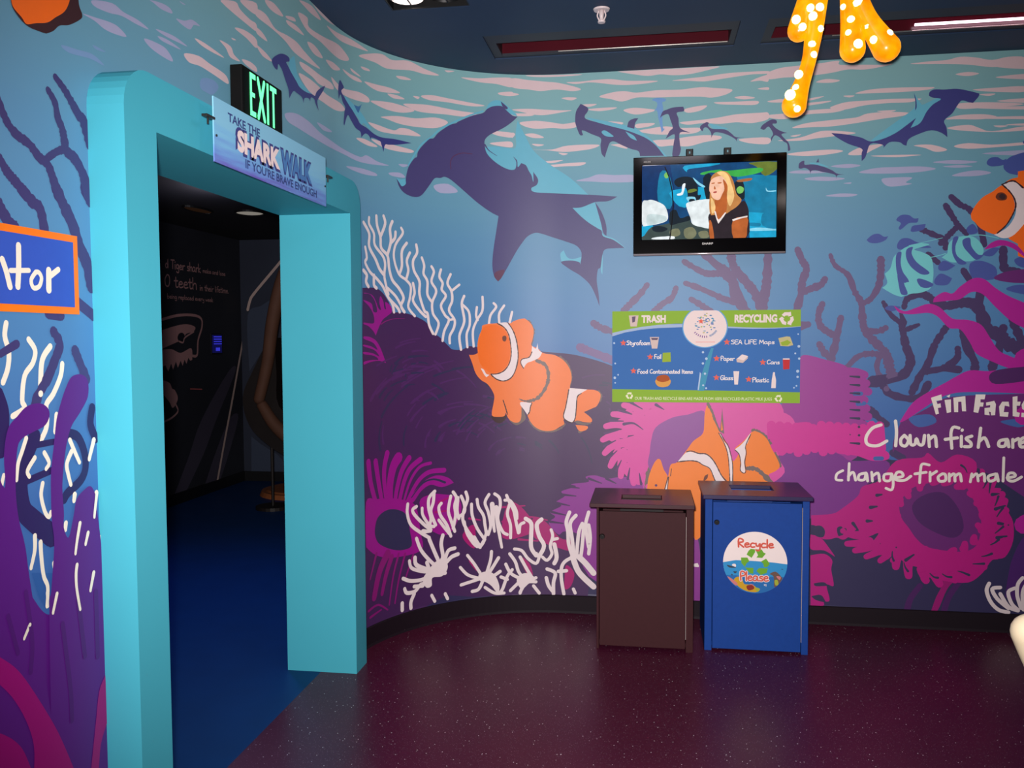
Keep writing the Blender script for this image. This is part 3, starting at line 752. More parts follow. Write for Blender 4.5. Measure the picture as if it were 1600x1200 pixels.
    ('B', 'painted_reef', 'dark purple reef mass painted across the lower wall', '''P|1|reefnavy|1||4202,384c 4830,510 5592,967 5812,1430 6101,1339 6490,1197 6869,1200 7005,1201 7173,1202 7183,991 7409,924 7989,1003 8611,945 9201,1054 10319,1038c 10372,-49c 8076,51 4192,18c
P|2|reef|1||4238,1862c 4339,1867 4398,1846 4445,1797 4472,1747 4527,1745 4593,1735 4657,1715 4707,1688 4748,1635 4788,1610 4840,1563 4868,1541 4927,1540 4966,1558 5016,1554 5223,1538 5475,1518 5611,1500 5802,1441 5993,1339 5995,752 5703,596 5591,-11 4826,142 4569,-24 4192,18c
S|3|reefdark|1|16,6|5072,1336 5128,1324 5182,1307 5233,1285 5282,1258
S|3|reef2|1|13,6|5359,1237 5384,1221 5408,1204 5430,1186 5452,1166
S|3|reefdark|1|13,6|4857,1116 4869,1121 4882,1124 4896,1127 4910,1129
S|3|reef2|1|15,7|4391,1048 4386,1072 4385,1096 4388,1120 4393,1144
S|3|reef2|1|15,6|5227,1432 5270,1422 5312,1410 5353,1394 5393,1377
S|3|reefdark|1|9,6|4935,1131 4948,1131 4961,1131 4975,1130 4988,1129
S|3|reef2|1|21,7|4294,1285 4320,1313 4349,1341 4383,1367 4419,1394
S|3|reef2|1|15,6|4342,1316 4407,1361 4480,1402 4560,1439 4645,1471
S|3|reefdark|1|17,7|4380,1192 4415,1234 4459,1273 4512,1311 4571,1344
S|3|reef2|1|12,6|5413,1351 5456,1326 5496,1297 5535,1266 5570,1233
S|3|reef2|1|13,6|4708,1063 4711,1073 4715,1082 4720,1091 4725,1100
S|3|reefdark|1|16,8|4366,1018 4358,1055 4359,1093 4366,1129 4381,1166
S|3|reef2|1|12,6|5080,1170 5105,1160 5130,1148 5153,1134 5174,1119
S|3|reef2|1|16,6|5053,1271 5076,1268 5100,1264 5124,1260 5148,1254
S|3|reefdark|1|9,5|4957,1071 4972,1067 4987,1062 5001,1055 5014,1047
S|3|reef2|1|9,6|4533,1360 4585,1387 4640,1412 4699,1433 4760,1451
S|3|reef2|1|12,6|4776,1031 4782,1043 4791,1055 4803,1066 4817,1077
S|3|reefdark|1|12,6|5321,1283 5374,1245 5422,1200 5462,1151 5495,1097
S|3|reef2|1|10,5|4831,1229 4869,1236 4908,1241 4948,1242 4989,1241
S|3|reef2|1|10,6|5167,1368 5230,1347 5290,1320 5346,1286 5397,1248
S|3|reef2|1|16,6|5281,1217 5310,1197 5337,1175 5363,1150 5386,1124
S|3|reef2|1|11,6|4594,1249 4619,1268 4648,1286 4678,1303 4711,1318
S|3|reefdark|1|18,6|4754,1033 4759,1045 4766,1057 4775,1069 4786,1080
S|3|reef2|1|15,6|4687,1003 4688,1024 4692,1045 4700,1065 4712,1084
S|3|reef2|1|17,6|4592,1155 4612,1177 4636,1198 4663,1218 4694,1236
S|3|reefdark|1|16,6|4754,1262 4774,1272 4795,1281 4817,1289 4840,1296
S|3|reef2|1|10,6|4868,1079 4884,1083 4900,1086 4917,1087 4934,1087
S|3|reef2|1|15,6|5348,1242 5388,1210 5423,1174 5455,1134 5481,1092
S|3|reefdark|1|16,6|4844,1111 4855,1115 4866,1119 4878,1123 4890,1126
S|3|reef2|1|16,6|4775,1187 4812,1200 4850,1210 4891,1216 4932,1218
S|3|reefdark|1|12,5|4748,1394 4790,1407 4833,1418 4877,1427 4923,1433
S|3|reef2|1|17,6|4782,1109 4804,1122 4828,1132 4854,1139 4882,1145
S|3|reef2|1|10,5|4790,1352 4830,1363 4870,1371 4912,1377 4954,1381
S|3|reefdark|1|12,6|5029,1173 5062,1162 5092,1149 5122,1133 5148,1114
S|3|reef2|1|14,6|5160,1391 5219,1373 5277,1351 5332,1323 5384,1291
S|3|reef2|1|12,6|4530,1344 4585,1372 4644,1398 4707,1421 4772,1439
S|3|reefdark|1|11,6|5080,1264 5122,1252 5163,1237 5201,1218 5238,1195
S|3|reef2|1|14,6|4901,1073 4910,1074 4919,1075 4929,1076 4938,1076
S|3|reefdark|1|15,6|5120,1235 5158,1221 5193,1203 5226,1182 5257,1158
S|3|reef2|1|15,5|4939,1229 4976,1227 5014,1223 5051,1216 5087,1206
S|3|reef2|1|14,6|5094,1186 5129,1169 5162,1150 5191,1127 5218,1102
S|3|reefdark|1|13,6|5475,1300 5520,1262 5561,1221 5598,1176 5629,1127
S|3|reef2|1|13,6|5028,1117 5053,1106 5076,1093 5096,1077 5115,1059
S|3|reef2|1|10,6|5061,1372 5120,1363 5177,1348 5232,1328 5285,1303
S|3|reefdark|1|12,5|4866,1431 4930,1438 4995,1440 5059,1437 5124,1429
S|3|reef2|1|15,6|5123,1320 5171,1306 5218,1288 5262,1266 5304,1240
S|3|reef2|1|15,6|4789,1029 4792,1037 4797,1045 4803,1053 4810,1060
S|3|reefdark|1|9,5|4965,1164 4991,1161 5017,1156 5042,1149 5066,1140
S|3|reef2|1|12,6|4569,1186 4581,1201 4594,1216 4609,1231 4625,1245
S|3|reef2|1|11,6|4627,1114 4635,1128 4645,1143 4656,1156 4669,1170
S|3|reefdark|1|14,6|4676,1242 4711,1260 4748,1276 4788,1289 4829,1300
S|3|reef2|1|12,6|5114,1101 5126,1095 5137,1087 5148,1079 5158,1071
S|3|reef2|1|16,6|4788,1182 4803,1190 4819,1197 4836,1203 4854,1209
S|3|reefdark|1|12,7|4541,1026 4540,1052 4543,1078 4551,1103 4563,1128
S|3|reef2|1|17,6|4605,1255 4640,1277 4679,1297 4720,1315 4765,1330
S|3|reef2|1|14,5|4582,1394 4650,1422 4722,1446 4797,1464 4873,1477
S|3|reefdark|1|17,7|4366,1296 4376,1309 4389,1321 4404,1333 4421,1344
S|3|reef2|1|12,6|4895,1420 4928,1400 4958,1377 4986,1351 5009,1323
S|3|reefdark|1|13,5|4603,1414 4623,1415 4643,1416 4664,1415 4684,1414
S|3|reef2|1|11,6|4348,1463 4383,1476 4420,1489 4458,1500 4498,1509
S|3|reef2|1|16,6|4731,1298 4743,1290 4755,1282 4766,1273 4775,1263
S|3|reefdark|1|16,5|4583,1502 4616,1505 4649,1507 4682,1507 4716,1505
S|3|reef2|1|16,6|4465,1385 4486,1392 4507,1398 4529,1403 4551,1407
S|3|reef2|1|11,6|4385,1357 4403,1368 4424,1378 4447,1388 4471,1396
S|3|reefdark|1|15,5|4466,1418 4490,1426 4515,1432 4540,1437 4566,1441
S|3|reef2|1|11,6|4706,1308 4724,1299 4740,1289 4755,1277 4768,1264
S|3|reefdark|1|14,7|4403,1279 4414,1293 4428,1306 4446,1318 4466,1329
S|3|reef2|1|13,5|4473,1416 4506,1424 4540,1430 4575,1434 4610,1436
S|3|reefdark|1|11,5|4553,1347 4569,1350 4586,1352 4602,1353 4620,1353
S|3|reef2|1|14,5|4490,1398 4513,1405 4537,1410 4561,1414 4587,1417
S|3|reefdark|1|13,6|4737,1350 4764,1337 4787,1323 4809,1306 4828,1287
S|3|reef2|1|13,5|4621,1270 4629,1268 4636,1266 4644,1263 4651,1260
S|3|reef2|1|15,5|4601,1450 4634,1451 4668,1449 4701,1447 4733,1442
S|3|reefdark|1|11,6|4454,1351 4479,1360 4506,1368 4535,1374 4565,1378
S|3|reefdark|1|16,6|5361,986 5370,981 5379,975 5387,969 5395,962
S|3|reef2|1|15,6|5174,1157 5199,1163 5225,1167 5251,1169 5277,1170
S|3|reef2|1|14,6|4893,1115 4915,1139 4941,1162 4969,1183 5000,1202
S|3|reefdark|1|14,6|5126,1089 5141,1096 5157,1102 5173,1107 5190,1112
S|3|reef2|1|16,6|4890,1063 4901,1082 4914,1101 4928,1119 4945,1137
S|3|reef2|1|15,6|5387,1155 5407,1151 5427,1146 5447,1141 5467,1134
S|3|reefdark|1|10,6|5625,1027 5647,993 5664,958 5677,920 5684,880
S|3|reef2|1|17,6|4960,1134 4989,1156 5022,1176 5058,1194 5096,1209
S|3|reef2|1|17,6|4955,1077 4970,1094 4986,1110 5004,1126 5024,1141
S|3|reefdark|1|11,6|5256,992 5267,991 5278,988 5289,985 5300,981
S|3|reef2|1|13,6|4946,1022 4952,1036 4960,1050 4969,1064 4978,1078
S|3|reef2|1|15,6|5128,932 5132,939 5137,946 5142,953 5149,959
S|3|reefdark|1|12,6|4900,1106 4920,1128 4942,1150 4968,1170 4996,1189
S|3|reef2|1|12,6|5190,1130 5228,1134 5266,1134 5306,1131 5344,1124
S|3|reef2|1|14,6|5268,957 5274,955 5280,953 5286,951 5292,948
S|3|reefdark|1|14,6|5439,1007 5456,991 5470,974 5483,955 5493,935
S|3|reef2|1|15,6|5247,1028 5260,1028 5273,1027 5286,1026 5300,1023
S|3|reef2|1|12,6|5014,1038 5024,1051 5036,1063 5049,1075 5063,1086
S|3|reefdark|1|15,6|4958,1090 4983,1113 5012,1134 5043,1153 5078,1169
S|3|reef2|1|10,6|5268,967 5274,966 5281,964 5287,962 5293,959
S|3|reef2|1|13,6|5025,1078 5052,1097 5083,1114 5116,1128 5151,1139
S|3|reefdark|1|15,6|5359,1000 5368,995 5378,990 5387,985 5395,979
S|3|reef2|1|15,6|5143,940 5150,948 5158,955 5168,961 5178,966
S|3|reef2|1|15,6|5084,963 5094,977 5107,990 5121,1001 5139,1012
S|3|reefdark|1|12,6|4913,1090 4935,1115 4961,1139 4991,1160 5024,1180
S|3|reef2|1|12,6|5151,1012 5166,1018 5182,1023 5198,1027 5215,1030
S|3|reefdark|1|17,7|4474,1424 4479,1436 4486,1448 4496,1458 4508,1469
S|3|reef2|1|13,5|4493,1554 4524,1566 4557,1575 4592,1582 4628,1586
S|3|reef2|1|12,5|4608,1533 4632,1536 4657,1537 4683,1536 4708,1534
S|3|reefdark|1|11,7|4559,1398 4559,1401 4559,1404 4560,1407 4561,1411
S|3|reef2|1|9,5|4522,1580 4556,1589 4590,1596 4626,1601 4663,1603
S|3|reef2|1|13,6|4753,1477 4767,1469 4781,1460 4793,1450 4804,1439
S|3|reefdark|1|13,7|4450,1431 4452,1438 4454,1446 4458,1454 4462,1461
S|3|reef2|1|10,6|4540,1474 4555,1481 4572,1487 4590,1493 4610,1496
S|3|reef2|1|12,6|4545,1446 4550,1450 4555,1454 4561,1458 4567,1462
S|3|reefdark|1|16,5|4605,1462 4611,1464 4617,1465 4623,1467 4630,1468
S|3|reef2|1|15,6|4745,1453 4757,1446 4767,1437 4776,1427 4784,1416
S|3|reef2|1|14,6|4779,1456 4787,1450 4795,1444 4802,1438 4809,1431
S|3|reefdark|1|10,5|4652,1473 4667,1472 4681,1470 4695,1467 4708,1463
S|3|reef2|1|12,7|4526,1400 4526,1404 4526,1409 4527,1414 4528,1419
S|3|reef2|1|12,6|4765,1445 4774,1438 4782,1430 4788,1422 4794,1414
S|3|reefdark|1|16,6|4487,1470 4500,1480 4515,1490 4531,1499 4550,1506
S|3|reefdark|1|16,6|5616,1251 5624,1259 5632,1267 5641,1273 5652,1279
S|3|reef2|1|9,6|5632,1374 5662,1383 5692,1388 5724,1390 5757,1389
S|3|reef2|1|10,6|5771,1236 5777,1232 5782,1227 5787,1222 5792,1217
S|3|reef2|1|16,6|5549,1235 5550,1242 5552,1251 5555,1258 5558,1266
S|3|reefdark|1|10,6|5569,1207 5569,1217 5570,1226 5573,1236 5576,1245
S|3|reef2|1|10,6|5666,1298 5676,1302 5687,1305 5697,1307 5709,1309
S|3|reef2|1|13,5|5786,1194 5787,1190 5788,1185 5789,1180 5789,1176
S|3|reefdark|1|11,6|5730,1331 5741,1331 5752,1331 5763,1331 5774,1330
S|3|reef2|1|14,6|5709,1272 5722,1272 5735,1271 5747,1268 5759,1264
S|3|reef2|1|13,6|5485,1349 5493,1360 5502,1372 5512,1383 5523,1394
S|3|reefdark|1|14,6|5749,1346 5766,1344 5782,1342 5798,1338 5815,1334
S|3|reef2|1|10,5|5867,1265 5875,1257 5883,1248 5890,1238 5897,1229
S|3|reefdark|1|15,6|5553,1217 5555,1231 5560,1245 5567,1259 5576,1272
P|3|magenta|1||4249,1838c 4277,1837 4319,1828 4346,1798 4365,1763 4385,1755 4373,1795 4383,1826 4405,1796 4411,1765 4424,1760 4418,1796 4456,1779 4468,1748 4436,1725 4397,1702 4363,1656 4342,1619c 4322,1643 4281,1669 4245,1677 4245,1686 4295,1682 4330,1687 4324,1731 4290,1770 4248,1795 4248,1801 4312,1784 4324,1745 4355,1745 4339,1798 4299,1832 4248,1834c
S|3|magenta2|1|6,2|4384,1679 4429,1698 4492,1710 4558,1711
P|3|magenta|1||4243,1616c 4294,1612 4342,1594 4375,1558 4400,1513 4418,1474c 4367,1487 4305,1484 4240,1470c 4240,1485 4305,1493 4360,1493 4327,1514 4241,1525 4241,1536 4313,1528 4354,1514 4367,1513 4327,1545 4242,1564 4242,1573 4307,1563 4354,1545 4321,1581 4243,1603'''),
    ('B', 'painted_anemone', 'magenta anemone with dark round centre painted beside the doorway', '''P|2|plum|1||4229,528c 4436,466 4641,428 4584,277 4549,160 4431,144 4234,135c
P|3|magenta|1||4241,759 4329,761 4459,745 4557,717 4622,673 4648,535 4652,426 4454,423 4323,464 4236,526c
P|3|magenta|1||4644,697 4719,732 4801,724 4892,697 4911,612 4830,492 4706,544
S|3|magenta|1|38,30|4267,964 4285,852 4341,699
S|3|magenta|1|36,28|4327,960 4350,842 4380,718
S|3|magenta|1|35,27|4419,994 4396,922 4394,836 4411,731
S|3|magenta|1|33,26|4577,951 4525,888 4489,797 4470,713
S|3|magenta|1|31,25|4653,935 4581,891 4536,817 4500,708
S|3|magenta|1|28,22|4808,861 4710,859 4635,814 4557,709
S|3|magenta|1|60,43|4501,961 4462,913 4437,822 4435,718
S|3|magenta|1|19,15|4721,909 4647,893 4581,820 4528,695
P|3|magenta|1||4868,784c 4833,816 4762,836 4689,817 4613,763 4557,709 4601,702 4656,758 4720,787 4792,766
S|4|reefdark|1|13,6|4812,791 4741,816 4667,801 4590,731
P|4|reefdark|1||4313,603 4334,658 4391,686 4458,687 4533,659 4566,610 4577,546 4587,464 4519,452 4437,473 4350,518 4319,559
S|4|magenta2|1|46,39|4412,454 4347,373 4299,244
S|4|magenta2|1|33,25|4442,430 4398,344 4364,248
S|4|magenta2|1|17,11|4323,473 4267,350
S|4|magenta2|1|15,10|4495,437 4452,323 4419,174
S|4|magenta2|1|14,10|4541,428 4493,296 4462,172
S|4|magenta2|1|14,9|4597,409 4539,287
S|4|magenta2|1|14,9|4249,186 4331,197 4406,151
S|4|magenta2|1|14,9|4262,148 4356,164'''),
    ('B', 'painted_sea_whips', 'white branching sea whips painted right of the doorway', '''S|3|white|1|19,19|4254,2195 4300,2143 4298,2078 4348,2016 4378,1968 4414,1937
S|3|white|1|17,17|4301,2225 4301,2192 4338,2147 4343,2090 4404,2037 4421,1996 4414,1937 4425,1887 4442,1838
S|3|white|1|18,18|4359,2240 4364,2191 4388,2135 4393,2078 4440,2040 4451,1973 4473,1915 4518,1874 4551,1824 4533,1781 4555,1747
S|3|white|1|18,18|4414,2246 4425,2206 4388,2135
S|3|white|1|18,18|4478,2224 4460,2184 4465,2117 4440,2048
S|3|white|1|17,17|4500,2171 4494,2137 4464,2109
S|3|white|1|15,15|4540,2196 4550,2167 4499,2103 4486,2034 4519,1951 4569,1920 4601,1886 4595,1826 4583,1773 4626,1726
S|3|white|1|17,17|4577,2118 4543,2072 4542,1995 4525,1952
S|3|white|1|16,16|4598,2068 4576,2023 4586,1972 4569,1920
S|3|white|1|16,16|4641,2114 4646,2071 4619,2026 4624,1974 4660,1915 4659,1845 4689,1758 4710,1741 4720,1679 4745,1630
S|3|white|1|15,15|4677,2046 4692,2003 4687,1959 4712,1917 4711,1846 4742,1803
S|3|white|1|15,15|4739,2001 4754,1971 4738,1918 4768,1866 4742,1803 4746,1741 4781,1688 4760,1626
S|3|white|1|15,15|4799,1986 4789,1946 4809,1911 4803,1875 4828,1840 4797,1786 4822,1733 4846,1706 4816,1644 4805,1590
S|3|white|1|15,15|4859,1962 4839,1912 4863,1868 4867,1814 4847,1760 4881,1707 4876,1662 4851,1617 4850,1576
S|3|white|1|14,14|4912,1905 4863,1868
S|3|white|1|15,15|4941,1842 4926,1797 4940,1716 4935,1680 4910,1617 4919,1540
S|3|white|1|14,14|4931,1793 4969,1752 4973,1680 4954,1625 4958,1553
S|3|white|1|14,14|5051,1839 5050,1762 5017,1707 4992,1644 4996,1557
S|3|white|1|14,14|5017,1780 5012,1734 5021,1707
S|3|white|1|14,14|5117,1803 5131,1781 5098,1735 5088,1685
S|3|white|1|14,14|5178,1790 5149,1744 5149,1694
S|3|white|1|14,14|5224,1753 5210,1694
S|3|white|1|17,17|4265,2071 4277,2019 4263,1993 4302,1947 4353,1917 4401,1878 4442,1821 4505,1771 4522,1746
S|3|white|1|19,19|4334,1932 4333,1883 4352,1867
S|3|white|1|20,20|4248,1952 4275,1929 4268,1896 4287,1872
S|3|white|1|16,16|4617,1904 4627,1853 4616,1809 4658,1757 4699,1723
S|3|white|1|16,16|4437,1871 4494,1831 4533,1781
S|3|white|1|17,17|4442,1821 4471,1788 4482,1745
S|3|white|1|13,13|4846,1706 4871,1711'''),
    ('B', 'painted_white_coral', 'white tentacled coral painted along the skirting left of the brown bin', '''S|6|white|1|20,20|4562,699 4558,647 4583,581 4653,525 4706,490
S|6|white|1|20,20|4622,677 4595,663 4611,630 4675,567 4717,534
S|6|white|1|18,18|4660,663 4665,622 4707,562 4738,549
S|6|white|1|20,20|4745,748 4708,716 4703,662 4718,597 4707,562
S|6|white|1|20,20|4740,739 4734,686 4718,633 4748,557
S|6|white|1|19,19|4786,675 4770,654 4780,608 4820,548 4845,481
S|6|white|1|18,18|4769,582 4800,541 4840,491
S|6|white|1|19,19|4847,710 4836,665 4831,620 4850,563 4870,506
S|6|white|1|19,19|4862,732 4882,698 4871,653 4876,597 4860,525
S|6|white|1|19,19|4892,697 4886,624 4896,577
S|6|white|1|19,19|4912,704 4931,656 4930,610 4896,586
S|6|white|1|19,19|4941,725 4951,683 4931,629 4920,574 4940,517 4988,447 5026,397
S|6|white|1|17,17|4930,555 4949,479 5007,403 5046,433 5066,488
S|6|white|1|18,18|4975,653 4979,588 5008,511 5046,452
S|6|white|1|18,18|5009,678 5018,631 5047,582 5056,526 5065,469
S|6|white|1|18,18|5081,702 5057,656 5076,599 5090,523 5075,468
S|6|white|1|18,18|5115,704 5143,680 5148,633 5133,558 5161,482 5189,462
S|6|white|1|18,18|5186,692 5204,649 5228,601 5241,535 5255,469
S|6|white|1|18,18|5176,664 5209,658 5242,601 5246,554
S|6|white|1|18,18|5204,640 5190,584 5208,517 5208,442
S|6|white|1|18,18|5288,529 5265,515 5260,473
S|6|white|1|18,18|5231,375 5274,364 5311,316 5358,287 5377,325
S|6|white|1|18,18|5447,486 5456,448 5442,391 5451,344 5423,306 5395,325
S|6|white|1|18,18|5484,435 5456,429
S|6|white|1|29,15|5100,644 5104,560 5113,484
S|6|white|1|28,15|5124,624 5133,521 5156,388
S|6|white|1|28,15|4988,457 5026,406 5056,442
S|6|white|1|27,14|4664,532 4717,525
S|6|white|1|24,24|5298,552 5330,524 5330,458 5330,382 5358,334
S|6|white|1|24,24|5391,547 5363,514 5377,448 5405,391 5377,334 5358,344
S|6|white|1|24,24|5466,401 5479,326 5465,288
S|6|white|1|21,21|5555,592 5536,535 5545,479 5550,404 5573,329
S|6|white|1|21,21|5592,574 5559,526 5569,442 5582,329
S|6|white|1|20,20|5629,528 5610,481 5601,405 5596,330
S|6|white|1|20,20|5666,595 5648,520 5657,445 5666,389
S|6|white|1|20,20|5638,519 5629,406 5620,331
S|6|white|1|20,20|5666,520 5675,445 5666,351
S|6|white|1|20,20|5564,324 5526,299 5507,260 5507,194 5521,109
S|6|white|1|21,21|5423,254 5470,231 5460,174 5460,107
S|6|white|1|21,21|5536,247 5489,241
S|6|white|1|21,21|5418,202 5432,154 5460,117
S|6|white|1|34,34|5573,329 5601,254 5638,209 5694,159
S|6|white|1|34,34|5610,330 5648,294 5694,239
S|6|white|1|23,23|4794,492 4783,443 4793,368 4767,335
S|6|white|1|21,21|4620,499 4652,426 4715,353 4756,319
S|6|white|1|23,23|4706,481 4736,413 4767,345
S|6|white|1|22,22|4869,409 4829,400 4808,357
S|6|white|1|23,23|4889,372 4849,361 4818,337
S|6|white|1|20,20|4569,383 4585,340 4661,307 4714,298
S|6|white|1|25,25|4608,394 4618,351 4693,311
S|6|white|1|23,23|4688,353 4704,309
S|6|white|1|21,21|4522,295 4573,271 4639,262 4693,266
S|6|white|1|22,22|4533,235 4549,209 4605,206 4649,237 4703,227
S|6|white|1|21,21|4600,234 4660,226
S|6|white|1|22,22|4807,302 4745,293
S|6|white|1|22,22|4807,274 4745,275
P|6|white|1||4693,302 4746,348 4808,348 4823,300 4786,259 4724,260 4718,215 4681,213 4660,262
P|6|white|1||5016,239 5064,253 5112,230 5140,162 5130,120 5092,166 5054,193 5025,200
P|6|white|1||5254,213 5301,231 5348,202 5310,164 5273,137 5245,176
S|6|white|1|18,18|4948,358 4987,307 5025,247
S|6|white|1|18,18|4903,293 4947,246 5006,221 5044,217
S|6|white|1|19,19|4907,191 4966,202 5025,214
S|6|white|1|20,20|4976,145 5015,154 5044,208
S|6|white|1|19,19|5094,368 5088,317 5064,244
S|6|white|1|20,20|5136,328 5103,278 5073,234
S|6|white|1|20,20|5145,247 5102,222 5064,216
S|6|white|1|18,18|5054,160 5111,122 5168,118
S|6|white|1|18,18|5083,204 5121,145
S|6|white|1|19,19|5203,348 5236,299 5254,242 5282,203
S|6|white|1|19,19|5264,327 5301,259 5329,211
S|6|white|1|19,19|5179,288 5207,234 5254,204
S|6|white|1|19,19|5150,214 5188,197
S|6|white|1|19,19|5217,253 5188,216 5159,142 5140,120
S|6|white|1|19,19|5254,175 5206,130
S|6|white|1|19,19|5357,202 5310,183
S|6|white|1|19,19|5357,178 5301,174 5263,118
S|6|white|1|19,19|5343,154 5376,111
S|6|white|1|19,19|5282,165 5263,113
S|6|white|1|24,24|4514,159 4514,122
S|6|white|1|23,23|4600,193 4577,153 4576,119
S|6|white|1|19,19|4718,161 4738,124
S|6|white|1|19,19|4806,155 4821,124
S|6|white|1|19,19|5577,140 5587,117
P|5|magenta3|1||5340,552 5415,533 5498,440 5564,423 5564,366 5480,383 5349,438
P|5|magenta3|1||5536,280 5582,235 5563,158 5526,138 5526,214
P|5|magenta3|1||4919,482 4989,531 4997,400 4949,423
P|5|magenta3|1||4968,347 5006,259 4958,320
P|5|magenta3|1||5264,327 5320,287 5339,211 5301,231
P|5|magenta3|1||5161,444 5312,458 5349,514 5265,628 5190,640
S|5|magenta3|1|13,8|5162,623 5293,628
S|5|magenta3|1|13,8|5161,538 5312,562 5424,542
S|5|magenta3|1|13,8|5255,469 5424,476
S|5|magenta3|1|13,8|5255,431 5368,419
S|5|magenta3|1|13,7|4960,571 5028,556
S|5|magenta3|1|13,7|4969,523 5027,491
S|5|magenta3|1|14,8|4770,681 4832,702
S|5|magenta3|1|13,7|4749,629 4831,629'''),
    ('B', 'painted_white_coral', 'greyish white coral tuft painted at the skirting right of the blue bin', '''S|6|white|1|20,20|7831,264 7819,224 7841,163 7882,121 7931,110
S|6|white|1|20,20|7887,244 7847,234 7873,182 7930,132
S|6|white|1|20,20|7888,209 7930,141 7979,121
S|6|white|1|19,19|7960,243 7928,220 7946,159 7979,125
S|6|white|1|19,19|7998,301 7975,265 7973,204 7994,135
S|6|white|1|19,19|8023,276 8000,223 8006,127'''),
    ('B', 'painted_anemone', 'purple anemone with stubby tentacles painted behind the brown bin', '''P|4|orchid|1||5648,800 5703,810 5777,793 5868,805 5986,779 6140,700 6275,520 6296,59 6052,48 5666,219 5620,444 5527,478 5489,458 5433,524 5471,562 5443,590 5508,628 5471,646 5527,685 5508,713 5592,743 5564,756 5666,772
S|5|reef|1|15,6|5536,742 5611,734
S|5|reef|1|15,6|5508,694 5592,687
S|5|reef|1|15,6|5471,646 5555,630
S|5|reef|1|15,6|5452,590 5536,573
S|5|reef|1|15,6|5443,533 5517,525
S|5|reef|1|15,6|5666,791 5740,765
S|5|reef|1|15,6|5767,793 5822,766'''),
    ('B', 'painted_anemone', 'pink anemone with violet centre painted below the information sign', '''P|5|pink|1||5949,1247 6137,1285 6314,1286 6663,1270 6750,1163 6666,983 6492,962 6316,1068 6228,958 6166,884 6049,900 5995,826 5959,760 5905,787 5859,837c 5831,859 5831,924 5804,942c 5822,989 5781,1016c 5799,1053 5858,1081 5799,1108c 5858,1146 5931,1156 5876,1187c
P|6|violetpink|1||6013,945 6022,1019 6048,1093 6138,1148 6227,1167 6315,1186 6311,1068 6228,958 6166,884 6126,791 6095,772 6031,826 6004,881
S|6|reef2|1|18,4|5867,1109 5922,1114 5976,1078
S|6|reef2|1|18,4|5849,1031 5922,1045
S|6|reef2|1|18,4|5859,971 5886,962
S|6|reef2|1|18,4|5922,1188 5985,1161
S|6|reef2|1|18,4|6048,1221 6093,1194
S|6|reef2|1|18,4|5859,851 5886,888
P|5|pink2|1||5986,788 6103,828 6139,865 6139,773 6086,699 5986,733
P|5|pink|1||6173,1194 6595,1198 6760,1178 6809,1114 6748,1063 6804,999 6722,941 6757,848 6651,766 6494,727'''),
    ('B', 'painted_anemone', 'large magenta anemone painted behind the blue bin and below the sign', '''P|3|orchid2|1||6782,1413 6832,1490 6872,1501 6967,1476 7062,1448 7096,1413 7103,1378 7154,1357 7137,1322 7178,1290 7155,1255 7189,1202 7157,1167 7181,1114 7159,1026 7110,919 6839,914 6701,983
P|4|rose|1||6613,1117 6717,1073 6794,1119 6887,1129 6922,1085 7023,1108 7166,1079 7158,1043 7193,991 7293,975 7302,931 7219,921 7143,946 7076,954 7034,962 7008,993 6949,969 6915,996 6855,977 6795,985 6753,948 6710,948 6614,982
P|3|violetmag|1||6614,982 6718,939 6821,985 6923,987 7051,953 7110,919 7294,922 7295,851 7179,778 7147,688 7055,632 6954,612 6911,593 6843,591 6618,584
S|5|reefblue|1|23,23|6760,1056 6794,1048
S|5|reefblue|1|23,23|7112,1047 7141,1061
S|5|reefblue|1|23,23|7235,934 7269,935
S|5|reefblue|1|23,23|7121,1290 7155,1290
S|5|reefblue|1|23,23|7139,1233 7172,1237
S|5|reefblue|1|23,23|7128,1131 7149,1136
S|5|reefblue|1|23,23|7024,1068 7040,1077
S|5|reefblue|1|23,23|7074,1109 7090,1104'''),
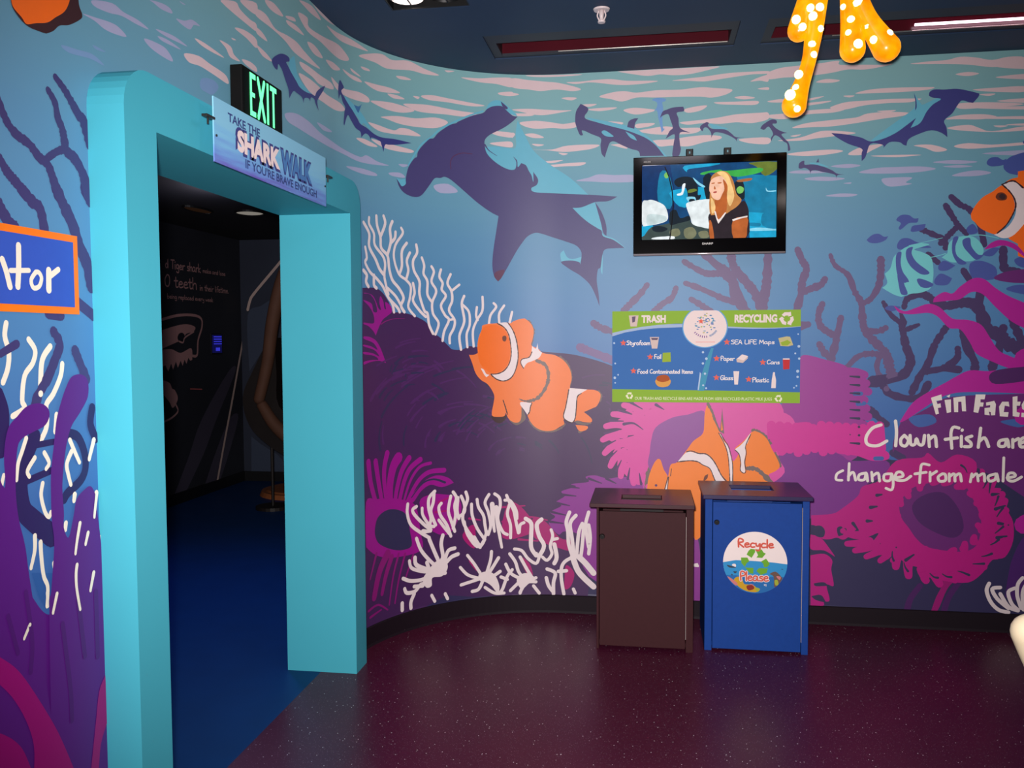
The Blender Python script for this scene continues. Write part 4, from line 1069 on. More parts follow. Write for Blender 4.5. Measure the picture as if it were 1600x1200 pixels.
    ('B', 'painted_anemone', 'magenta anemone ring with plum centre painted under the clown fish lettering', '''P|4|crimson|1||6902,610c 7013,622 7063,651 7147,724 7171,778 7262,815 7343,923 7475,943 7507,969 7573,918 7654,963 7752,921 7754,791 7875,785 7868,750 7916,725 7910,673 7943,604 7946,500 7908,411 7844,392 7797,320 7725,264 7603,268 7537,283 7463,285c 7511,327 7420,350 7365,388c 7328,364 7377,455c 7319,408 7261,398c 7277,461 7218,459c 7259,522 7184,493 7149,546c 7083,481 7040,489 6998,478 6955,486 6929,548 6903,556c
P|5|plum2|1||7364,694 7396,739 7429,775 7510,803 7673,807 7731,738 7783,608 7769,486 7722,440 7640,433 7517,451 7459,493 7416,554 7374,615
P|6|plum|1||7430,678 7495,741 7593,752 7668,667 7695,562 7647,508 7557,532 7465,591
S|5|reefdark|1|20,9|7199,587 7224,588
S|5|reefdark|1|20,9|7215,663 7248,669
S|5|reefdark|1|19,9|7247,731 7272,736
S|5|reefdark|1|19,9|7836,749 7868,754
S|5|reefdark|1|19,9|7854,671 7901,690
S|5|reefdark|1|19,9|7403,376 7444,408
S|5|reefdark|1|19,9|7871,594 7920,586
S|5|reefdark|1|19,9|7865,515 7913,525
S|5|reefdark|1|19,9|7082,535 7066,507
S|5|reefdark|1|19,9|7124,572 7150,537
S|5|reefdark|1|19,9|7294,417 7352,445
P|5|reefdark|1||6908,521c 6920,548 6954,553 6976,527 6968,491 6930,494
P|5|reefdark|1||7040,542 7065,552 7074,517 7049,498
P|4|crimson|1||6900,502c 6955,486 7016,407 7032,381c 6973,415 6901,421
P|4|crimson|1||6901,385c 6974,396 7017,362 7013,308 7027,218 6989,221 7007,136 6977,125 6973,103 6905,100c
P|5|reefdark|1||6920,227c 6972,236 7000,217c 6933,212
P|5|reefdark|1||6908,154c 6960,163 6988,121c 6934,133
S|5|crimson|1|54,40|7325,457 7308,424 7302,395
S|5|crimson|1|53,40|7363,406 7354,370 7352,338
S|5|crimson|1|53,40|7415,362 7415,326 7419,290
S|5|crimson|1|53,40|7486,330 7495,295 7509,267
S|5|crimson|1|54,40|7542,320 7558,287 7579,250
S|5|crimson|1|55,41|7610,322 7633,295 7657,277
S|5|crimson|1|55,42|7679,343 7708,322 7738,308
S|5|crimson|1|56,42|7734,375 7767,362 7800,354
S|5|crimson|1|56,42|7786,425 7821,421 7863,417
S|5|crimson|1|56,42|7823,487 7858,492 7904,498
S|5|crimson|1|55,41|7844,554 7877,567 7916,584
S|5|crimson|1|54,41|7848,620 7877,640 7903,664
S|5|crimson|1|53,40|7836,690 7859,718 7883,750
S|5|crimson|1|52,39|7807,754 7822,787 7839,825
S|5|crimson|1|52,39|7769,803 7777,838 7778,870
S|5|crimson|1|52,39|7715,847 7715,882 7709,916
S|5|crimson|1|52,39|7667,870 7660,905 7646,929
S|6|reefdark|1|5,13|7332,422 7332,395 7340,371
S|6|reefdark|1|5,13|7393,362 7401,336 7415,315
S|6|reefdark|1|5,14|7446,330 7460,307 7474,277
S|6|reefdark|1|5,14|7528,308 7548,289 7569,285
S|6|reefdark|1|5,14|7592,307 7615,293 7638,291
S|6|reefdark|1|5,14|7671,326 7696,319 7728,306
S|6|reefdark|1|5,14|7746,368 7773,369 7802,371
S|6|reefdark|1|5,14|7790,410 7815,416 7840,427
S|6|reefdark|1|5,14|7832,475 7855,488 7873,505
S|6|reefdark|1|5,13|7854,539 7873,556 7894,576
S|6|reefdark|1|5,13|7861,629 7874,652 7891,679
S|6|reefdark|1|5,13|7850,688 7859,713 7866,740
S|6|reefdark|1|5,13|7820,757 7822,784 7826,815
S|6|reefdark|1|5,13|7771,819 7766,846 7765,882
S|6|reefdark|1|5,13|7706,867 7694,891 7676,905
S|6|crimson|1|47,34|7801,622 7790,632 7785,642
S|6|crimson|1|48,35|7787,690 7773,696 7758,700
S|6|crimson|1|49,35|7750,747 7735,749 7723,753
S|6|crimson|1|49,35|7687,795 7672,792 7657,788
S|6|crimson|1|48,34|7616,819 7603,811 7590,805
S|6|crimson|1|48,34|7554,822 7543,812 7533,806
S|6|crimson|1|47,33|7475,805 7469,792 7468,773
S|6|crimson|1|46,33|7404,762 7403,747 7410,729
S|6|crimson|1|47,33|7362,711 7366,697 7372,685
S|6|crimson|1|48,34|7337,642 7346,631 7358,620
S|6|crimson|1|49,35|7337,584 7350,575 7367,569
S|6|crimson|1|50,35|7361,520 7377,515 7391,512
S|6|crimson|1|50,35|7410,465 7426,465 7439,464
S|6|crimson|1|49,35|7472,429 7488,434 7503,442
S|6|crimson|1|48,34|7547,413 7560,422 7571,424
S|6|crimson|1|47,33|7633,422 7641,434 7650,441
S|6|crimson|1|46,33|7699,449 7702,463 7703,478
S|6|crimson|1|45,32|7749,491 7748,505 7750,516
S|6|crimson|1|46,33|7789,554 7782,567 7767,580
S|5|crimson|1|50,32|7171,507 7119,509 7072,528
S|5|crimson|1|50,32|7210,474 7159,462 7095,457
S|5|crimson|1|49,32|7244,457 7197,436 7137,420
S|5|crimson|1|49,31|7290,447 7250,415 7197,388
S|5|crimson|1|48,31|7343,448 7313,407 7270,368
S|5|crimson|1|47,30|7386,460 7367,413 7335,372
S|5|orchid2|1|46,46|7042,1409 7119,1409 7170,1392
S|6|reefdark|1|7,14|7096,1385 7143,1381
S|5|orchid2|1|46,46|7043,1364 7120,1364 7180,1346
S|6|reefdark|1|7,14|7097,1339 7144,1336
S|5|orchid2|1|46,46|7044,1318 7121,1318 7191,1301
S|6|reefdark|1|7,14|7098,1293 7145,1290
S|5|orchid2|1|46,46|7044,1272 7121,1272 7172,1255
S|6|reefdark|1|7,14|7098,1248 7145,1244
S|5|orchid2|1|46,46|7045,1226 7122,1227 7183,1209
S|6|reefdark|1|7,14|7099,1202 7146,1199
S|5|orchid2|1|46,46|7046,1180 7123,1181 7193,1164
S|6|reefdark|1|7,14|7100,1156 7147,1153
S|5|orchid2|1|46,46|7046,1134 7124,1135 7174,1118
S|6|reefdark|1|7,14|7100,1110 7147,1107
S|5|orchid2|1|46,46|7047,1088 7124,1089 7185,1072
S|6|reefdark|1|7,14|7101,1064 7148,1061
S|5|orchid2|1|46,46|7048,1042 7125,1043 7195,1026
S|6|reefdark|1|7,14|7102,1018 7149,1015
S|6|rose|1|50,50|6682,1112 6694,983
S|6|rose|1|50,50|6727,1109 6739,966
S|6|rose|1|50,50|6771,1106 6783,978
S|6|rose|1|50,50|6816,1103 6828,960
S|6|rose|1|49,49|6860,1100 6872,972
S|6|rose|1|49,49|6905,1097 6916,983
S|6|rose|1|49,49|6949,1115 6961,966
S|6|rose|1|49,49|6993,1112 7005,977
S|6|rose|1|49,49|7037,1109 7048,989
S|6|rose|1|49,49|7080,1106 7092,972
S|6|rose|1|49,49|7124,1103 7136,983
S|6|rose|1|48,48|7168,1100 7180,966
S|6|rose|1|48,48|7211,1118 7223,977
S|6|rose|1|48,48|7254,1115 7266,989
S|6|pink|1|51,33|6030,1178 5997,1218 5943,1255
S|7|reef2|1|5,15|5972,1196 5907,1232
S|6|pink|1|51,33|5976,1163 5929,1200 5867,1217
S|7|reef2|1|6,15|5911,1166 5838,1188
S|6|pink|1|51,33|5929,1137 5871,1159 5806,1165
S|7|reef2|1|6,15|5864,1126 5787,1128
S|6|pink|1|52,33|5889,1100 5827,1107 5765,1095
S|7|reef2|1|6,15|5835,1074 5758,1054
S|6|pink|1|52,33|5868,1052 5802,1044 5747,1017
S|7|reef2|1|6,15|5820,1014 5754,980
S|6|pink|1|51,33|5860,1000 5802,981 5758,940
S|7|reef2|1|5,15|5828,955 5777,907
S|6|pink|1|51,33|5871,949 5820,918 5791,866
S|7|reef2|1|5,15|5853,900 5824,841
S|6|pink|1|51,33|5901,905 5861,864 5850,808
S|7|reef2|1|5,15|5901,857 5890,794
S|6|pink|1|51,33|5941,869 5919,824 5923,769
S|7|reef2|1|5,15|5955,828 5966,766
S|6|pink|1|51,33|5991,848 5984,800 6006,752
S|7|reef2|1|5,15|6020,815 6050,760'''),
    ('B', 'painted_weed', 'magenta weed blades painted at the skirting right of the blue bin', '''P|3|crimson2|1||7570,271c 7667,315 7789,311 7668,271 7620,224 7573,103 7540,101c 7564,178 7595,250
S|2|plum|1|30,34|7480,236 7432,163 7416,104
S|2|plum|1|30,33|7684,271 7629,181 7606,104
P|3|plum3|1||7913,193c 7926,307 7948,413 8016,546 8231,750 8614,844 9068,687 9782,787 10334,721c 10373,-66c 8635,146 8025,171
P|2|plum2|1||7982,1311c 8231,1346 8482,1179 8840,1282 9201,1054 9763,1223 10317,1070c 10334,721 9502,731 8622,573 7997,693c
S|4|ribbon|1|101,54|7985,1175 8233,1279 8483,1146 8783,1215 9084,1053 9485,1156
S|4|ribbon|1|100,54|7999,589 8310,735 8560,605 8918,750 9394,563
S|4|ribbon|1|98,52|7977,1482 8163,1549 8414,1414 8682,1547'''),
    ('B', 'painted_branch_coral', 'dark knobbly branch coral painted around the information sign', '''S|2|branch|1|27,36|5996,1900 5956,1847 5911,1802 5866,1757
S|2|branch|1|27,36|6156,1880 6134,1827 6081,1791 6037,1751
S|2|branch|1|26,35|6200,2027 6266,1986 6327,1958 6406,1957 6436,1934
S|2|branch|1|26,35|6209,1906 6284,1878 6363,1842 6424,1814 6503,1796
S|2|branch|1|27,35|6240,1816 6285,1789 6346,1748
S|2|branch|1|41,52|6309,2074 6371,2011 6432,1965 6467,1911 6485,1840 6538,1742
S|2|branch|1|41,52|6655,2067 6650,1909 6636,1821 6624,1741
S|2|branch|1|41,52|6453,2071 6466,2009 6484,1973 6545,1901 6597,1830 6628,1741
S|2|branch|1|36,36|5694,1686 5739,1658 5812,1635
S|3|branch2|1|44,44|5616,1549 5685,1521 5812,1471
S|2|branch|1|31,38|6812,2081 6838,2019 6860,1975 6839,1906 6832,1836 6808,1739
S|2|branch|1|32,39|6957,1917 6937,1887 6895,1870 6849,1853
S|2|branch|1|32,39|6872,1670 6830,1662
S|2|branch|1|30,37|6946,1782 6926,1721 6940,1659 6999,1615
S|2|branch|1|30,37|7044,1706 7032,1641 7017,1562 6993,1466
S|2|branch|1|30,37|6933,1562 6958,1518 6993,1483
S|2|branch|1|20,50|6985,2047 7011,1990 7078,1937 7113,1849 7147,1788 7156,1710 7166,1649 7200,1596 7250,1544 7284,1500 7302,1431 7319,1378
S|2|branch|1|35,27|7246,2020 7247,1951 7236,1874 7196,1805 7147,1780
S|2|branch|1|30,30|7277,1648 7240,1631 7182,1631
S|2|branch|1|30,30|7077,1430 7135,1492 7201,1509 7267,1500
S|2|branch|1|28,28|7251,1500 7235,1439 7253,1378 7287,1317'''),
    ('B', 'painted_branch_coral', 'dark knobbly branch coral painted behind the striped fish', '''S|2|branch3|1|21,49|7263,1787 7305,1717 7355,1673 7364,1639 7382,1552 7408,1465 7360,1387 7212,1360
S|2|branch3|1|17,29|7445,1664 7404,1647 7364,1630
S|2|branch3|1|16,28|7354,1725 7371,1673
S|2|branch3|1|30,36|7595,1663 7567,1620 7528,1552 7498,1457 7458,1387 7419,1300
S|2|branch3|1|31,37|7646,1534 7643,1482 7579,1431 7490,1413
S|2|branch3|1|31,38|7587,1431 7652,1422
S|2|branch3|1|26,69|7370,1760 7385,1803 7450,1828 7499,1810 7540,1775 7597,1766 7677,1782 7741,1756 7792,1645 7856,1602 7897,1559 7992,1524
S|2|branch3|1|40,40|7755,1841 7741,1747
S|2|branch3|1|40,40|7672,1637 7690,1551 7732,1465 7733,1422
S|2|branch3|1|40,40|7871,1644 7850,1533 7820,1431
S|2|branch3|1|39,39|7917,1686 7951,1601 7976,1558
S|2|branch3|1|39,39|7861,2059 7871,1958 7935,1940
S|2|branch3|1|27,27|7570,2299 7603,2243 7636,2191 7677,2148
S|2|branch3|1|29,29|7636,2191 7597,2150 7566,2116 7550,2100
S|2|branch3|1|28,28|7597,2344 7642,2301 7690,2274 7740,2197 7766,2087
S|2|branch3|1|28,28|7452,2174 7500,2152 7566,2116 7574,2074
S|2|branch3|1|27,27|7665,1953 7698,1901
S|2|branch3|1|28,28|7486,2041 7536,1998
S|2|branch3|1|35,35|7154,1343 7253,1343 7304,1291 7395,1265 7460,1274 7500,1344
S|2|branch3|1|34,34|7206,1203 7257,1150 7290,1124
S|2|branch3|1|35,35|7326,967 7376,941'''),
    ('B', 'painted_fish_shoal', 'dark blue fish silhouettes painted beside the striped fish', '''P|4|bluefish|1||7170,2125c 7199,2151 7232,2157 7261,2140 7281,2144c 7269,2123 7233,2108 7191,2109
P|4|bluefish|1||7321,2229 7345,2254 7385,2253 7410,2235 7434,2235c 7427,2213 7386,2210 7346,2177 7334,2186 7345,2211
P|4|bluefish|1||7395,2167c 7403,2193 7435,2200 7471,2204c 7460,2174 7411,2163
P|4|bluefish|1||7327,2092 7347,2126 7387,2129 7429,2107 7502,2079 7453,2076 7397,2077 7340,2070
P|4|bluefish|1||7676,2173 7708,2198 7733,2155 7693,2143
P|4|bluefish|1||7540,1981 7568,2006 7625,1979c 7585,1954 7545,1955
P|4|bluefish|1||7521,1904 7553,1938 7610,1911c 7586,1877 7530,1878
P|4|bluefish|1||7696,1986 7752,2002 7824,1967 7825,1908 7754,1900 7706,1918
P|4|bluefish|1||7759,2036 7806,2069 7845,2068c 7807,2026
P|4|bluefish|1||7882,1856 7936,1872 7984,1863 7985,1821 7898,1839
P|4|bluefish|1||7918,2007 7980,2023 7981,1964 7934,1973
P|4|bluefish|1||7271,1752 7296,1769 7353,1760 7313,1739
P|4|bluefish|1||7768,2515 7783,2540 7819,2545 7846,2529 7866,2535c 7859,2504c 7827,2498 7788,2498
P|4|bluefish|1||7851,2496 7866,2529 7905,2552 7974,2558 7977,2450 7899,2452 7863,2470
P|4|bluefish|1||7942,2617 7965,2633 7966,2600'''),
    ('B', 'painted_striped_fish', 'turquoise and blue striped reef fish painted in front of branch coral, the left one', '''P|5|aqua|1||7255,1865c 7281,1892 7267,1941c 7289,1961 7299,1981 7311,2029 7337,2056 7375,2083 7440,2102 7492,2094 7453,2081 7415,2068 7454,2054 7500,2026 7514,1964 7512,1896 7497,1855 7445,1835 7406,1832 7354,1815c 7314,1829
P|6|bluefish|1||7324,2043 7350,2056 7347,2001 7358,1953 7385,1904 7366,1891 7339,1919 7325,1967
P|6|bluefish|1||7376,2069 7408,2082 7402,2048 7429,2000 7495,1944 7456,1934 7403,1973 7376,2021
P|6|bluefish|1||7332,1940 7358,1946 7392,1897 7366,1891 7386,1832 7354,1829 7340,1877
P|6|bluefish|1||7431,1907 7457,1910 7515,1882 7490,1862 7451,1869
S|6|aqua|1|3,3|7388,2090 7485,2111 7556,2127'''),
    ('B', 'painted_striped_fish', 'turquoise and blue striped reef fish painted in front of branch coral, the right one', '''P|5|aqua|1||7583,2048 7590,2099 7629,2128 7685,2135 7725,2121 7758,2078 7759,2036 7712,2003 7664,2000 7608,1996 7555,2023c 7575,2040
P|6|bluefish|1||7610,2124 7637,2129 7622,2081 7632,2030 7680,1991 7640,1987 7607,2047
P|6|bluefish|1||7658,2114 7693,2124 7702,2079 7735,2036 7763,2032 7728,2007 7687,2046 7662,2080
S|6|aqua|1|4,4|7685,2135 7749,2138 7836,2119
S|6|aqua|1|4,4|7495,2024 7535,2032 7575,2044'''),
    ('B', 'painted_weed', 'magenta ribbon weed painted at the right beside the striped fish', '''P|6|ribbon|1||7516,1784c 7523,1810 7571,1839 7612,1830 7651,1868 7714,1909 7770,1904 7826,1857 7891,1814 7986,1770c 7989,1635c 7910,1678 7829,1755 7764,1824 7708,1837 7652,1800 7596,1792
P|6|ribbon|1||7316,1769c 7370,1738 7427,1755 7492,1776 7549,1758 7614,1697 7695,1688 7759,1662 7800,1602 7850,1525 7914,1491 7994,1456c 7995,1414c 7900,1431 7819,1465 7739,1508 7705,1568 7656,1637 7599,1646 7542,1706 7492,1728 7411,1721 7346,1730
P|6|ribbon|1||7766,2061c 7797,2094 7844,2110 7908,2092 7948,2057 7980,2006 7916,2058 7861,2080 7806,2069
P|6|ribbon|1||7589,1353c 7645,1388 7709,1418 7805,1414 7900,1431 7994,1448c 7998,1294c 7743,1302 7623,1293 7542,1257 7397,1152 7356,1134c 7420,1239 7501,1301
P|5|plum2|1||7817,1908 7872,1941 7982,1956c 7983,1880c 7889,1886
P|7|plum|1||7805,1388 7852,1422 7994,1439c 7996,1363c 7838,1345
P|2|plum2|1||7364,1134c 7502,1214 7623,1275 7998,1294c 8012,728c 7752,895 7573,918 7360,923 7325,1011
P|3|reefblue|1||7405,1160 7511,1179 7545,1136 7455,1109
P|3|reefblue|1||7867,1143 7954,1157 8002,1132 7955,1114'''),
    ('B', 'painted_clownfish', 'orange clown fish head with white band painted at the right edge', '''P|7|orange3|1||7914,2138c 7960,2200 7983,2233 7988,2006c 7947,2074 7883,2118
P|7|orange3|1||7861,2412c 7900,2431 7977,2441c 7980,2341c 7932,2384 7900,2406
P|7|orange3|1||7695,2249c 7714,2290 7752,2336 7799,2364 7846,2396 7878,2369 7902,2327 7911,2285 7896,2235 7866,2185 7828,2146 7804,2143 7748,2171 7716,2206 7699,2223
P|6|orange3|1||7922,2466c 8139,2479 8355,2379 8496,2210 8570,2241 8716,2335 8809,2202 8708,2123 8816,2007 8699,1943 8546,2061 8397,1982 8153,1953 7933,2024c
P|8|white|1||8176,2471c 8299,2427 8287,2216 8324,1976 8202,1952 8158,2220
P|8|white|1||8505,2217c 8570,2241 8556,2143 8577,2038 8504,2065
P|8|white|1||7845,2400c 7900,2415 7948,2380 7980,2333c 7983,2224c 7914,2138 7860,2118 7812,2138c 7836,2148 7882,2181 7912,2234 7917,2285 7906,2335 7878,2369
S|9|blackbrown|1|6,6|7845,2400 7878,2368 7906,2327 7915,2285 7898,2235 7868,2184 7828,2146
S|9|blackbrown|1|7,7|7845,2400 7900,2417 7948,2380
P|9|brown|1||7815,2338 7827,2356 7850,2358 7870,2340 7867,2321 7843,2316 7824,2322
P|10|blackbrown|1||7831,2337 7843,2352 7861,2343 7861,2326 7846,2322'''),
    ('B', 'painted_clownfish', 'orange clown fish with three white bands painted left of the information sign', '''S|6|fringe|1|18,12|5320,1697 5342,1658 5343,1613 5334,1561
S|6|fringe|1|14,8|5503,1493 5545,1451 5562,1406 5565,1360 5554,1315
S|6|fringe|1|14,8|5324,1123 5366,1077 5418,1065 5464,1065 5509,1084 5529,1107
P|6|blackbrown|1||5101,1160 5111,1130 5144,1113 5177,1129 5193,1164c 5170,1161
P|6|fringe|1||5203,1135 5242,1100 5278,1114 5301,1140 5288,1185 5275,1212c 5269,1140
S|6|fringe|1|15,6|5722,1293 5738,1271 5732,1238
S|6|fringe|1|16,7|5597,1121 5639,1107 5677,1112
S|6|fringe|1|15,6|5613,1062 5658,1083
P|7|orange|1||4966,1510c 4993,1509 5020,1519c 5017,1563 5027,1614 5044,1653 5048,1675 5081,1685 5127,1688 5186,1694 5213,1688 5232,1700 5271,1713 5297,1716c 5323,1697 5342,1671 5349,1639 5342,1594 5335,1561 5374,1542 5393,1522 5419,1512 5465,1506 5510,1483 5542,1451 5562,1412 5568,1367 5558,1321 5574,1312 5658,1306 5703,1303 5732,1284 5732,1251 5713,1212 5690,1199 5639,1176c 5681,1141 5681,1118 5639,1118 5600,1127 5568,1114 5522,1133 5525,1107 5496,1087 5457,1067 5399,1067 5353,1090 5324,1126 5308,1162 5276,1218c 5272,1133 5242,1114 5203,1135 5184,1174c 5170,1152 5111,1153 5101,1176 5111,1227 5115,1279 5079,1338 5039,1364 5006,1404 4986,1461
P|7|orange|1||5590,1101c 5658,1095 5652,1073 5613,1066
P|8|orange2|1||5054,1665 5094,1678 5140,1675 5180,1646 5206,1594 5212,1523 5198,1459 5165,1420 5112,1402 5066,1422 5033,1461 5020,1512 5020,1570 5034,1621
P|9|white|1||5134,1688c 5186,1694 5206,1678 5225,1646 5245,1594 5254,1536 5254,1478 5237,1413 5211,1375 5172,1359 5132,1369 5096,1396c 5139,1401 5178,1420 5205,1459 5215,1510 5212,1568 5199,1626 5173,1665
P|9|white|1||5036,1432c 5053,1425 5069,1399 5086,1393 5069,1380c 5056,1396
P|9|white|1||5339,1558c 5361,1542 5371,1574c 5377,1535 5397,1519c 5380,1490 5342,1471 5309,1458 5289,1429c 5273,1465 5286,1484 5322,1493 5335,1523
P|9|white|1||5276,1234 5337,1227c 5328,1205 5324,1179 5311,1159c 5288,1192 5269,1218
P|9|white|1||5558,1315c 5658,1306c 5620,1283 5600,1263 5594,1199 5587,1140 5568,1114c 5522,1143 5535,1198 5545,1263
S|10|blackbrown|1|5,5|5137,1688 5176,1665 5202,1626 5214,1568 5217,1510 5206,1459 5178,1419 5139,1400 5096,1397
S|10|blackbrown|1|5,5|5199,1691 5227,1649 5247,1594 5256,1536 5256,1478 5239,1412 5212,1372 5172,1357 5132,1367 5099,1392
S|10|blackbrown|1|5,5|5289,1429 5273,1458 5280,1481 5322,1493 5338,1523
S|10|blackbrown|1|5,5|5552,1305 5545,1263 5534,1205 5522,1143 5568,1114 5588,1140 5595,1199 5601,1263 5623,1283
S|10|blackbrown|1|5,5|5337,1227 5328,1205 5324,1179 5312,1159
S|10|blackbrown|1|5,5|5168,1246 5181,1207 5193,1164
S|10|fringe|1|17,16|5367,1472 5413,1450 5432,1406 5431,1354 5409,1302 5370,1256 5321,1238
S|10|fringe|1|13,3|5321,1238 5289,1241 5263,1252
P|10|brown|1||5165,1607 5173,1617 5186,1615 5190,1601 5183,1585 5169,1588'''),
    ('B', 'painted_clownfish', 'orange clown fish painted below the information sign, half hidden by the bins', '''S|6|fringe|1|19,17|6055,912 6019,871 6002,813 5994,715
S|6|fringe|1|19,16|6584,1080 6631,1063 6670,1018 6692,968 6714,934 6731,884
P|7|orange4|1||5997,715c 6008,807 6036,883 6058,912c 6075,906 6092,855 6115,815 6123,781 6109,718c
P|7|orange4|1||6093,717c 6117,810 6131,879 6170,897 6225,972 6258,1018 6308,1058 6316,1109 6318,1166 6329,1217 6340,1223c 6362,1166 6385,1104 6407,1059 6441,1003 6466,930 6480,908 6507,953 6485,976 6533,1022 6571,1067 6593,1079c 6631,1062 6663,1029 6686,979 6708,940 6730,884 6708,855 6671,832 6688,787 6689,652 6301,470c 6262,469 6238,721c
S|8|fringe|1|14,8|6336,1228 6360,1183 6375,1138 6403,1076
S|8|fringe|1|19,22|6556,867 6600,865 6638,837 6693,782
P|8|white|1||6170,897c 6214,949 6242,956 6287,944 6325,942 6353,923 6381,883 6409,827 6442,782c 6382,781c 6365,826 6348,860 6309,882 6281,899 6237,903 6204,903
P|8|white|1||6396,1068c 6413,1048 6424,1020 6446,992 6460,947 6472,885 6473,783 6460,783 6456,839 6449,919 6441,969 6418,1020
P|8|white|1||6571,1061c 6555,1011 6542,993 6545,954 6537,903 6543,852 6535,841c 6518,857 6521,897 6507,948 6485,970 6512,993 6539,1022 6566,1061
P|8|white|1||6117,810c 6110,732 6097,732
P|8|white|1||6240,306 6285,320c 6291,297
S|9|blackbrown|1|5,5|6220,955 6248,960 6287,947 6325,945 6356,923 6384,883 6414,824 6448,785
S|9|blackbrown|1|5,5|6170,897 6237,905 6281,900 6309,883 6348,863 6370,815 6382,784
S|9|blackbrown|1|4,4|6396,1065 6421,1020 6441,969 6451,919 6457,839 6460,785
S|9|blackbrown|1|4,4|6407,1062 6427,1026 6449,992 6463,947 6474,885 6475,786
S|9|blackbrown|1|4,4|6486,970 6509,945 6518,897 6516,857 6535,840 6546,852 6540,903 6548,954 6544,994 6571,1059
S|9|blackbrown|1|4,4|6117,810 6098,735
S|9|blackbrown|1|4,4|6121,810 6113,735
S|9|blackbrown|1|4,4|6131,816 6136,856
P|9|brown|1||6315,791 6321,819 6340,831c 6335,806
P|8|fringe|1||6403,1071c 6409,1133 6414,1206c 6421,1133 6426,1060c
P|9|orange4|1||6408,1076c 6412,1133c 6420,1082c'''),
    ('B', 'fin_facts_lettering', 'white hand lettering reading Fin Facts, Clown fish are, change from male', '''P|11|letter|0||7514,1270 7566,1288 7571,1258 7542,1253 7547,1236 7563,1240 7566,1218 7550,1214 7556,1184 7540,1179
P|11|letter|0||7583,1258 7615,1262 7617,1193 7596,1188
P|11|letter|0||7591,1279 7611,1288 7607,1271
P|11|letter|0||7627,1271 7687,1280 7693,1198 7673,1198 7668,1250 7652,1249 7653,1193 7633,1193
P|11|letter|0||7739,1289 7788,1289 7784,1263 7764,1263 7764,1246 7780,1246 7777,1224 7761,1224 7754,1190 7730,1194
P|11|letter|0||7792,1246 7832,1255 7841,1238 7838,1178 7818,1177 7816,1195 7806,1197 7812,1177 7786,1181 7785,1216 7813,1220 7813,1233 7793,1229
P|11|letter|0||7904,1251 7908,1225 7885,1230 7881,1195 7905,1195 7902,1170 7862,1173 7857,1225 7872,1251
P|11|letter|0||7923,1277 7947,1281 7947,1251 7963,1252 7960,1230 7944,1230 7945,1196 7961,1192 7957,1170 7926,1174
P|11|letter|0||8003,1260 7979,1256 7968,1234 7972,1213 7984,1205 7984,1192 7969,1193 7968,1170 8001,1166
S|11|letter|1|17,17|7261,1120 7216,1101 7185,1053 7192,1013 7242,1005 7292,1032
S|11|letter|1|17,17|7335,1142 7341,1081 7338,1006
S|11|letter|1|17,17|7382,1064 7364,1042 7367,1013 7390,1007 7403,1038 7382,1064
S|11|letter|1|17,17|7411,1064 7416,1016 7437,1017 7444,1047 7457,1017 7478,1017 7485,1065
S|11|letter|1|16,16|7505,1066 7511,1004
S|11|letter|1|17,17|7510,1044 7538,1062 7547,1005
S|11|letter|1|16,16|7659,1107 7630,1111 7619,1076 7625,997
S|11|letter|1|17,17|7591,1045 7652,1054
S|11|letter|1|16,16|7672,1063 7673,1007
S|11|letter|1|16,16|7675,1095 7676,1097
S|11|letter|1|17,17|7724,1064 7696,1051 7719,1029 7719,1009 7689,1007
S|11|letter|1|16,16|7768,1108 7758,1004
S|11|letter|1|17,17|7761,1034 7789,1056 7810,1009
S|11|letter|1|17,17|7901,1049 7865,1040 7862,1014 7890,1014 7901,1049 7910,1010
S|11|letter|1|16,16|7929,1049 7930,1006
S|11|letter|1|17,17|7929,1037 7956,1054
S|11|letter|1|17,17|7965,1028 7992,1042 7984,1059 7964,1041 7969,1011 7997,1012
S|11|letter|1|14,14|7065,865 7035,846 7031,815 7061,811
S|11|letter|1|14,14|7098,905 7095,812
S|11|letter|1|15,15|7095,834 7119,857 7133,813
S|11|letter|1|15,15|7187,854 7153,844 7149,817 7179,818 7188,854 7196,810
S|11|letter|1|14,14|7216,859 7221,810
S|11|letter|1|15,15|7220,837 7249,855 7258,811
S|11|letter|1|14,14|7320,852 7283,847 7283,816 7312,816 7321,852 7329,799 7321,764 7292,772
S|11|letter|1|15,15|7337,830 7378,840 7369,862 7345,857 7341,821 7387,818 7419,841
S|11|letter|1|14,14|7512,904 7476,908 7468,872 7465,806
S|11|letter|1|15,15|7440,854 7497,864
S|11|letter|1|14,14|7517,865 7518,816
S|11|letter|1|15,15|7518,847 7550,870
S|11|letter|1|15,15|7579,857 7559,839 7567,817 7596,822 7595,853 7579,857
S|11|letter|1|14,14|7615,858 7616,818
S|11|letter|1|15,15|7620,845 7640,858 7645,819
S|11|letter|1|15,15|7644,845 7668,859 7677,820
S|11|letter|1|14,14|7729,860 7722,816
S|11|letter|1|14,14|7733,843 7753,861 7762,822
S|11|letter|1|15,15|7761,848 7789,861 7794,822
S|11|letter|1|15,15|7849,862 7813,849 7818,823 7846,832 7853,863 7862,824
S|11|letter|1|14,14|7887,950 7886,824
S|11|letter|1|15,15|7906,842 7945,851 7937,868 7913,864 7910,833 7938,825 7977,848'''),
    ('L', 'painted_purple_coral', 'purple coral bed painted along the left wall', '''P|1|purple|1||1037,1013c 1175,1218 1299,1091 1433,1197 1577,1025 1735,1063c 1670,-260c 967,-378c'''),
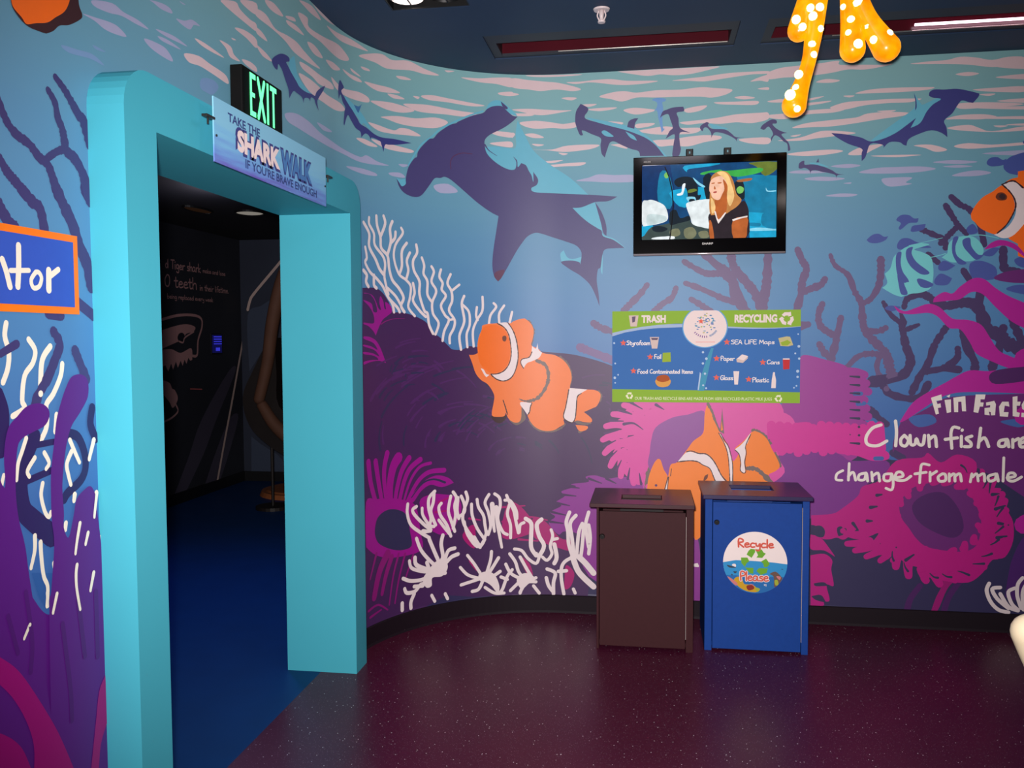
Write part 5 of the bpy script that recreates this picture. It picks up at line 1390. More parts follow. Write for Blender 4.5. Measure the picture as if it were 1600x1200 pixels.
    ('L', 'painted_clownfish', 'orange fin with dark fringe painted at the top left corner', '''P|3|orange3|1||1859,2423c 1858,2400 1865,2385 1891,2372 1907,2362 1940,2376 1981,2392 2011,2415 2048,2444 2069,2480 2070,2505c
P|2|blackbrown|1||1857,2422c 1857,2400 1865,2381 1891,2364 1917,2358 1951,2360 1976,2363c 2003,2379 2028,2401 2066,2416 2112,2447 2119,2462 2107,2482 2105,2519c'''),
    ('L', 'painted_branch_coral', 'dark violet branch coral painted above the blue notice left of the doorway', '''S|1|branchleft|1|19,36|2007,2265 2039,2244 2063,2222 2093,2193 2112,2181 2136,2127
S|1|branchleft|1|18,35|1978,2225 2001,2201 2011,2164 2025,2143 2033,2113 2038,2090 2074,2073 2105,2037 2119,1989
S|1|branchleft|1|20,28|1795,2176 1813,2144 1832,2112 1861,2090 1904,2076 1936,2052 1964,2042 1980,2018 2001,1970
S|1|branchleft|1|16,23|1964,2054 2001,2078 2032,2092
S|1|branchleft|1|21,29|1788,2033 1807,2019 1826,1997 1851,1979 1882,1958
S|1|branchleft|1|30,30|1871,1964 1908,1939 1935,1924 1949,1867
S|1|branchleft|1|36,36|1996,1985 2024,1945 2054,1904 2083,1845 2107,1805 2124,1746
S|1|branchleft|1|38,38|2110,2004 2129,1977
S|1|branchleft|1|29,29|1792,1921 1821,1885 1846,1869
S|1|branchleft|1|31,31|2057,1705 2127,1669
S|1|branchleft|1|24,24|1951,1668 1999,1664'''),
    ('L', 'painted_branch_coral', 'dark violet branch coral painted below the blue notice', '''S|2|branchleft|1|25,28|1967,1624 1989,1592 1969,1552 1938,1505 1902,1463 1883,1417
S|2|branchleft|1|27,31|2047,1575 2068,1537 2089,1498
S|2|branchleft|1|18,20|1785,1571 1837,1593
S|3|branchdark|1|42,58|1886,1366 1850,1312 1832,1261 1839,1198 1870,1164 1936,1110
S|3|branchdark|1|16,16|1868,1345 1953,1346
S|3|branchdark|1|18,18|1837,1260 1944,1275
S|3|branchdark|1|26,26|2009,1361 2046,1348 2070,1307 2074,1263 2053,1232 2001,1208 1985,1194
S|3|branchdark|1|27,27|2109,1419 2100,1376 2120,1335
S|3|branchdark|1|27,27|2045,1067 2035,980
S|3|branchdark|1|34,34|1771,1479 1788,1426 1774,1345'''),
    ('L', 'painted_white_coral', 'white branching coral strokes painted left of the doorway', '''S|2|ivory|1|15,15|1806,1642 1800,1612 1811,1575 1806,1537 1789,1504
S|2|ivory|1|15,15|1878,1604 1899,1577 1889,1546 1860,1516 1849,1459 1856,1439 1816,1423
S|2|ivory|1|17,17|1953,1586 1923,1553 1914,1494 1913,1470
S|2|ivory|1|16,16|1996,1541 1988,1510 1959,1467 1932,1441 1933,1405 1926,1378 1902,1349
S|4|ivory|1|13,11|1856,1366 1841,1337 1826,1308 1819,1271
S|4|ivory|1|13,11|1883,1315 1857,1288 1862,1272
S|4|ivory|1|13,11|1917,1323 1933,1296 1921,1282
S|4|ivory|1|13,11|1908,1248 1901,1218 1913,1175 1927,1160 1933,1171
S|4|ivory|1|14,12|1966,1414 1958,1370
S|4|ivory|1|14,12|2014,1343 2031,1312 2049,1280
S|4|ivory|1|15,12|2019,1313 1999,1283 2004,1253 2012,1227
S|4|ivory|1|16,13|2111,1332 2089,1283
S|4|ivory|1|15,13|2026,1199 2022,1183
S|4|ivory|1|17,14|2115,1187 2101,1124
S|4|ivory|1|16,13|2041,1120 2027,1076 2019,1044
S|4|ivory|1|16,14|2073,1087 2061,1059
S|4|ivory|1|15,13|1988,1131 1985,1115
S|4|ivory|1|14,11|1874,1124 1872,1089 1857,1049
S|4|ivory|1|14,11|1893,1104 1894,1067 1900,1018 1913,986 1908,939
S|4|ivory|1|12,10|1770,1264 1779,1289
S|4|ivory|1|17,14|2122,1062 2104,1045
S|4|ivory|1|16,13|2024,1013 2019,989 2020,950 2031,892
S|4|ivory|1|15,12|1944,960 1927,916
S|4|ivory|1|17,14|2091,974 2075,930
S|4|ivory|1|14,12|1939,1040 1943,1010
S|6|ivory|1|10,8|1845,913 1824,886
S|6|ivory|1|11,9|1944,960 1927,916
S|6|ivory|1|12,9|2024,1013 2019,989 2020,950 2031,892
S|6|ivory|1|13,10|2091,974 2075,930
S|6|ivory|1|11,8|1909,974 1909,938
S|6|ivory|1|12,9|2041,1120 2027,1076 2019,1044
S|6|ivory|1|12,9|2026,1199 2022,1183
S|6|ivory|1|12,10|2115,1187 2101,1124
S|6|ivory|1|12,10|2073,1087 2061,1059'''),
    ('L', 'painted_purple_coral', 'purple finger coral painted left of the doorway', '''P|5|purple|1||1708,588c 1740,1251 1780,1258 1781,1333 1797,1395 1829,1422 1862,1443 1906,1447 1934,1433 1939,1412 1921,1390 1881,1379 1842,1367 1825,1346 1817,1286 1815,1233 1822,1174 1840,1104 1856,990 1941,466c
P|5|purple|1||1902,279c 1914,892 1924,970 1941,1088 1935,1150 1935,1211 1938,1271 1954,1350 1965,1402 1982,1441 2002,1477 2028,1507 2067,1511 2092,1493 2090,1450 2055,1410 2022,1380 2002,1341 1987,1285 1978,1224 1981,1162 1979,1121 1996,1092 2017,1142 2032,1185 2065,1205 2092,1209 2111,1179 2115,1134 2128,1043 2139,907 2142,361c
P|1|purple|1||1730,1042c 1836,1012 1861,977 1893,933 1921,914 1945,931 1978,971 2053,949 2107,947 2147,922c 2142,352 2126,-139c 1688,185c
P|2|blueleft|0||1861,1036c 1955,1010c 1944,964 1904,935 1883,970
P|2|blueleft|0||1806,1059 1827,1046 1820,1028
P|2|blueleft|0||2042,1004 2082,994 2065,929
P|2|blueleft|0||2079,942 2107,960 2098,910
S|6|purple2|1|14,14|1835,996 1851,873 1842,797
S|6|purple2|1|16,16|1961,876 1983,700 1985,614
S|6|purple2|1|17,17|2025,919 2044,762
S|6|purple2|1|13,13|1775,957 1802,859
S|6|purple2|1|18,18|2098,919 2097,742
P|6|ribbon2|1||1722,889c 1751,865 1790,829 1825,784 1876,703 1924,620 1957,551 1997,458c 1840,539c 1844,613 1820,688 1776,765 1720,830c
P|6|ribbon2|1||1714,707c 1742,690 1781,655 1811,613 1840,539c 1709,607c
P|6|ribbon2|1||2127,677c 2099,644 2082,571 2064,490 2051,430c 2081,415 2099,496 2133,548c'''),
    ('N', 'notice_lettering', '', '''S|1|ivory|1|17,17|1846,1826 1844,1775 1839,1729
S|1|ivory|1|12,12|1817,1765 1878,1770
S|1|ivory|1|12,12|1902,1768 1885,1748 1892,1729 1912,1734 1921,1754 1913,1767 1902,1768
S|1|ivory|1|19,19|1948,1775 1946,1727
S|1|ivory|1|15,15|1950,1760 1983,1780
S|1|ivory|1|16,16|1792,1789 1804,1761 1814,1727'''),
    ('C', 'painted_shark_head', 'pinkish shark head drawing with open toothed jaws, over grey light rays put into the colour', '''S|1|ghost|1|27,27|7502,1789 7805,1841 8092,1853 8260,1824 8276,1735 8193,1597 8167,1451 8073,1443
P|1|ghost|1||7498,1689c 7766,1738 7978,1760 8142,1734 8103,1685 7974,1665 7900,1608 7828,1589 7689,1558 7489,1509c
P|1|ghost|1||7489,1509c 7687,1516 7858,1476 8058,1520 8071,1404c 8034,1396 7999,1425c 7960,1365c 7926,1408c 7887,1348c 7854,1400c 7799,1332c 7767,1393c 7712,1317c 7681,1377c 7627,1301c 7580,1362c 7481,1338c
P|1|ghost|1||7476,1238c 7639,1194 7686,1136 7737,1114 7785,1036 7730,965 7678,950 7630,1010 7471,1130c
P|2|corrwall|1||7802,1626 7832,1664 7885,1674 7930,1655 7928,1608 7880,1579 7828,1589
S|3|ghost|1|17,17|7828,1589 7898,1579 7936,1627 8103,1685
S|1|ghost|1|20,20|7747,973 7779,905 7656,850 7489,823
S|1|ghostred|1|10,10|8021,1112 8246,1095
P|1|rays|1||7618,35c 7952,427 8231,787 8828,1259 8984,1253 8551,778 8253,426 7826,34c
P|1|rays|1||8196,15c 8536,450 8849,751 9028,734 8787,355 8515,9c
S|2|ghostline|1|37,37|8489,24 8693,500 8936,1042 9264,1813'''),
    ('E', 'painted_line', 'pale line bending up the corridor end wall', '''S|2|ghostline|1|31,31|-4464,1940 -4435,2040 -4380,2126 -4076,2456 -3822,2741
P|1|rays2|1||-4469,1875 -4306,1981 -4122,2065 -4057,1893 -4223,1593 -4460,1247c
P|1|rays2|1||-4454,505c -4340,419 -4090,248 -4094,29 -4464,22c'''),
]
def draw(art, text):
    for line in text.split('\n'):
        kind, layer, col, sm, wd, pts = line.split('|')
        pp = []
        for t in pts.split():
            c = t.endswith('c'); x, y = t.rstrip('c').split(',')
            pp.append((int(x)/1000, int(y)/1000, c))
        layer = int(layer)
        if kind == 'P':
            art.poly(spline(pp, True, 4) if sm == '1' else [(p[0], p[1]) for p in pp], layer, col)
        else:
            w0, w1 = (int(k)/1000 for k in wd.split(','))
            k = {'branch': 0.22, 'branch2': 0.15, 'branch3': 0.2, 'branchleft': 0.14, 'fringe': 0.35, 'blackbrown': 0.3}.get(col, 0)
            art.stroke(spline(pp, False, 7 if k else 5), w0*(1+k*0.5), w1*(1+k*0.5), layer, col, knob=k)
NOTICE_ART = None
for side, name, label, text in MURAL:
    art = Art(print_mat)
    draw(art, text)
    if side in 'LB':
        us = [v.co.x for v in art.bm.verts]
        # keep the print inside the wall panel
        for v in art.bm.verts:
            if v.co.y > H-0.002: v.co.y = H-0.002
            if v.co.y < 0.099 and v.co.x > S0: v.co.y = 0.099
            if v.co.y < 0.099 and v.co.x < Y0: v.co.y = 0.099
        cuts = [k for k in KN if min(us) < k < max(us)]
        o = art.build(name, on_wall, wall_left if side == 'L' else wall_back, cuts)
        if label: o['label'] = label
    elif side == 'C':
        o = art.build(name, lambda u, v, d: Vector((-4.55+d*3, u, v)), wall_corridor)
        if label: o['label'] = label
    elif side == 'E':
        o = art.build(name, lambda u, v, d: Vector((u, 9.15-d*3, v)), wall_corridor_end)
        if label: o['label'] = label
    else:
        NOTICE_ART = art

# corridor lettering
art = Art(print_mat)
art.hand('d Tiger shark', 7.62, 8.28, 2.292, 0.085, 0.012, 1, 'ghost')
art.hand('make and lose', 8.32, 8.80, 2.296, 0.045, 0.008, 1, 'ghost')
art.hand('0 teeth', 7.60, 8.20, 2.115, 0.115, 0.014, 1, 'ghost')
art.hand('in their lifetime.', 8.25, 8.87, 2.110, 0.062, 0.009, 1, 'ghost')
art.hand('being replaced every week', 7.64, 8.52, 2.002, 0.045, 0.007, 1, 'ghost')
art.build('corridor_lettering', lambda u, v, d: Vector((-4.55+d*3, u, v)), wall_corridor)

# ------------------------------------------------------------------ notice on the left wall
nt_ = empty('wall_notice', (XL, 1.55, 1.77), 'blue notice with orange border and white hand lettering, left of the doorway', 'sign')
MB().box((XL+0.0005, 1.0, 1.669), (XL+0.006, 2.064, 1.873)).build('border', mat('notice_orange', 'f4780c', rough=0.45), nt_)
MB().box((XL+0.0062, 1.018, 1.687), (XL+0.0075, 2.045, 1.855)).build('panel', mat('notice_blue', '3454b8', rough=0.45), nt_)
NOTICE_ART.build('lettering', lambda u, v, d: Vector((XL+0.0078+d, u, v)), nt_)

# ------------------------------------------------------------------ exit sign
ex = empty('exit_sign', (XL, 3.10, 2.385), 'black box exit sign with glowing green letters above the doorway', 'exit sign')
MB().box((XL+0.0045, 2.93, 2.385), (-1.434, 3.27, 2.582), bevel=0.004).build('housing', mat('exit_black', '0d0c0c', rough=0.6, spec=0.12, grain=0.2), ex)
MB().box((-1.434, 2.945, 2.395), (-1.4325, 3.262, 2.574)).build('face_plate', mat('exit_face', '040a06', rough=0.5, spec=0.1), ex)
art = Art(lambda k: mat('exit_green', '66ffa4', emit=1.9))
bw = [(2.985, 3.030), (3.046, 3.112), (3.124, 3.139), (3.152, 3.215)]
def bar(a, b, c, d): art.poly([(a, c), (b, c), (b, d), (a, d)], 1, 'g')
z0, z1, t = 2.416, 2.570, 0.019
bar(2.985, 3.001, z0, z1); bar(3.001, 3.032, z0, z0+t); bar(3.001, 3.032, z1-t, z1); bar(3.001, 3.026, 2.486, 2.502)
art.stroke([(3.052, z1-0.006), (3.105, z0+0.006)], t, t, 1, 'g', 3); art.stroke([(3.105, z1-0.006), (3.052, z0+0.006)], t, t, 1, 'g', 3)
bar(3.126, 3.142, z0, z1)
bar(3.155, 3.213, z1-t, z1); bar(3.176, 3.192, z0, z1-t)
art.build('letters', lambda u, v, d: Vector((-1.4322+d, u, v)), ex)

# ------------------------------------------------------------------ hanging banner over the doorway
bn = empty('shark_walk_sign', (-1.33, 2.99, 2.153), 'blue and violet SHARKWALK sign hung across the doorway head', 'sign')
def banner_material():
    m = bpy.data.materials.new('banner_print'); m.use_nodes = True
    nt = m.node_tree; b = nt.nodes['Principled BSDF']; b.inputs['Roughness'].default_value = 0.4
    tc = nt.nodes.new('ShaderNodeTexCoord'); sp = nt.nodes.new('ShaderNodeSeparateXYZ')
    nt.links.new(tc.outputs['Generated'], sp.inputs[0])
    n = nt.nodes.new('ShaderNodeTexNoise'); n.inputs['Scale'].default_value = 4; n.inputs['Detail'].default_value = 5
    mp = nt.nodes.new('ShaderNodeMapping'); mp.inputs['Scale'].default_value = (1, 1, 3); mp.inputs['Rotation'].default_value = (0.3, 0, 0)
    nt.links.new(tc.outputs['Generated'], mp.inputs[0]); nt.links.new(mp.outputs[0], n.inputs['Vector'])
    ad = nt.nodes.new('ShaderNodeMath'); ad.operation = 'MULTIPLY_ADD'; ad.inputs[1].default_value = 0.7; 
    nt.links.new(n.outputs['Fac'], ad.inputs[0]); nt.links.new(sp.outputs['Z'], ad.inputs[2])
    cr = nt.nodes.new('ShaderNodeValToRGB'); e = cr.color_ramp.elements
    e[0].position = 0.25; e[0].color = lin('6a5ab8'); e[1].position = 1.2; e[1].color = lin('86c4e0')
    k = e.new(0.5); k.color = lin('6d96d8'); k = e.new(0.8); k.color = lin('7cbce2')
    nt.links.new(ad.outputs[0], cr.inputs[0]); nt.links.new(cr.outputs[0], b.inputs['Base Color'])
    return m
MB().box((-1.334, 2.522, 2.153), (-1.330, 3.457, 2.353)).build('panel', banner_material(), bn)
INK = dict(navy='33407c', white='f2dcd8', blue='4a7cb8', shade='3c3c80')
art = Art(lambda k: mat('banner_'+k, INK[k], rough=0.45, grain=0.02))
art.text('TAKE THE', 2.612, 2.842, 2.298, 2.326, 1, 'navy', 0.025)
art.text('SHARK', 2.660, 3.010, 2.206, 2.297, 1, 'shade', 0.10)
art.text('SHARK', 2.672, 3.002, 2.216, 2.288, 2, 'white', 0.055)
art.text('WALK', 3.006, 3.308, 2.208, 2.303, 1, 'shade', 0.09)
art.text('WALK', 3.012, 3.300, 2.217, 2.295, 2, 'blue', 0.045)
art.text("IF YOU'RE BRAVE ENOUGH", 2.728, 3.352, 2.172, 2.203, 1, 'navy', 0.022)
art.build('lettering', lambda u, v, d: Vector((-1.330+0.0004+d, u, v)), bn)
for y in (2.500, 3.500):
    w = MB().box((-1.345, y-0.026, 2.280), (-1.326, y+0.026, 2.288), bevel=0.002).cyl((-1.338, y, 2.262), (-1.338, y, 2.281), 0.003, seg=10)
    w.build('clip', mat('clip_steel', '3a3532', rough=0.35, metal=0.6), bn)
for y, z in ((2.535, 2.235), (3.445, 2.235)):
    MB().cyl((-1.330, y, z), (-1.327, y, z), 0.004, seg=10).build('screw', mat('clip_steel', '3a3532'), bn)

# ------------------------------------------------------------------ television
tv = empty('television', (0.318, 4.88, 2.05), 'black flat television on the mural wall showing a presenter', 'television')
TX0, TX1, TZ0, TZ1, TY = -0.087, 0.723, 2.052, 2.586, 4.82
blk = mat('tv_gloss_black', '050405', rough=0.10, spec=0.35, grain=0)
SX0, SX1, SZ0, SZ1 = -0.040, 0.673, 2.138, 2.543
w = plate(TX0, TX1, 0, 1, 0, 1, [])       # bezel built as a frame in the x-z plane
w.bm.clear()
def frame_xz(x0, x1, z0, z1, hx0, hx1, hz0, hz1, y0, y1):
    w = plate(x0, x1, z0, z1, 0, 1, [(hx0, hx1, hz0, hz1)])
    for v in w.bm.verts:
        x, z, t = v.co
        v.co = (x, y0+(y1-y0)*t, z)
    return w
w = frame_xz(TX0, TX1, TZ0, TZ1, SX0, SX1, SZ0, SZ1, TY, TY+0.02)
bez = w.build('bezel', blk, tv)
md = bez.modifiers.new('bevel', 'BEVEL'); md.width = 0.003; md.segments = 2
MB().box((TX0+0.008, TY+0.02, TZ0+0.008), (TX1-0.008, TY+0.075, TZ1-0.008), bevel=0.01).build('back_shell', mat('tv_back', '101012', rough=0.5), tv)
MB().cyl((TX0+0.002, TY+0.006, TZ0+0.006), (TX1-0.002, TY+0.006, TZ0+0.006), 0.0075, seg=16).build('chrome_strip', mat('tv_chrome', 'a89ea0', rough=0.25, metal=0.35, grain=0), tv, True)
scr = MB().box((SX0, TY+0.012, SZ0), (SX1, TY+0.016, SZ1)).build('screen', mat('tv_deep_blue', '0b4f86', emit=0.8), tv)
TVC = dict(deep='083468', teal='0e7ca4', cyan='14a4d0', dark='10202c', green='3cae4c', green2='7cc060', orange='a8683c', rock='e4ecee', rock2='c8dadc', brown='3a4a48', tan='7a7c60', black='06080c',
    hair='c48448', hair2='f2c684', skin='f6c2a6', skin2='b8602c', shirt='2a2028', trim='f0e4e0', lip='b05048', olive='6a7a30', white='eef6fa', pale='8cd8f0')
art = Art(lambda k: mat('tv_'+k, TVC[k], emit=1.05))
def tvp(s):
    return [((float(a)-145)/1295*(SX1-SX0)+SX0, SZ1-(float(b)-222)/723*(SZ1-SZ0)) for a, b in (t.split(',') for t in s.split())]
def tp(col, layer, s, smooth=True):
    for q in s.split(';'):
        p = tvp(q); art.poly(spline([(x, y, False) for x, y in p], True, 3) if smooth else p, layer, col)
tp('deep', 1, '145,222 420,222 470,500 460,760 145,760', False)
tp('teal', 1, '1050,330 1440,360 1440,945 1190,945 1150,600', False)
tp('cyan', 2, '1180,700 1440,720 1440,945 1190,945', False)
tp('teal', 3, '1310,720 1400,705 1440,720 1440,860 1310,830; 1190,800 1290,810 1280,840 1190,830')
tp('pale', 4, '1180,860 1290,850 1440,870 1440,880 1180,880; 1340,470 1360,500 1430,500 1430,510 1350,510')
tp('cyan', 1, '145,810 250,800 240,900 145,945'); tp('teal', 1, '320,300 400,300 450,480 420,650 300,560')
tp('cyan', 1, '560,235 900,225 800,250 600,270 585,300; 440,470 800,450 800,560 560,640 450,560')
tp('dark', 2, '460,400 480,360 560,340 640,360 690,440 690,520 720,520 700,570 600,580 590,500 560,430 500,440')
tp('white', 3, '540,420 570,410 550,500 530,520 490,520 490,505 530,490')
tp('olive', 3, '600,470 660,460 680,480 600,500'); tp('pale', 3, '640,350 700,400 760,440 740,450 680,410; 580,540 660,540 670,580 655,560 610,560 600,585')
tp('dark', 1, '740,360 820,340 820,640 770,560; 1040,420 1120,400 1140,560 1080,560')
tp('green', 3, '710,320 760,300 900,285 960,300 1280,280 1285,325 1080,360 980,340 820,310 750,330'); tp('olive', 2, '1180,230 1440,230 1440,300 1330,360 1250,270'); tp('orange', 2, '1070,390 1200,375 1190,400 1080,410')
tp('green2', 4, '1060,480 1090,450 1130,470 1120,510 1080,520; 360,320 380,295 400,310 400,345 375,350')
tp('rock', 3, '148,580 200,560 240,555 310,580 370,620 400,700 390,760 310,790 200,805 148,790'); tp('rock', 3, '580,600 640,580 730,568 830,590 830,830 720,830 640,800 620,740 585,650')
tp('rock2', 4, '200,700 300,700 380,720 380,760 300,785 200,800')
tp('brown', 2, '240,820 400,790 600,740 640,800 830,840 830,945 145,945 170,900'); tp('tan', 3, '560,850 640,830 680,890 640,940 570,930; 420,860 500,840 520,900 440,920; 700,880 780,870 800,930 720,935'); tp('dark', 3, '420,680 480,660 520,740 600,720 620,760 500,790 420,800; 250,820 320,810 400,840 340,870 260,860')
tp('white', 4, '250,925 340,915 450,920 455,940 260,940; 370,915 460,915 455,935 380,938')
art.stroke(tvp('370,245 410,340 440,470 452,620 440,780 420,940'), 0.006, 0.006, 5, 'black')
tp('shirt', 6, '795,720 850,680 950,700 1060,640 1130,590 1170,650 1180,740 1160,945 830,945 800,800')
tp('skin2', 7, '1030,770 1165,750 1165,860 1150,945 1035,945; 800,780 825,790 850,945 810,945')
tp('trim', 8, '1022,765 1100,745 1168,733 1168,747 1100,760 1028,783', False)
tp('hair', 6, '810,420 820,350 870,310 920,300 980,320 1030,400 1060,520 1110,580 1070,640 1010,680 960,710 930,690 820,720 800,620 805,540')
tp('skin', 8, '808,400 850,360 920,350 960,400 975,470 950,530 900,570 870,575 830,550 815,510 800,480'); tp('skin2', 7, '860,560 960,500 970,600 960,700 890,780 860,700')
tp('trim', 8, '850,690 865,690 890,765 950,700 958,710 900,790 885,795'); tp('hair2', 9, '870,315 930,305 980,340 1010,420 1040,540 1000,640 970,560 975,450 940,370; 815,560 840,580 860,640 850,690 825,700')
tp('skin2', 8.5, '930,380 965,420 978,470 955,530 905,572 925,520 945,470'); tp('lip', 9, '838,497 870,492 868,506 845,510'); tp('skin2', 9, '820,412 850,408 848,418 825,420; 880,410 915,408 912,418 884,419; 850,440 862,470 845,472')
pic = art.build('picture', lambda u, v, d: Vector((u, TY+0.0118-d, v)), scr, eps=0.0005)
art = Art(lambda k: mat('tv_logo', 'c8c4c0', rough=0.4))
art.text('SHARP', 0.284, 0.342, 2.105, 2.116, 1, 'l', 0.02)
art.build('maker_lettering', lambda u, v, d: Vector((u, TY-0.0003-d, v)), tv)
art = Art(lambda k: mat('tv_logo', 'c8c4c0', rough=0.4))
art.text('AQUOS', -0.032, 0.006, 2.556, 2.564, 1, 'l', 0.01)
art.build('range_lettering', lambda u, v, d: Vector((u, TY-0.0003-d, v)), tv)
for x in (0.218, 0.422):
    w = frame_xz(x-0.019, x+0.019, TZ1-0.06, 2.638, x-0.004, x+0.004, 2.612, 2.626, 4.895, 4.898)
    w.box((x-0.019, 4.895, TZ1-0.06), (x-0.016, 4.94, 2.638)).box((x+0.016, 4.895, TZ1-0.06), (x+0.019, 4.94, 2.638))
    w.build('wall_bracket', mat('bracket_black', '141214', rough=0.4), tv)
MB().box((0.12, 4.896, 2.20), (0.52, 4.944, 2.50)).build('mount_plate', mat('bracket_black', '141214'), tv)

# ------------------------------------------------------------------ information sign
sg = empty('recycling_sign', (0.31, YB-0.006, 1.236), 'green and blue TRASH and RECYCLING information sign below the television', 'sign')
GX0, GX1, GZ0, GZ1 = -0.206, 0.825, 1.236, 1.752
MB().box((GX0, YB-0.0115, GZ0), (GX1, YB-0.0055, GZ1)).build('panel', mat('sign_blue', '3f72b4', spec=0.15, rough=0.6, grain=0.12, scale=2.5), sg)
SGC = dict(green='8fb63c', white='f0dcd8', pale='a9bcd8', lightblue='6aa8d8', star='ea6a58', cup='d8c0b8', red='c8363c', brown='b0562c', bun='e0a050', lime='9cb43a', blue2='4472b8', teal='4a98b8', text='f2e6e2', purple='8a5a9a', logoblue='5a86b4', tan='c8bc88', dark='6a5a70', bubble='b8cce4', cream='f2eccc')
art = Art(lambda k: mat('sign_'+k, SGC[k], rough=0.6, spec=0.15, grain=0.02))
def sgp(px, py):   # artwork units: 294 x 143
    return (GX0+(px-956.5)/294*(GX1-GX0), GZ1-(py-486)/143*(GZ1-GZ0))
def sp_(col, layer, s, smooth=False, org=(950, 480)):
    for q in s.split(';'):
        p = [sgp(org[0]+float(a)/7.5, org[1]+float(b)/7.5) for a, b in (t.split(',') for t in q.split())]
        p = [(min(GX1, max(GX0, x)), min(GZ1, max(GZ0, y))) for x, y in p]
        art.poly(spline([(x, y, False) for x, y in p], True, 3) if smooth else p, layer, col)
R2 = (1100, 480)
sp_('pale', 1, '40,340 200,295 400,262 600,245 900,236 1200,238 1400,250 1700,262 1950,260 2150,248 2300,240 2300,200 40,200')
sp_('green', 2, '40,300 200,265 400,230 600,208 800,195 1000,196 1300,225 1600,243 1850,250 2050,248 2300,235 2300,20 40,20')
sp_('green', 2, '40,965 1200,975 2300,992 2300,1200 40,1200')
c = sgp(1103.5, 511.5)
pts = []
for k in range(48):
    t = 2*PI*k/48; pts.append((c[0]+0.119*math.cos(t), min(GZ1, c[1]+0.112*math.sin(t))))
art.poly([(c[0]+(x-c[0])*1.05, min(GZ1, c[1]+(y-c[1])*1.05)) for x, y in pts], 3, 'lightblue'); art.poly(pts, 4, 'white')
rng = random.Random(3)
for k in range(46):
    a = rng.uniform(0, 2*PI); r = 0.056*math.sqrt(rng.random())
    art.disc((c[0]+0.004+r*math.cos(a), c[1]+0.02+r*math.sin(a)), rng.uniform(0.003, 0.008), rng.uniform(0.002, 0.004), 5, rng.choice(['logoblue', 'blue2', 'teal', 'tan', 'logoblue', 'lime']), 8)
def star(x, y, r, col, layer):
    art.poly([(x+(r if k % 2 == 0 else r*0.45)*math.sin(PI*k/5), y+(r if k % 2 == 0 else r*0.45)*math.cos(PI*k/5)) for k in range(10)], layer, col)
star(c[0]-0.022, c[1]+0.032, 0.017, 'star', 6)
word = 'ADVOTE SEA HOPE'
for k, ch in enumerate('SEALIFE'):
    t = math.radians(222+k*9.3); x, y = c[0]+0.073*math.cos(t), c[1]+0.018+0.073*math.sin(t)
    art.stroke([(x-0.004*math.cos(t), y-0.004*math.sin(t)), (x+0.004*math.cos(t), y+0.004*math.sin(t))], 0.005, 0.005, 5, 'purple', 3)
for k in range(8):
    t = math.radians(292+k*5.0); x, y = c[0]+0.073*math.cos(t), c[1]+0.018+0.073*math.sin(t)
    art.stroke([(x-0.004*math.cos(t), y-0.004*math.sin(t)), (x+0.004*math.cos(t), y+0.004*math.sin(t))], 0.004, 0.004, 5, 'logoblue', 3)
art.stroke([(c[0]-0.05, c[1]-0.084), (c[0]+0.055, c[1]-0.084)], 0.002, 0.002, 5, 'star', 3)
def tx(s, x0, x1, y0, y1, col='white', bold=0.03, org=(950, 480), layer=5):
    a = sgp(org[0]+x0/7.5, org[1]+y1/7.5); b = sgp(org[0]+x1/7.5, org[1]+y0/7.5)
    art.text(s, a[0], b[0], a[1], b[1], layer, col, bold)
tx('TRASH', 400, 690, 92, 185, bold=0.05); tx('RECYCLING', 370, 860, 95, 190, org=R2, bold=0.05)
def hd(s, x0, x1, yb, cap, org=(950, 480)):
    a = sgp(org[0]+x0/7.5, org[1]+yb/7.5); b = sgp(org[0]+x1/7.5, org[1]+yb/7.5)
    art.hand(s, a[0], b[0], a[1], cap/7.5/143*(GZ1-GZ0), 0.0042, 5, 'text')
hd('Styrofoam', 222, 505, 442, 50); hd('Foil', 555, 640, 604, 50); hd('Food Contaminated Items', 355, 1015, 778, 48)
hd('SEA LIFE Maps', 330, 835, 436, 48, R2); hd('Paper', 212, 375, 628, 52, R2); hd('Cans', 745, 895, 668, 48, R2); hd('Glass', 208, 362, 852, 52, R2); hd('Plastic', 582, 775, 876, 52, R2)
for x, y, o in ((182, 418, 0), (505, 583, 0), (305, 748, 0), (283, 413, 1), (165, 603, 1), (700, 648, 1), (165, 825, 1), (540, 845, 1)):
    og = R2 if o else (950, 480); q = sgp(og[0]+x/7.5, og[1]+y/7.5); star(q[0], q[1], 0.019, 'star', 5)
sp_('cup', 5, '248,95 365,95 345,225 268,225; 500,350 610,350 590,485 525,485'); sp_('dark', 6, '285,110 330,105 320,170 290,180; 515,360 600,360 590,385 525,385')
sp_('lime', 5, '655,535 748,530 752,640 650,645'); sp_('brown', 6, '585,820 640,795 710,800 740,850 660,880 590,860', True); sp_('bun', 5, '575,850 740,845 735,915 660,940 590,920', True)
sp_('tan', 5, '875,370 970,350 1010,355 1045,450 990,465 900,460', org=R2); sp_('lime', 6, '900,420 980,390 1020,420 980,455 920,455', org=R2)
sp_('cup', 5, '395,610 460,555 530,575 525,605 470,655 400,645', org=R2); sp_('white', 6, '400,605 462,556 530,576 480,625', org=R2)
sp_('red', 5, '928,610 1010,610 1005,725 935,730', org=R2); sp_('white', 6, '930,602 1005,602 1005,616 930,616', org=R2)
sp_('white', 5, '362,750 430,750 415,905 375,905; 800,945 805,850 815,790 820,762 840,762 842,795 855,850 852,945', org=R2)
sp_('teal', 3, '100,480 50,600 0,760 -55,980 20,980 60,800 90,650 130,480', org=R2)
sp_('bubble', 4, '-30,760 -55,970 -40,970 -15,780', org=R2)
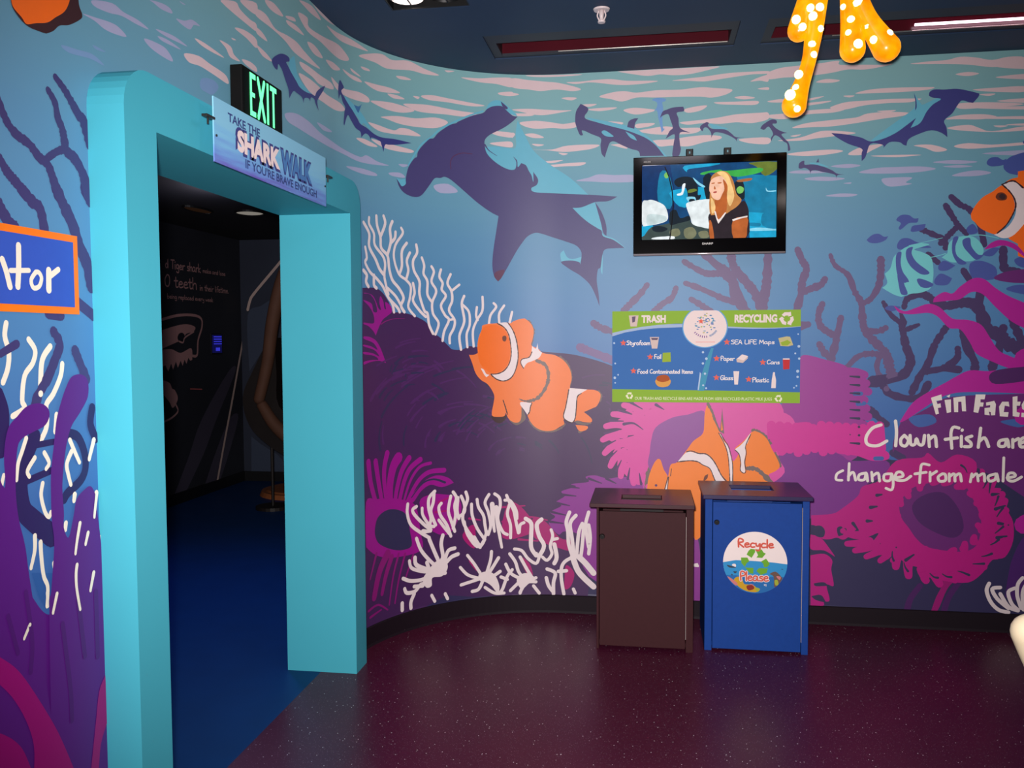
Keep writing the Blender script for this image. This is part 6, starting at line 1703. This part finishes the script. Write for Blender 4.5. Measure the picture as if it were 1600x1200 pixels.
for x, y, r in ((72, 420, 12), (85, 660, 11), (80, 830, 16), (120, 795, 10), (85, 890, 10), (1130, 530, 14), (1170, 605, 16), (1130, 660, 14), (1155, 780, 14), (1135, 915, 12), (1170, 950, 12)):
    q = sgp(950+x/7.5, 480+y/7.5); art.disc(q, r/7.5*0.0035, r/7.5*0.0035, 5, 'bubble', 12)
for x, y, r in ((1100, 325, 9), (1110, 465, 16), (1070, 545, 11), (1115, 605, 14), (1100, 750, 18), (1100, 815, 14), (1060, 940, 9), (1088, 918, 10)):
    q = sgp(1100+x/7.5, 480+y/7.5); art.disc(q, r/7.5*0.0035, r/7.5*0.0035, 5, 'bubble', 12)
def recycle(cx, cy, r, col, layer, put):
    for k in range(3):
        a = PI/2+k*2*PI/3
        def P_(ang, rr): return put(cx+rr*math.cos(a+ang), cy+rr*math.sin(a+ang))
        art.poly([P_(0.92, r*0.98), P_(0.35, r*1.05), P_(-0.35, r*1.05), P_(-0.48, r*1.22), P_(-0.98, r*0.80), P_(-0.45, r*0.36), P_(-0.45, r*0.54), P_(0.35, r*0.52), P_(0.92, r*0.50)], layer, col)
q = sgp(1100+970/7.5, 480+148/7.5); recycle(q[0], q[1], 0.036, 'white', 5, lambda x, y: (x, y))
q = sgp(950+258/7.5, 480+1042/7.5); recycle(q[0], q[1], 0.019, 'cream', 5, lambda x, y: (x, y))
q = sgp(1100+885/7.5, 480+1065/7.5); recycle(q[0], q[1], 0.019, 'cream', 5, lambda x, y: (x, y))
a0 = sgp(993, 622.5); a1 = sgp(1208, 624.5)
art.text('OUR TRASH AND RECYCLE BINS ARE MADE FROM 100% RECYCLED PLASTIC MILK JUGS', a0[0], a1[0], a1[1]-0.008, a1[1]+0.014, 5, 'cream', 0.0)
art.build('print', lambda u, v, d: Vector((u, YB-0.0115-d, v)), sg, eps=0.0005)

# ------------------------------------------------------------------ bins
def make_bin(name, label, x0, x1, yf, lid, door, slot, lock, body_hex, lid_hex, edge_line_x, chute_hex):
    lx0, lx1, ly0, ly1, lz0, lz1 = lid
    o = empty(name, ((x0+x1)/2, (yf+ly1)/2, 0), label, 'bin')
    bm_ = mat(name+'_board', body_hex, rough=0.6, spec=0.18, grain=0.10, scale=60)
    lm_ = mat(name+'_lid_board', lid_hex, rough=0.35, spec=0.4, grain=0.10, scale=60)
    yb = ly1-0.02
    dx0, dx1, dz0, dz1 = door
    MB().box((x0, yf, 0), (dx0-0.003, yb, lz0), bevel=0.002).build('side_panel', bm_, o)
    MB().box((dx1+0.003, yf, 0), (x1, yb, lz0), bevel=0.002).build('side_panel', bm_, o)
    MB().box((dx0-0.003, yb-0.02, 0.02), (dx1+0.003, yb, lz0)).build('back_panel', bm_, o)
    MB().box((dx0-0.003, yf+0.024, 0.02), (dx1+0.003, yb-0.02, 0.04)).build('base_panel', bm_, o)
    d = MB().box((dx0, yf+0.001, dz0), (dx1, yf+0.022, dz1), bevel=0.002).build('door', bm_, o)
    MB().cyl((lock[0], yf+0.001, lock[1]), (lock[0], yf-0.010, lock[1]), 0.014, 0.012, seg=20).cyl((lock[0], yf-0.010, lock[1]), (lock[0], yf-0.012, lock[1]), 0.006, seg=12).build('lock', mat('lock_black', '100c0c', rough=0.3), d)
    MB().box((edge_line_x, yf+0.0005, dz0+0.05), (edge_line_x+0.0022, yf+0.012, dz1-0.02)).build('hinge', mat('edge_line_pale', 'b8a8a4', rough=0.4), d)  # thin pale strip added for the bright line along the door edge
    w = plate(lx0, lx1, ly0, ly1, lz0, lz1, [slot])
    l = w.build('lid', lm_, o)
    md = l.modifiers.new('bevel', 'BEVEL'); md.width = 0.004; md.segments = 2
    MB().box((slot[0]-0.01, slot[2]-0.01, lz0-0.16), (slot[1]+0.01, slot[3]+0.01, lz0-0.15)).box((slot[0]-0.01, slot[3]+0.001, lz0-0.15), (slot[1]+0.01, slot[3]+0.01, lz0)).build('chute', mat(name+'_chute', chute_hex, rough=0.6), o)
    return o, d
make_bin('trash_bin', 'dark brown trash bin with lidded slot, left of the blue bin', -0.262, 0.226, 4.385, (-0.297, 0.232, 4.36, 4.83, 0.738, 0.760), (-0.247, 0.187, 0.018, 0.716), (-0.140, 0.070, 4.49, 4.63), (-0.233, 0.586), '3a1a1e', '3a141c', 0.1885, '140a0c')
rb, rdoor = make_bin('recycling_bin', 'blue recycling bin with round Recycle Please sticker', 0.286, 0.796, 4.44, (0.272, 0.808, 4.405, 4.86, 0.786, 0.808), (0.325, 0.760, 0.012, 0.767), (0.43, 0.645, 4.58, 4.73), (0.344, 0.664), '133f8c', '2a2048', 0.7615, '133f8c')
SKC = dict(white='ecdcd8', water='2f8cc4', deep='2468a8', green='6aa42c', red='d05848', yellow='c89a20', rust='8a2c20', pink='c87878', brown='6a5048', lime='a0a838', dark='34404c', halo='e8d4d0')
art = Art(lambda k: mat('sticker_'+k, SKC[k], rough=0.35, grain=0.02))
CX, CZ, CR = 0.534, 0.463, 0.1575
def kp(a, b): return (CX+(a-600)/500*CR, CZ-(b-590)/485*CR)
def kk(col, layer, s, smooth=True):
    for q in s.split(';'):
        p = [kp(*(float(x) for x in t.split(','))) for t in q.split()]
        p = [(x, y) if math.hypot(x-CX, y-CZ) <= CR else (CX+(x-CX)*CR/math.hypot(x-CX, y-CZ), CZ+(y-CZ)*CR/math.hypot(x-CX, y-CZ)) for x, y in p]
        art.poly(spline([(x, y, False) for x, y in p], True, 3) if smooth else p, layer, col)
art.disc((CX, CZ), CR, CR, 1, 'white', 64)
pts = [(CX+CR*math.cos(t), CZ+CR*math.sin(t)) for t in [PI+0.02+(PI-0.02)*k/30 for k in range(31)]]
art.poly(pts+[kp(1098, 600), kp(900, 580), kp(600, 565), kp(300, 560)], 2, 'water')
pts = [(CX+CR*math.cos(t), CZ+CR*math.sin(t)) for t in [PI+0.45+(PI-0.9)*k/24 for k in range(25)]]
art.poly(pts+[kp(900, 800), kp(600, 830), kp(300, 800)], 3, 'deep')
kk('yellow', 4, '270,880 330,820 400,850 430,930 520,940 600,960 640,1050 480,1045 350,980'); kk('rust', 5, '470,960 560,945 590,1000 500,1030'); kk('pink', 4, '170,820 260,870 330,930 300,960 210,880; 520,930 580,940 570,975')
kk('brown', 4, '830,760 920,720 1010,800 1020,840 960,940 900,960 890,800'); kk('lime', 5, '905,860 950,850 965,920 920,935; 600,980 680,1000 640,1050'); kk('pink', 5, '930,790 1000,800 980,850')
kk('dark', 4, '160,640 240,655 310,680 200,680; 260,740 320,740 290,770; 225,780 255,790 240,805; 970,670 990,675; 1010,670 1040,680 1015,685'); kk('white', 5, '240,645 255,620 295,622 300,665; 740,930 755,925 750,950; 765,925 778,925 775,965; 725,985 745,990')
kk('green', 6, '465,465 500,400 530,375 595,378 600,420 545,515; 600,378 700,378 730,425 765,440 710,510 620,508 645,470; 380,515 480,512 510,570 470,600 440,660 385,600; 440,660 470,672 575,672 575,765 520,760; 690,570 770,520 830,600 790,650 740,655 725,600; 620,720 660,672 800,672 780,745 690,780', False)
a0, a1 = kp(325, 350), kp(890, 350)
art.hand('Recycle', a0[0], a1[0], a0[1], 0.042, 0.0085, 7, 'red')
a0, a1 = kp(365, 875), kp(815, 885)
art.hand('Please', a0[0], a1[0], a0[1], 0.045, 0.014, 7, 'halo'); art.hand('Please', a0[0], a1[0], a0[1], 0.045, 0.0075, 8, 'red')
art.build('sticker', lambda u, v, d: Vector((u, 4.441-0.0003-d, v)), rdoor, eps=0.0005)

# ------------------------------------------------------------------ ceiling fittings
trimm = mat('slot_frame', '2c2e38', rough=0.55, grain=0.15, scale=8)
refl = mat('slot_reflector', '4a101c', rough=0.25, spec=0.6, grain=0.2, scale=3)
for i, (x0, x1, y0, y1) in enumerate(SLOTS):
    o = empty('ceiling_light_slot', ((x0+x1)/2, (y0+y1)/2, H), ['unlit maroon light slot in the ceiling above the television', 'light slot with glowing pink tube in the ceiling at right'][i], 'ceiling light')
    hx0, hx1, hy0, hy1 = x0+0.045, x1-0.03, 4.405, 4.600
    plate(x0+0.001, x1-0.001, y0+0.001, y1-0.001, H+0.006, H+0.018, [(hx0, hx1, hy0, hy1)]).build('frame', trimm, o)
    MB().box((hx0, hy1, H+0.018), (hx1, hy1+0.008, H+0.15)).build('reflector', refl, o)
    MB().box((hx0-0.008, hy0-0.008, H+0.018), (hx1+0.008, hy0, H+0.15)).box((hx0-0.008, hy0-0.008, H+0.15), (hx1+0.008, hy1+0.008, H+0.158)).box((hx0-0.008, hy0, H+0.018), (hx0, hy1+0.008, H+0.15)).box((hx1, hy0, H+0.018), (hx1+0.008, hy1+0.008, H+0.15)).build('housing', mat('slot_dark', '1c0a10', rough=0.5), o)
    MB().cyl((hx0+0.3, hy1-0.006, H+0.012), (hx1-0.005, hy1-0.006, H+0.012), 0.003, seg=8).build('edge_trim', mat('slot_edge', 'b8b0a8', rough=0.2, metal=0.8), o)
    if i == 1:
        MB().cyl((1.285, 4.575, 3.130), (1.885, 4.575, 3.130), 0.0065, seg=14).build('tube_lamp', mat('tube_pink', 'ffd8ec', emit=4.0), o)
# recessed lamp box
bx0, bx1, by0, by1 = BOXH
o = empty('recessed_lamp', ((bx0+bx1)/2, (by0+by1)/2, H), 'black recessed lamp box with bright reflector in the ceiling by the curve', 'ceiling light')
bk = mat('lamp_box_black', '08080a', rough=0.5)
w = MB()
w.box((bx0, by1-0.006, H+0.001), (bx1, by1-0.001, H+0.16)).box((bx0, by0+0.001, H+0.001), (bx1, by0+0.006, H+0.16)).box((bx0+0.001, by0+0.006, H+0.001), (bx0+0.006, by1-0.006, H+0.16)).box((bx1-0.006, by0+0.006, H+0.001), (bx1-0.001, by1-0.006, H+0.16)).box((bx0, by0, H+0.16), (bx1, by1, H+0.165))
w.build('housing', bk, o)
for k, cx in enumerate((-1.065, -0.895)):
    w = MB(); seg = 28
    prof = [(0.018, 0.10), (0.045, 0.075), (0.062, 0.045), (0.074, 0.012)]
    rows = [[w.bm.verts.new((cx+r*math.cos(2*PI*j/seg), 3.78+r*math.sin(2*PI*j/seg), H+z)) for j in range(seg)] for r, z in prof]
    for r0, r1 in zip(rows, rows[1:]):
        for j in range(seg): w.bm.faces.new((r0[j], r0[(j+1) % seg], r1[(j+1) % seg], r1[j]))
    w.build('reflector', mat('lamp_reflector', 'f0e8e8', rough=0.3, grain=0) if k == 0 else bk, o, True)
    if k == 0:
        MB().ball((cx, 3.78, H+0.085), 0.024, 16).build('bulb', mat('bulb_white', 'fff4e8', emit=90), o, True)
    MB().box((cx-0.003, 3.71, H+0.008), (cx+0.003, 3.85, H+0.014)).box((cx-0.07, 3.777, H+0.008), (cx+0.07, 3.783, H+0.014)).build('louvre', bk, o)
# sprinkler
o = empty('sprinkler', (-0.218, 4.017, H), 'white fire sprinkler head on the ceiling', 'sprinkler')
wp = mat('sprinkler_white', 'd8c8c8', rough=0.35)
MB().cyl((-0.218, 4.017, H-0.008), (-0.218, 4.017, H-0.001), 0.034, 0.038, seg=28).build('escutcheon', wp, o)
w = MB().cyl((-0.218, 4.017, H-0.05), (-0.218, 4.017, H-0.008), 0.008, 0.013, seg=14)
for s in (-1, 1):
    w.tube([(-0.218+s*0.012, 4.017, H-0.008), (-0.218+s*0.019, 4.017, H-0.03), (-0.218+s*0.008, 4.017, H-0.055)], [0.0035, 0.0035, 0.0035], seg=8, sub=4)
w.build('frame', wp, o, True)
MB().cyl((-0.218, 4.017, H-0.062), (-0.218, 4.017, H-0.056), 0.016, 0.018, seg=16).build('deflector', wp, o)
MB().cyl((-0.218, 4.017, H-0.045), (-0.218, 4.017, H-0.02), 0.0045, seg=8).build('glass_bulb', mat('sprinkler_bulb', '5a2020', rough=0.1), o)
# pale vent panel at the right
o = empty('ceiling_vent', (1.75, 3.82, H), 'pale beige ceiling vent panel at the upper right', 'vent')
plate(1.17, 2.35, 3.50, 4.125, H-0.006, H-0.0005, [(1.23, 2.29, 3.56, 4.065)]).build('frame', mat('vent_beige', 'b8a488', rough=0.5), o)
for k in range(9):
    y = 3.59+k*0.055
    MB().box((1.23, y, H-0.005), (2.29, y+0.03, H-0.001)).build('slat', mat('vent_beige', 'b8a488'), o)

# ------------------------------------------------------------------ hanging glowing coral lamp
def glow_material():
    m = bpy.data.materials.new('coral_glow'); m.use_nodes = True
    nt = m.node_tree; b = nt.nodes['Principled BSDF']
    b.inputs['Roughness'].default_value = 0.25
    tc = nt.nodes.new('ShaderNodeTexCoord'); n = nt.nodes.new('ShaderNodeTexNoise'); n.inputs['Scale'].default_value = 16; n.inputs['Detail'].default_value = 4
    nt.links.new(tc.outputs['Object'], n.inputs['Vector'])
    cr = nt.nodes.new('ShaderNodeValToRGB'); e = cr.color_ramp.elements
    e[0].position = 0.32; e[0].color = lin('ee8800'); e[1].position = 0.68; e[1].color = lin('ffbe08')
    nt.links.new(n.outputs['Fac'], cr.inputs[0]); nt.links.new(cr.outputs[0], b.inputs['Emission Color'])
    b.inputs['Base Color'].default_value = lin('c05800'); b.inputs['Emission Strength'].default_value = 0.9
    return m
GLOW = glow_material()
cl = empty('coral_lamp', (0.77, 3.9, H), 'glowing amber coral lamp hanging from the ceiling at upper right', 'lamp')
YL, LK = 3.9, 1.5
def lamp_pt(px, py, dy=0.0):
    # artwork units to metres on the lamp's own plane
    return (LK*(0.407+(px-1240)*0.00176), YL+dy, 1.6+LK*(0.662+(165-py)*0.00179))
BR = [([(1277, -14), (1275, 0), (1270, 50), (1263, 95), (1252, 132), (1241, 164)], [0.030, 0.029, 0.025, 0.020, 0.023, 0.035]),
      ([(1262, -14), (1259, 0), (1252, 28), (1248, 45)], [0.026, 0.026, 0.030, 0.032]),
      ([(1322, -14), (1322, 0), (1328, 45), (1330, 82)], [0.022, 0.022, 0.030, 0.035]),
      ([(1331, -14), (1334, 0), (1352, 40), (1380, 84)], [0.026, 0.026, 0.027, 0.038])]
BR = [(pp, [r*LK for r in rr]) for pp, rr in BR]
for k, (pp, rr) in enumerate(BR):
    dy = (0.0, 0.02, 0.0, -0.015)[k]
    MB().tube([lamp_pt(x, y, dy) for x, y in pp], rr, seg=20, sub=6).build('branch', GLOW, cl, True)
MB().box((0.64, YL-0.07, H-0.016), (0.91, YL+0.07, H-0.0005), bevel=0.005).build('ceiling_plate', mat('lamp_box_black', '08080a'), cl)
hot = mat('coral_bulb', 'fff0a0', emit=3.2)
for px, py, r in ((1240, 35, 9), (1250, 47, 8), (1262, 18, 8), (1276, 18, 9), (1266, 31, 9), (1278, 50, 7), (1266, 73, 9), (1268, 89, 8), (1246, 119, 9), (1242, 140, 8), (1232, 152, 11), (1243, 174, 7), (1336, 14, 13), (1313, 18, 6), (1324, 40, 8), (1321, 60, 7), (1334, 79, 10), (1352, 51, 11), (1358, 74, 8), (1380, 67, 9)):
    p = lamp_pt(px, py)
    rad = r*0.00175*0.8*LK
    # lights sit just under the front skin of the branch
    best = min(((math.hypot(p[0]-q[0], p[2]-q[2]), rr_) for pp, rr in BR for (a, b), rr_ in zip(pp, rr) for q in [lamp_pt(a, b)]), key=lambda t: t[0])
    MB().ball((p[0], YL-max(0.018, best[1]-0.010), p[2]), rad, 12).build('bulb', hot, cl, True)

# ------------------------------------------------------------------ pale coral sculpture at the right edge
pc = empty('pale_coral', (1.28, 2.4, 0), 'pale cream rounded coral form at the right edge in front of the wall', 'sculpture')
crm = mat('pale_coral_cream', 'f0dcb8', rough=0.5, grain=0.05, scale=8)
MB().tube([(1.25, 2.4, 0.40), (1.12, 2.4, 0.56), (1.03, 2.4, 0.72), (0.99, 2.4, 0.825)], [0.055, 0.045, 0.043, 0.049], seg=24, sub=6).build('branch', crm, pc, True)
MB().tube([(1.28, 2.4, 0.06), (1.27, 2.4, 0.25), (1.25, 2.4, 0.42)], [0.085, 0.075, 0.06], seg=24, sub=6).build('trunk', crm, pc, True)
MB().tube([(1.26, 2.4, 0.38), (1.34, 2.42, 0.56), (1.38, 2.44, 0.74)], [0.055, 0.045, 0.05], seg=20, sub=6).build('branch', crm, pc, True)
MB().tube([(1.28, 2.4, 0.25), (1.42, 2.36, 0.40), (1.50, 2.34, 0.52)], [0.055, 0.042, 0.046], seg=20, sub=6).build('branch', crm, pc, True)
MB().cyl((1.28, 2.4, 0), (1.28, 2.4, 0.03), 0.16, 0.14, seg=32).build('base', crm, pc)

# ------------------------------------------------------------------ corridor contents
js = empty('jaw_sculpture', (-3.45, 7.5, 0), 'dark brown gaping jaw sculpture on a thin pole in the corridor', 'sculpture')
jb = mat('jaw_brown', '54382a', rough=0.7, spec=0.2, grain=0.2, scale=8); jd = mat('jaw_dark', '1c1614', rough=0.5, grain=0.3, scale=6)
MB().tube([(-3.20, 7.55, 2.45), (-3.33, 7.5, 2.10), (-3.40, 7.45, 1.75), (-3.44, 7.42, 1.40), (-3.52, 7.4, 1.06)], [0.07, 0.065, 0.06, 0.055, 0.05], seg=16).build('upper_jaw', jb, js, True)
MB().tube([(-3.50, 7.42, 1.00), (-3.36, 7.42, 0.80), (-3.12, 7.45, 0.62), (-2.85, 7.5, 0.55)], [0.05, 0.06, 0.07, 0.07], seg=16).build('lower_jaw', jb, js, True)
outl = spline([(-3.46, 1.62, 0), (-3.66, 1.30, 0), (-3.76, 1.06, 0), (-3.70, 0.80, 0), (-3.52, 0.62, 0), (-3.30, 0.50, 0), (-3.0, 0.45, 0), (-2.8, 0.6, 0), (-3.1, 0.75, 0), (-3.4, 0.98, 0), (-3.42, 1.3, 0)], True, 4)
MB().prism(outl, lambda x, z: (x, 7.56, z), lambda x, z: (x, 7.86, z)).build('gum', jd, js)
MB().cyl((-3.52, 7.65, 0.03), (-3.52, 7.65, 0.68), 0.014, seg=12).build('pole', jd, js)
MB().cyl((-3.52, 7.65, 0), (-3.52, 7.65, 0.03), 0.16, seg=24).build('foot', jd, js)
pl = empty('orange_plinth', (-3.55, 8.5, 0), 'low orange lit plinth on the corridor floor', 'plinth')
MB().cyl((-3.55, 8.5, 0), (-3.55, 8.5, 0.045), 0.46, 0.44, seg=40).build('slab', mat('plinth_orange', '9a5a34', rough=0.5), pl)
MB().cyl((-3.55, 8.5, 0.045), (-3.55, 8.5, 0.06), 0.40, 0.38, seg=40).build('top', mat('plinth_orange', '9a5a34', rough=0.5), pl)
sc_ = empty('small_screen', (-4.55, 8.56, 1.45), 'small glowing blue information screen on the corridor wall', 'screen')
MB().box((-4.5495, 8.44, 1.45), (-4.535, 8.68, 1.67), bevel=0.004).build('frame', mat('lamp_box_black', '08080a'), sc_)
art = Art(lambda k: mat('screen_'+k, {'bg': '0c0c48', 'ln': '3a3ce0'}[k], emit=0.7))
art.poly([(8.455, 1.465), (8.665, 1.465), (8.665, 1.655), (8.455, 1.655)], 1, 'bg')
for z in (1.635, 1.61, 1.585, 1.56): art.poly([(8.49, z-0.005), (8.66, z-0.005), (8.66, z+0.005), (8.49, z+0.005)], 2, 'ln')
art.poly([(8.53, 1.485), (8.62, 1.485), (8.62, 1.52), (8.53, 1.52)], 2, 'ln')
art.build('display', lambda u, v, d: Vector((-4.535+d, u, v)), sc_)
for (x, y, rx, ry, col, e, lab) in ((-3.455, 7.155, 0.115, 0.125, 'c8c0b4', 0.35, 'pale round unlit ceiling light in the corridor, its glow standing for reflected light'), (-3.80, 6.90, 0.07, 0.2, '6a4426', 0.08, 'dim brown ceiling light in the corridor, the left one')):
    o = empty('corridor_ceiling_light', (x, y, 2.72), lab, 'ceiling light')
    w = MB()
    a = [w.bm.verts.new((x+rx*math.cos(2*PI*k/28), y+ry*math.sin(2*PI*k/28), 2.719)) for k in range(28)]
    b = [w.bm.verts.new((x+rx*0.94*math.cos(2*PI*k/28), y+ry*0.94*math.sin(2*PI*k/28), 2.708)) for k in range(28)]
    for k in range(28): w.bm.faces.new((a[k], a[(k+1) % 28], b[(k+1) % 28], b[k]))
    w.bm.faces.new(b); w.bm.faces.new(a)
    w.build('diffuser', mat('corr_light_'+col, col, emit=e), o)  # slight emission stands in for light reflected by the unlit discs
    w = MB(); seg = 28
    rows = [[w.bm.verts.new((x+(rx+d)*math.cos(2*PI*k/seg), y+(ry+d)*math.sin(2*PI*k/seg), z)) for k in range(seg)] for d, z in ((0.0, 2.719), (0.0, 2.704), (0.012, 2.704), (0.012, 2.719))]
    for r0, r1 in zip(rows, rows[1:]):
        for k in range(seg): w.bm.faces.new((r0[k], r0[(k+1) % seg], r1[(k+1) % seg], r1[k]))
    w.build('rim', mat('lamp_box_black', '08080a'), o)
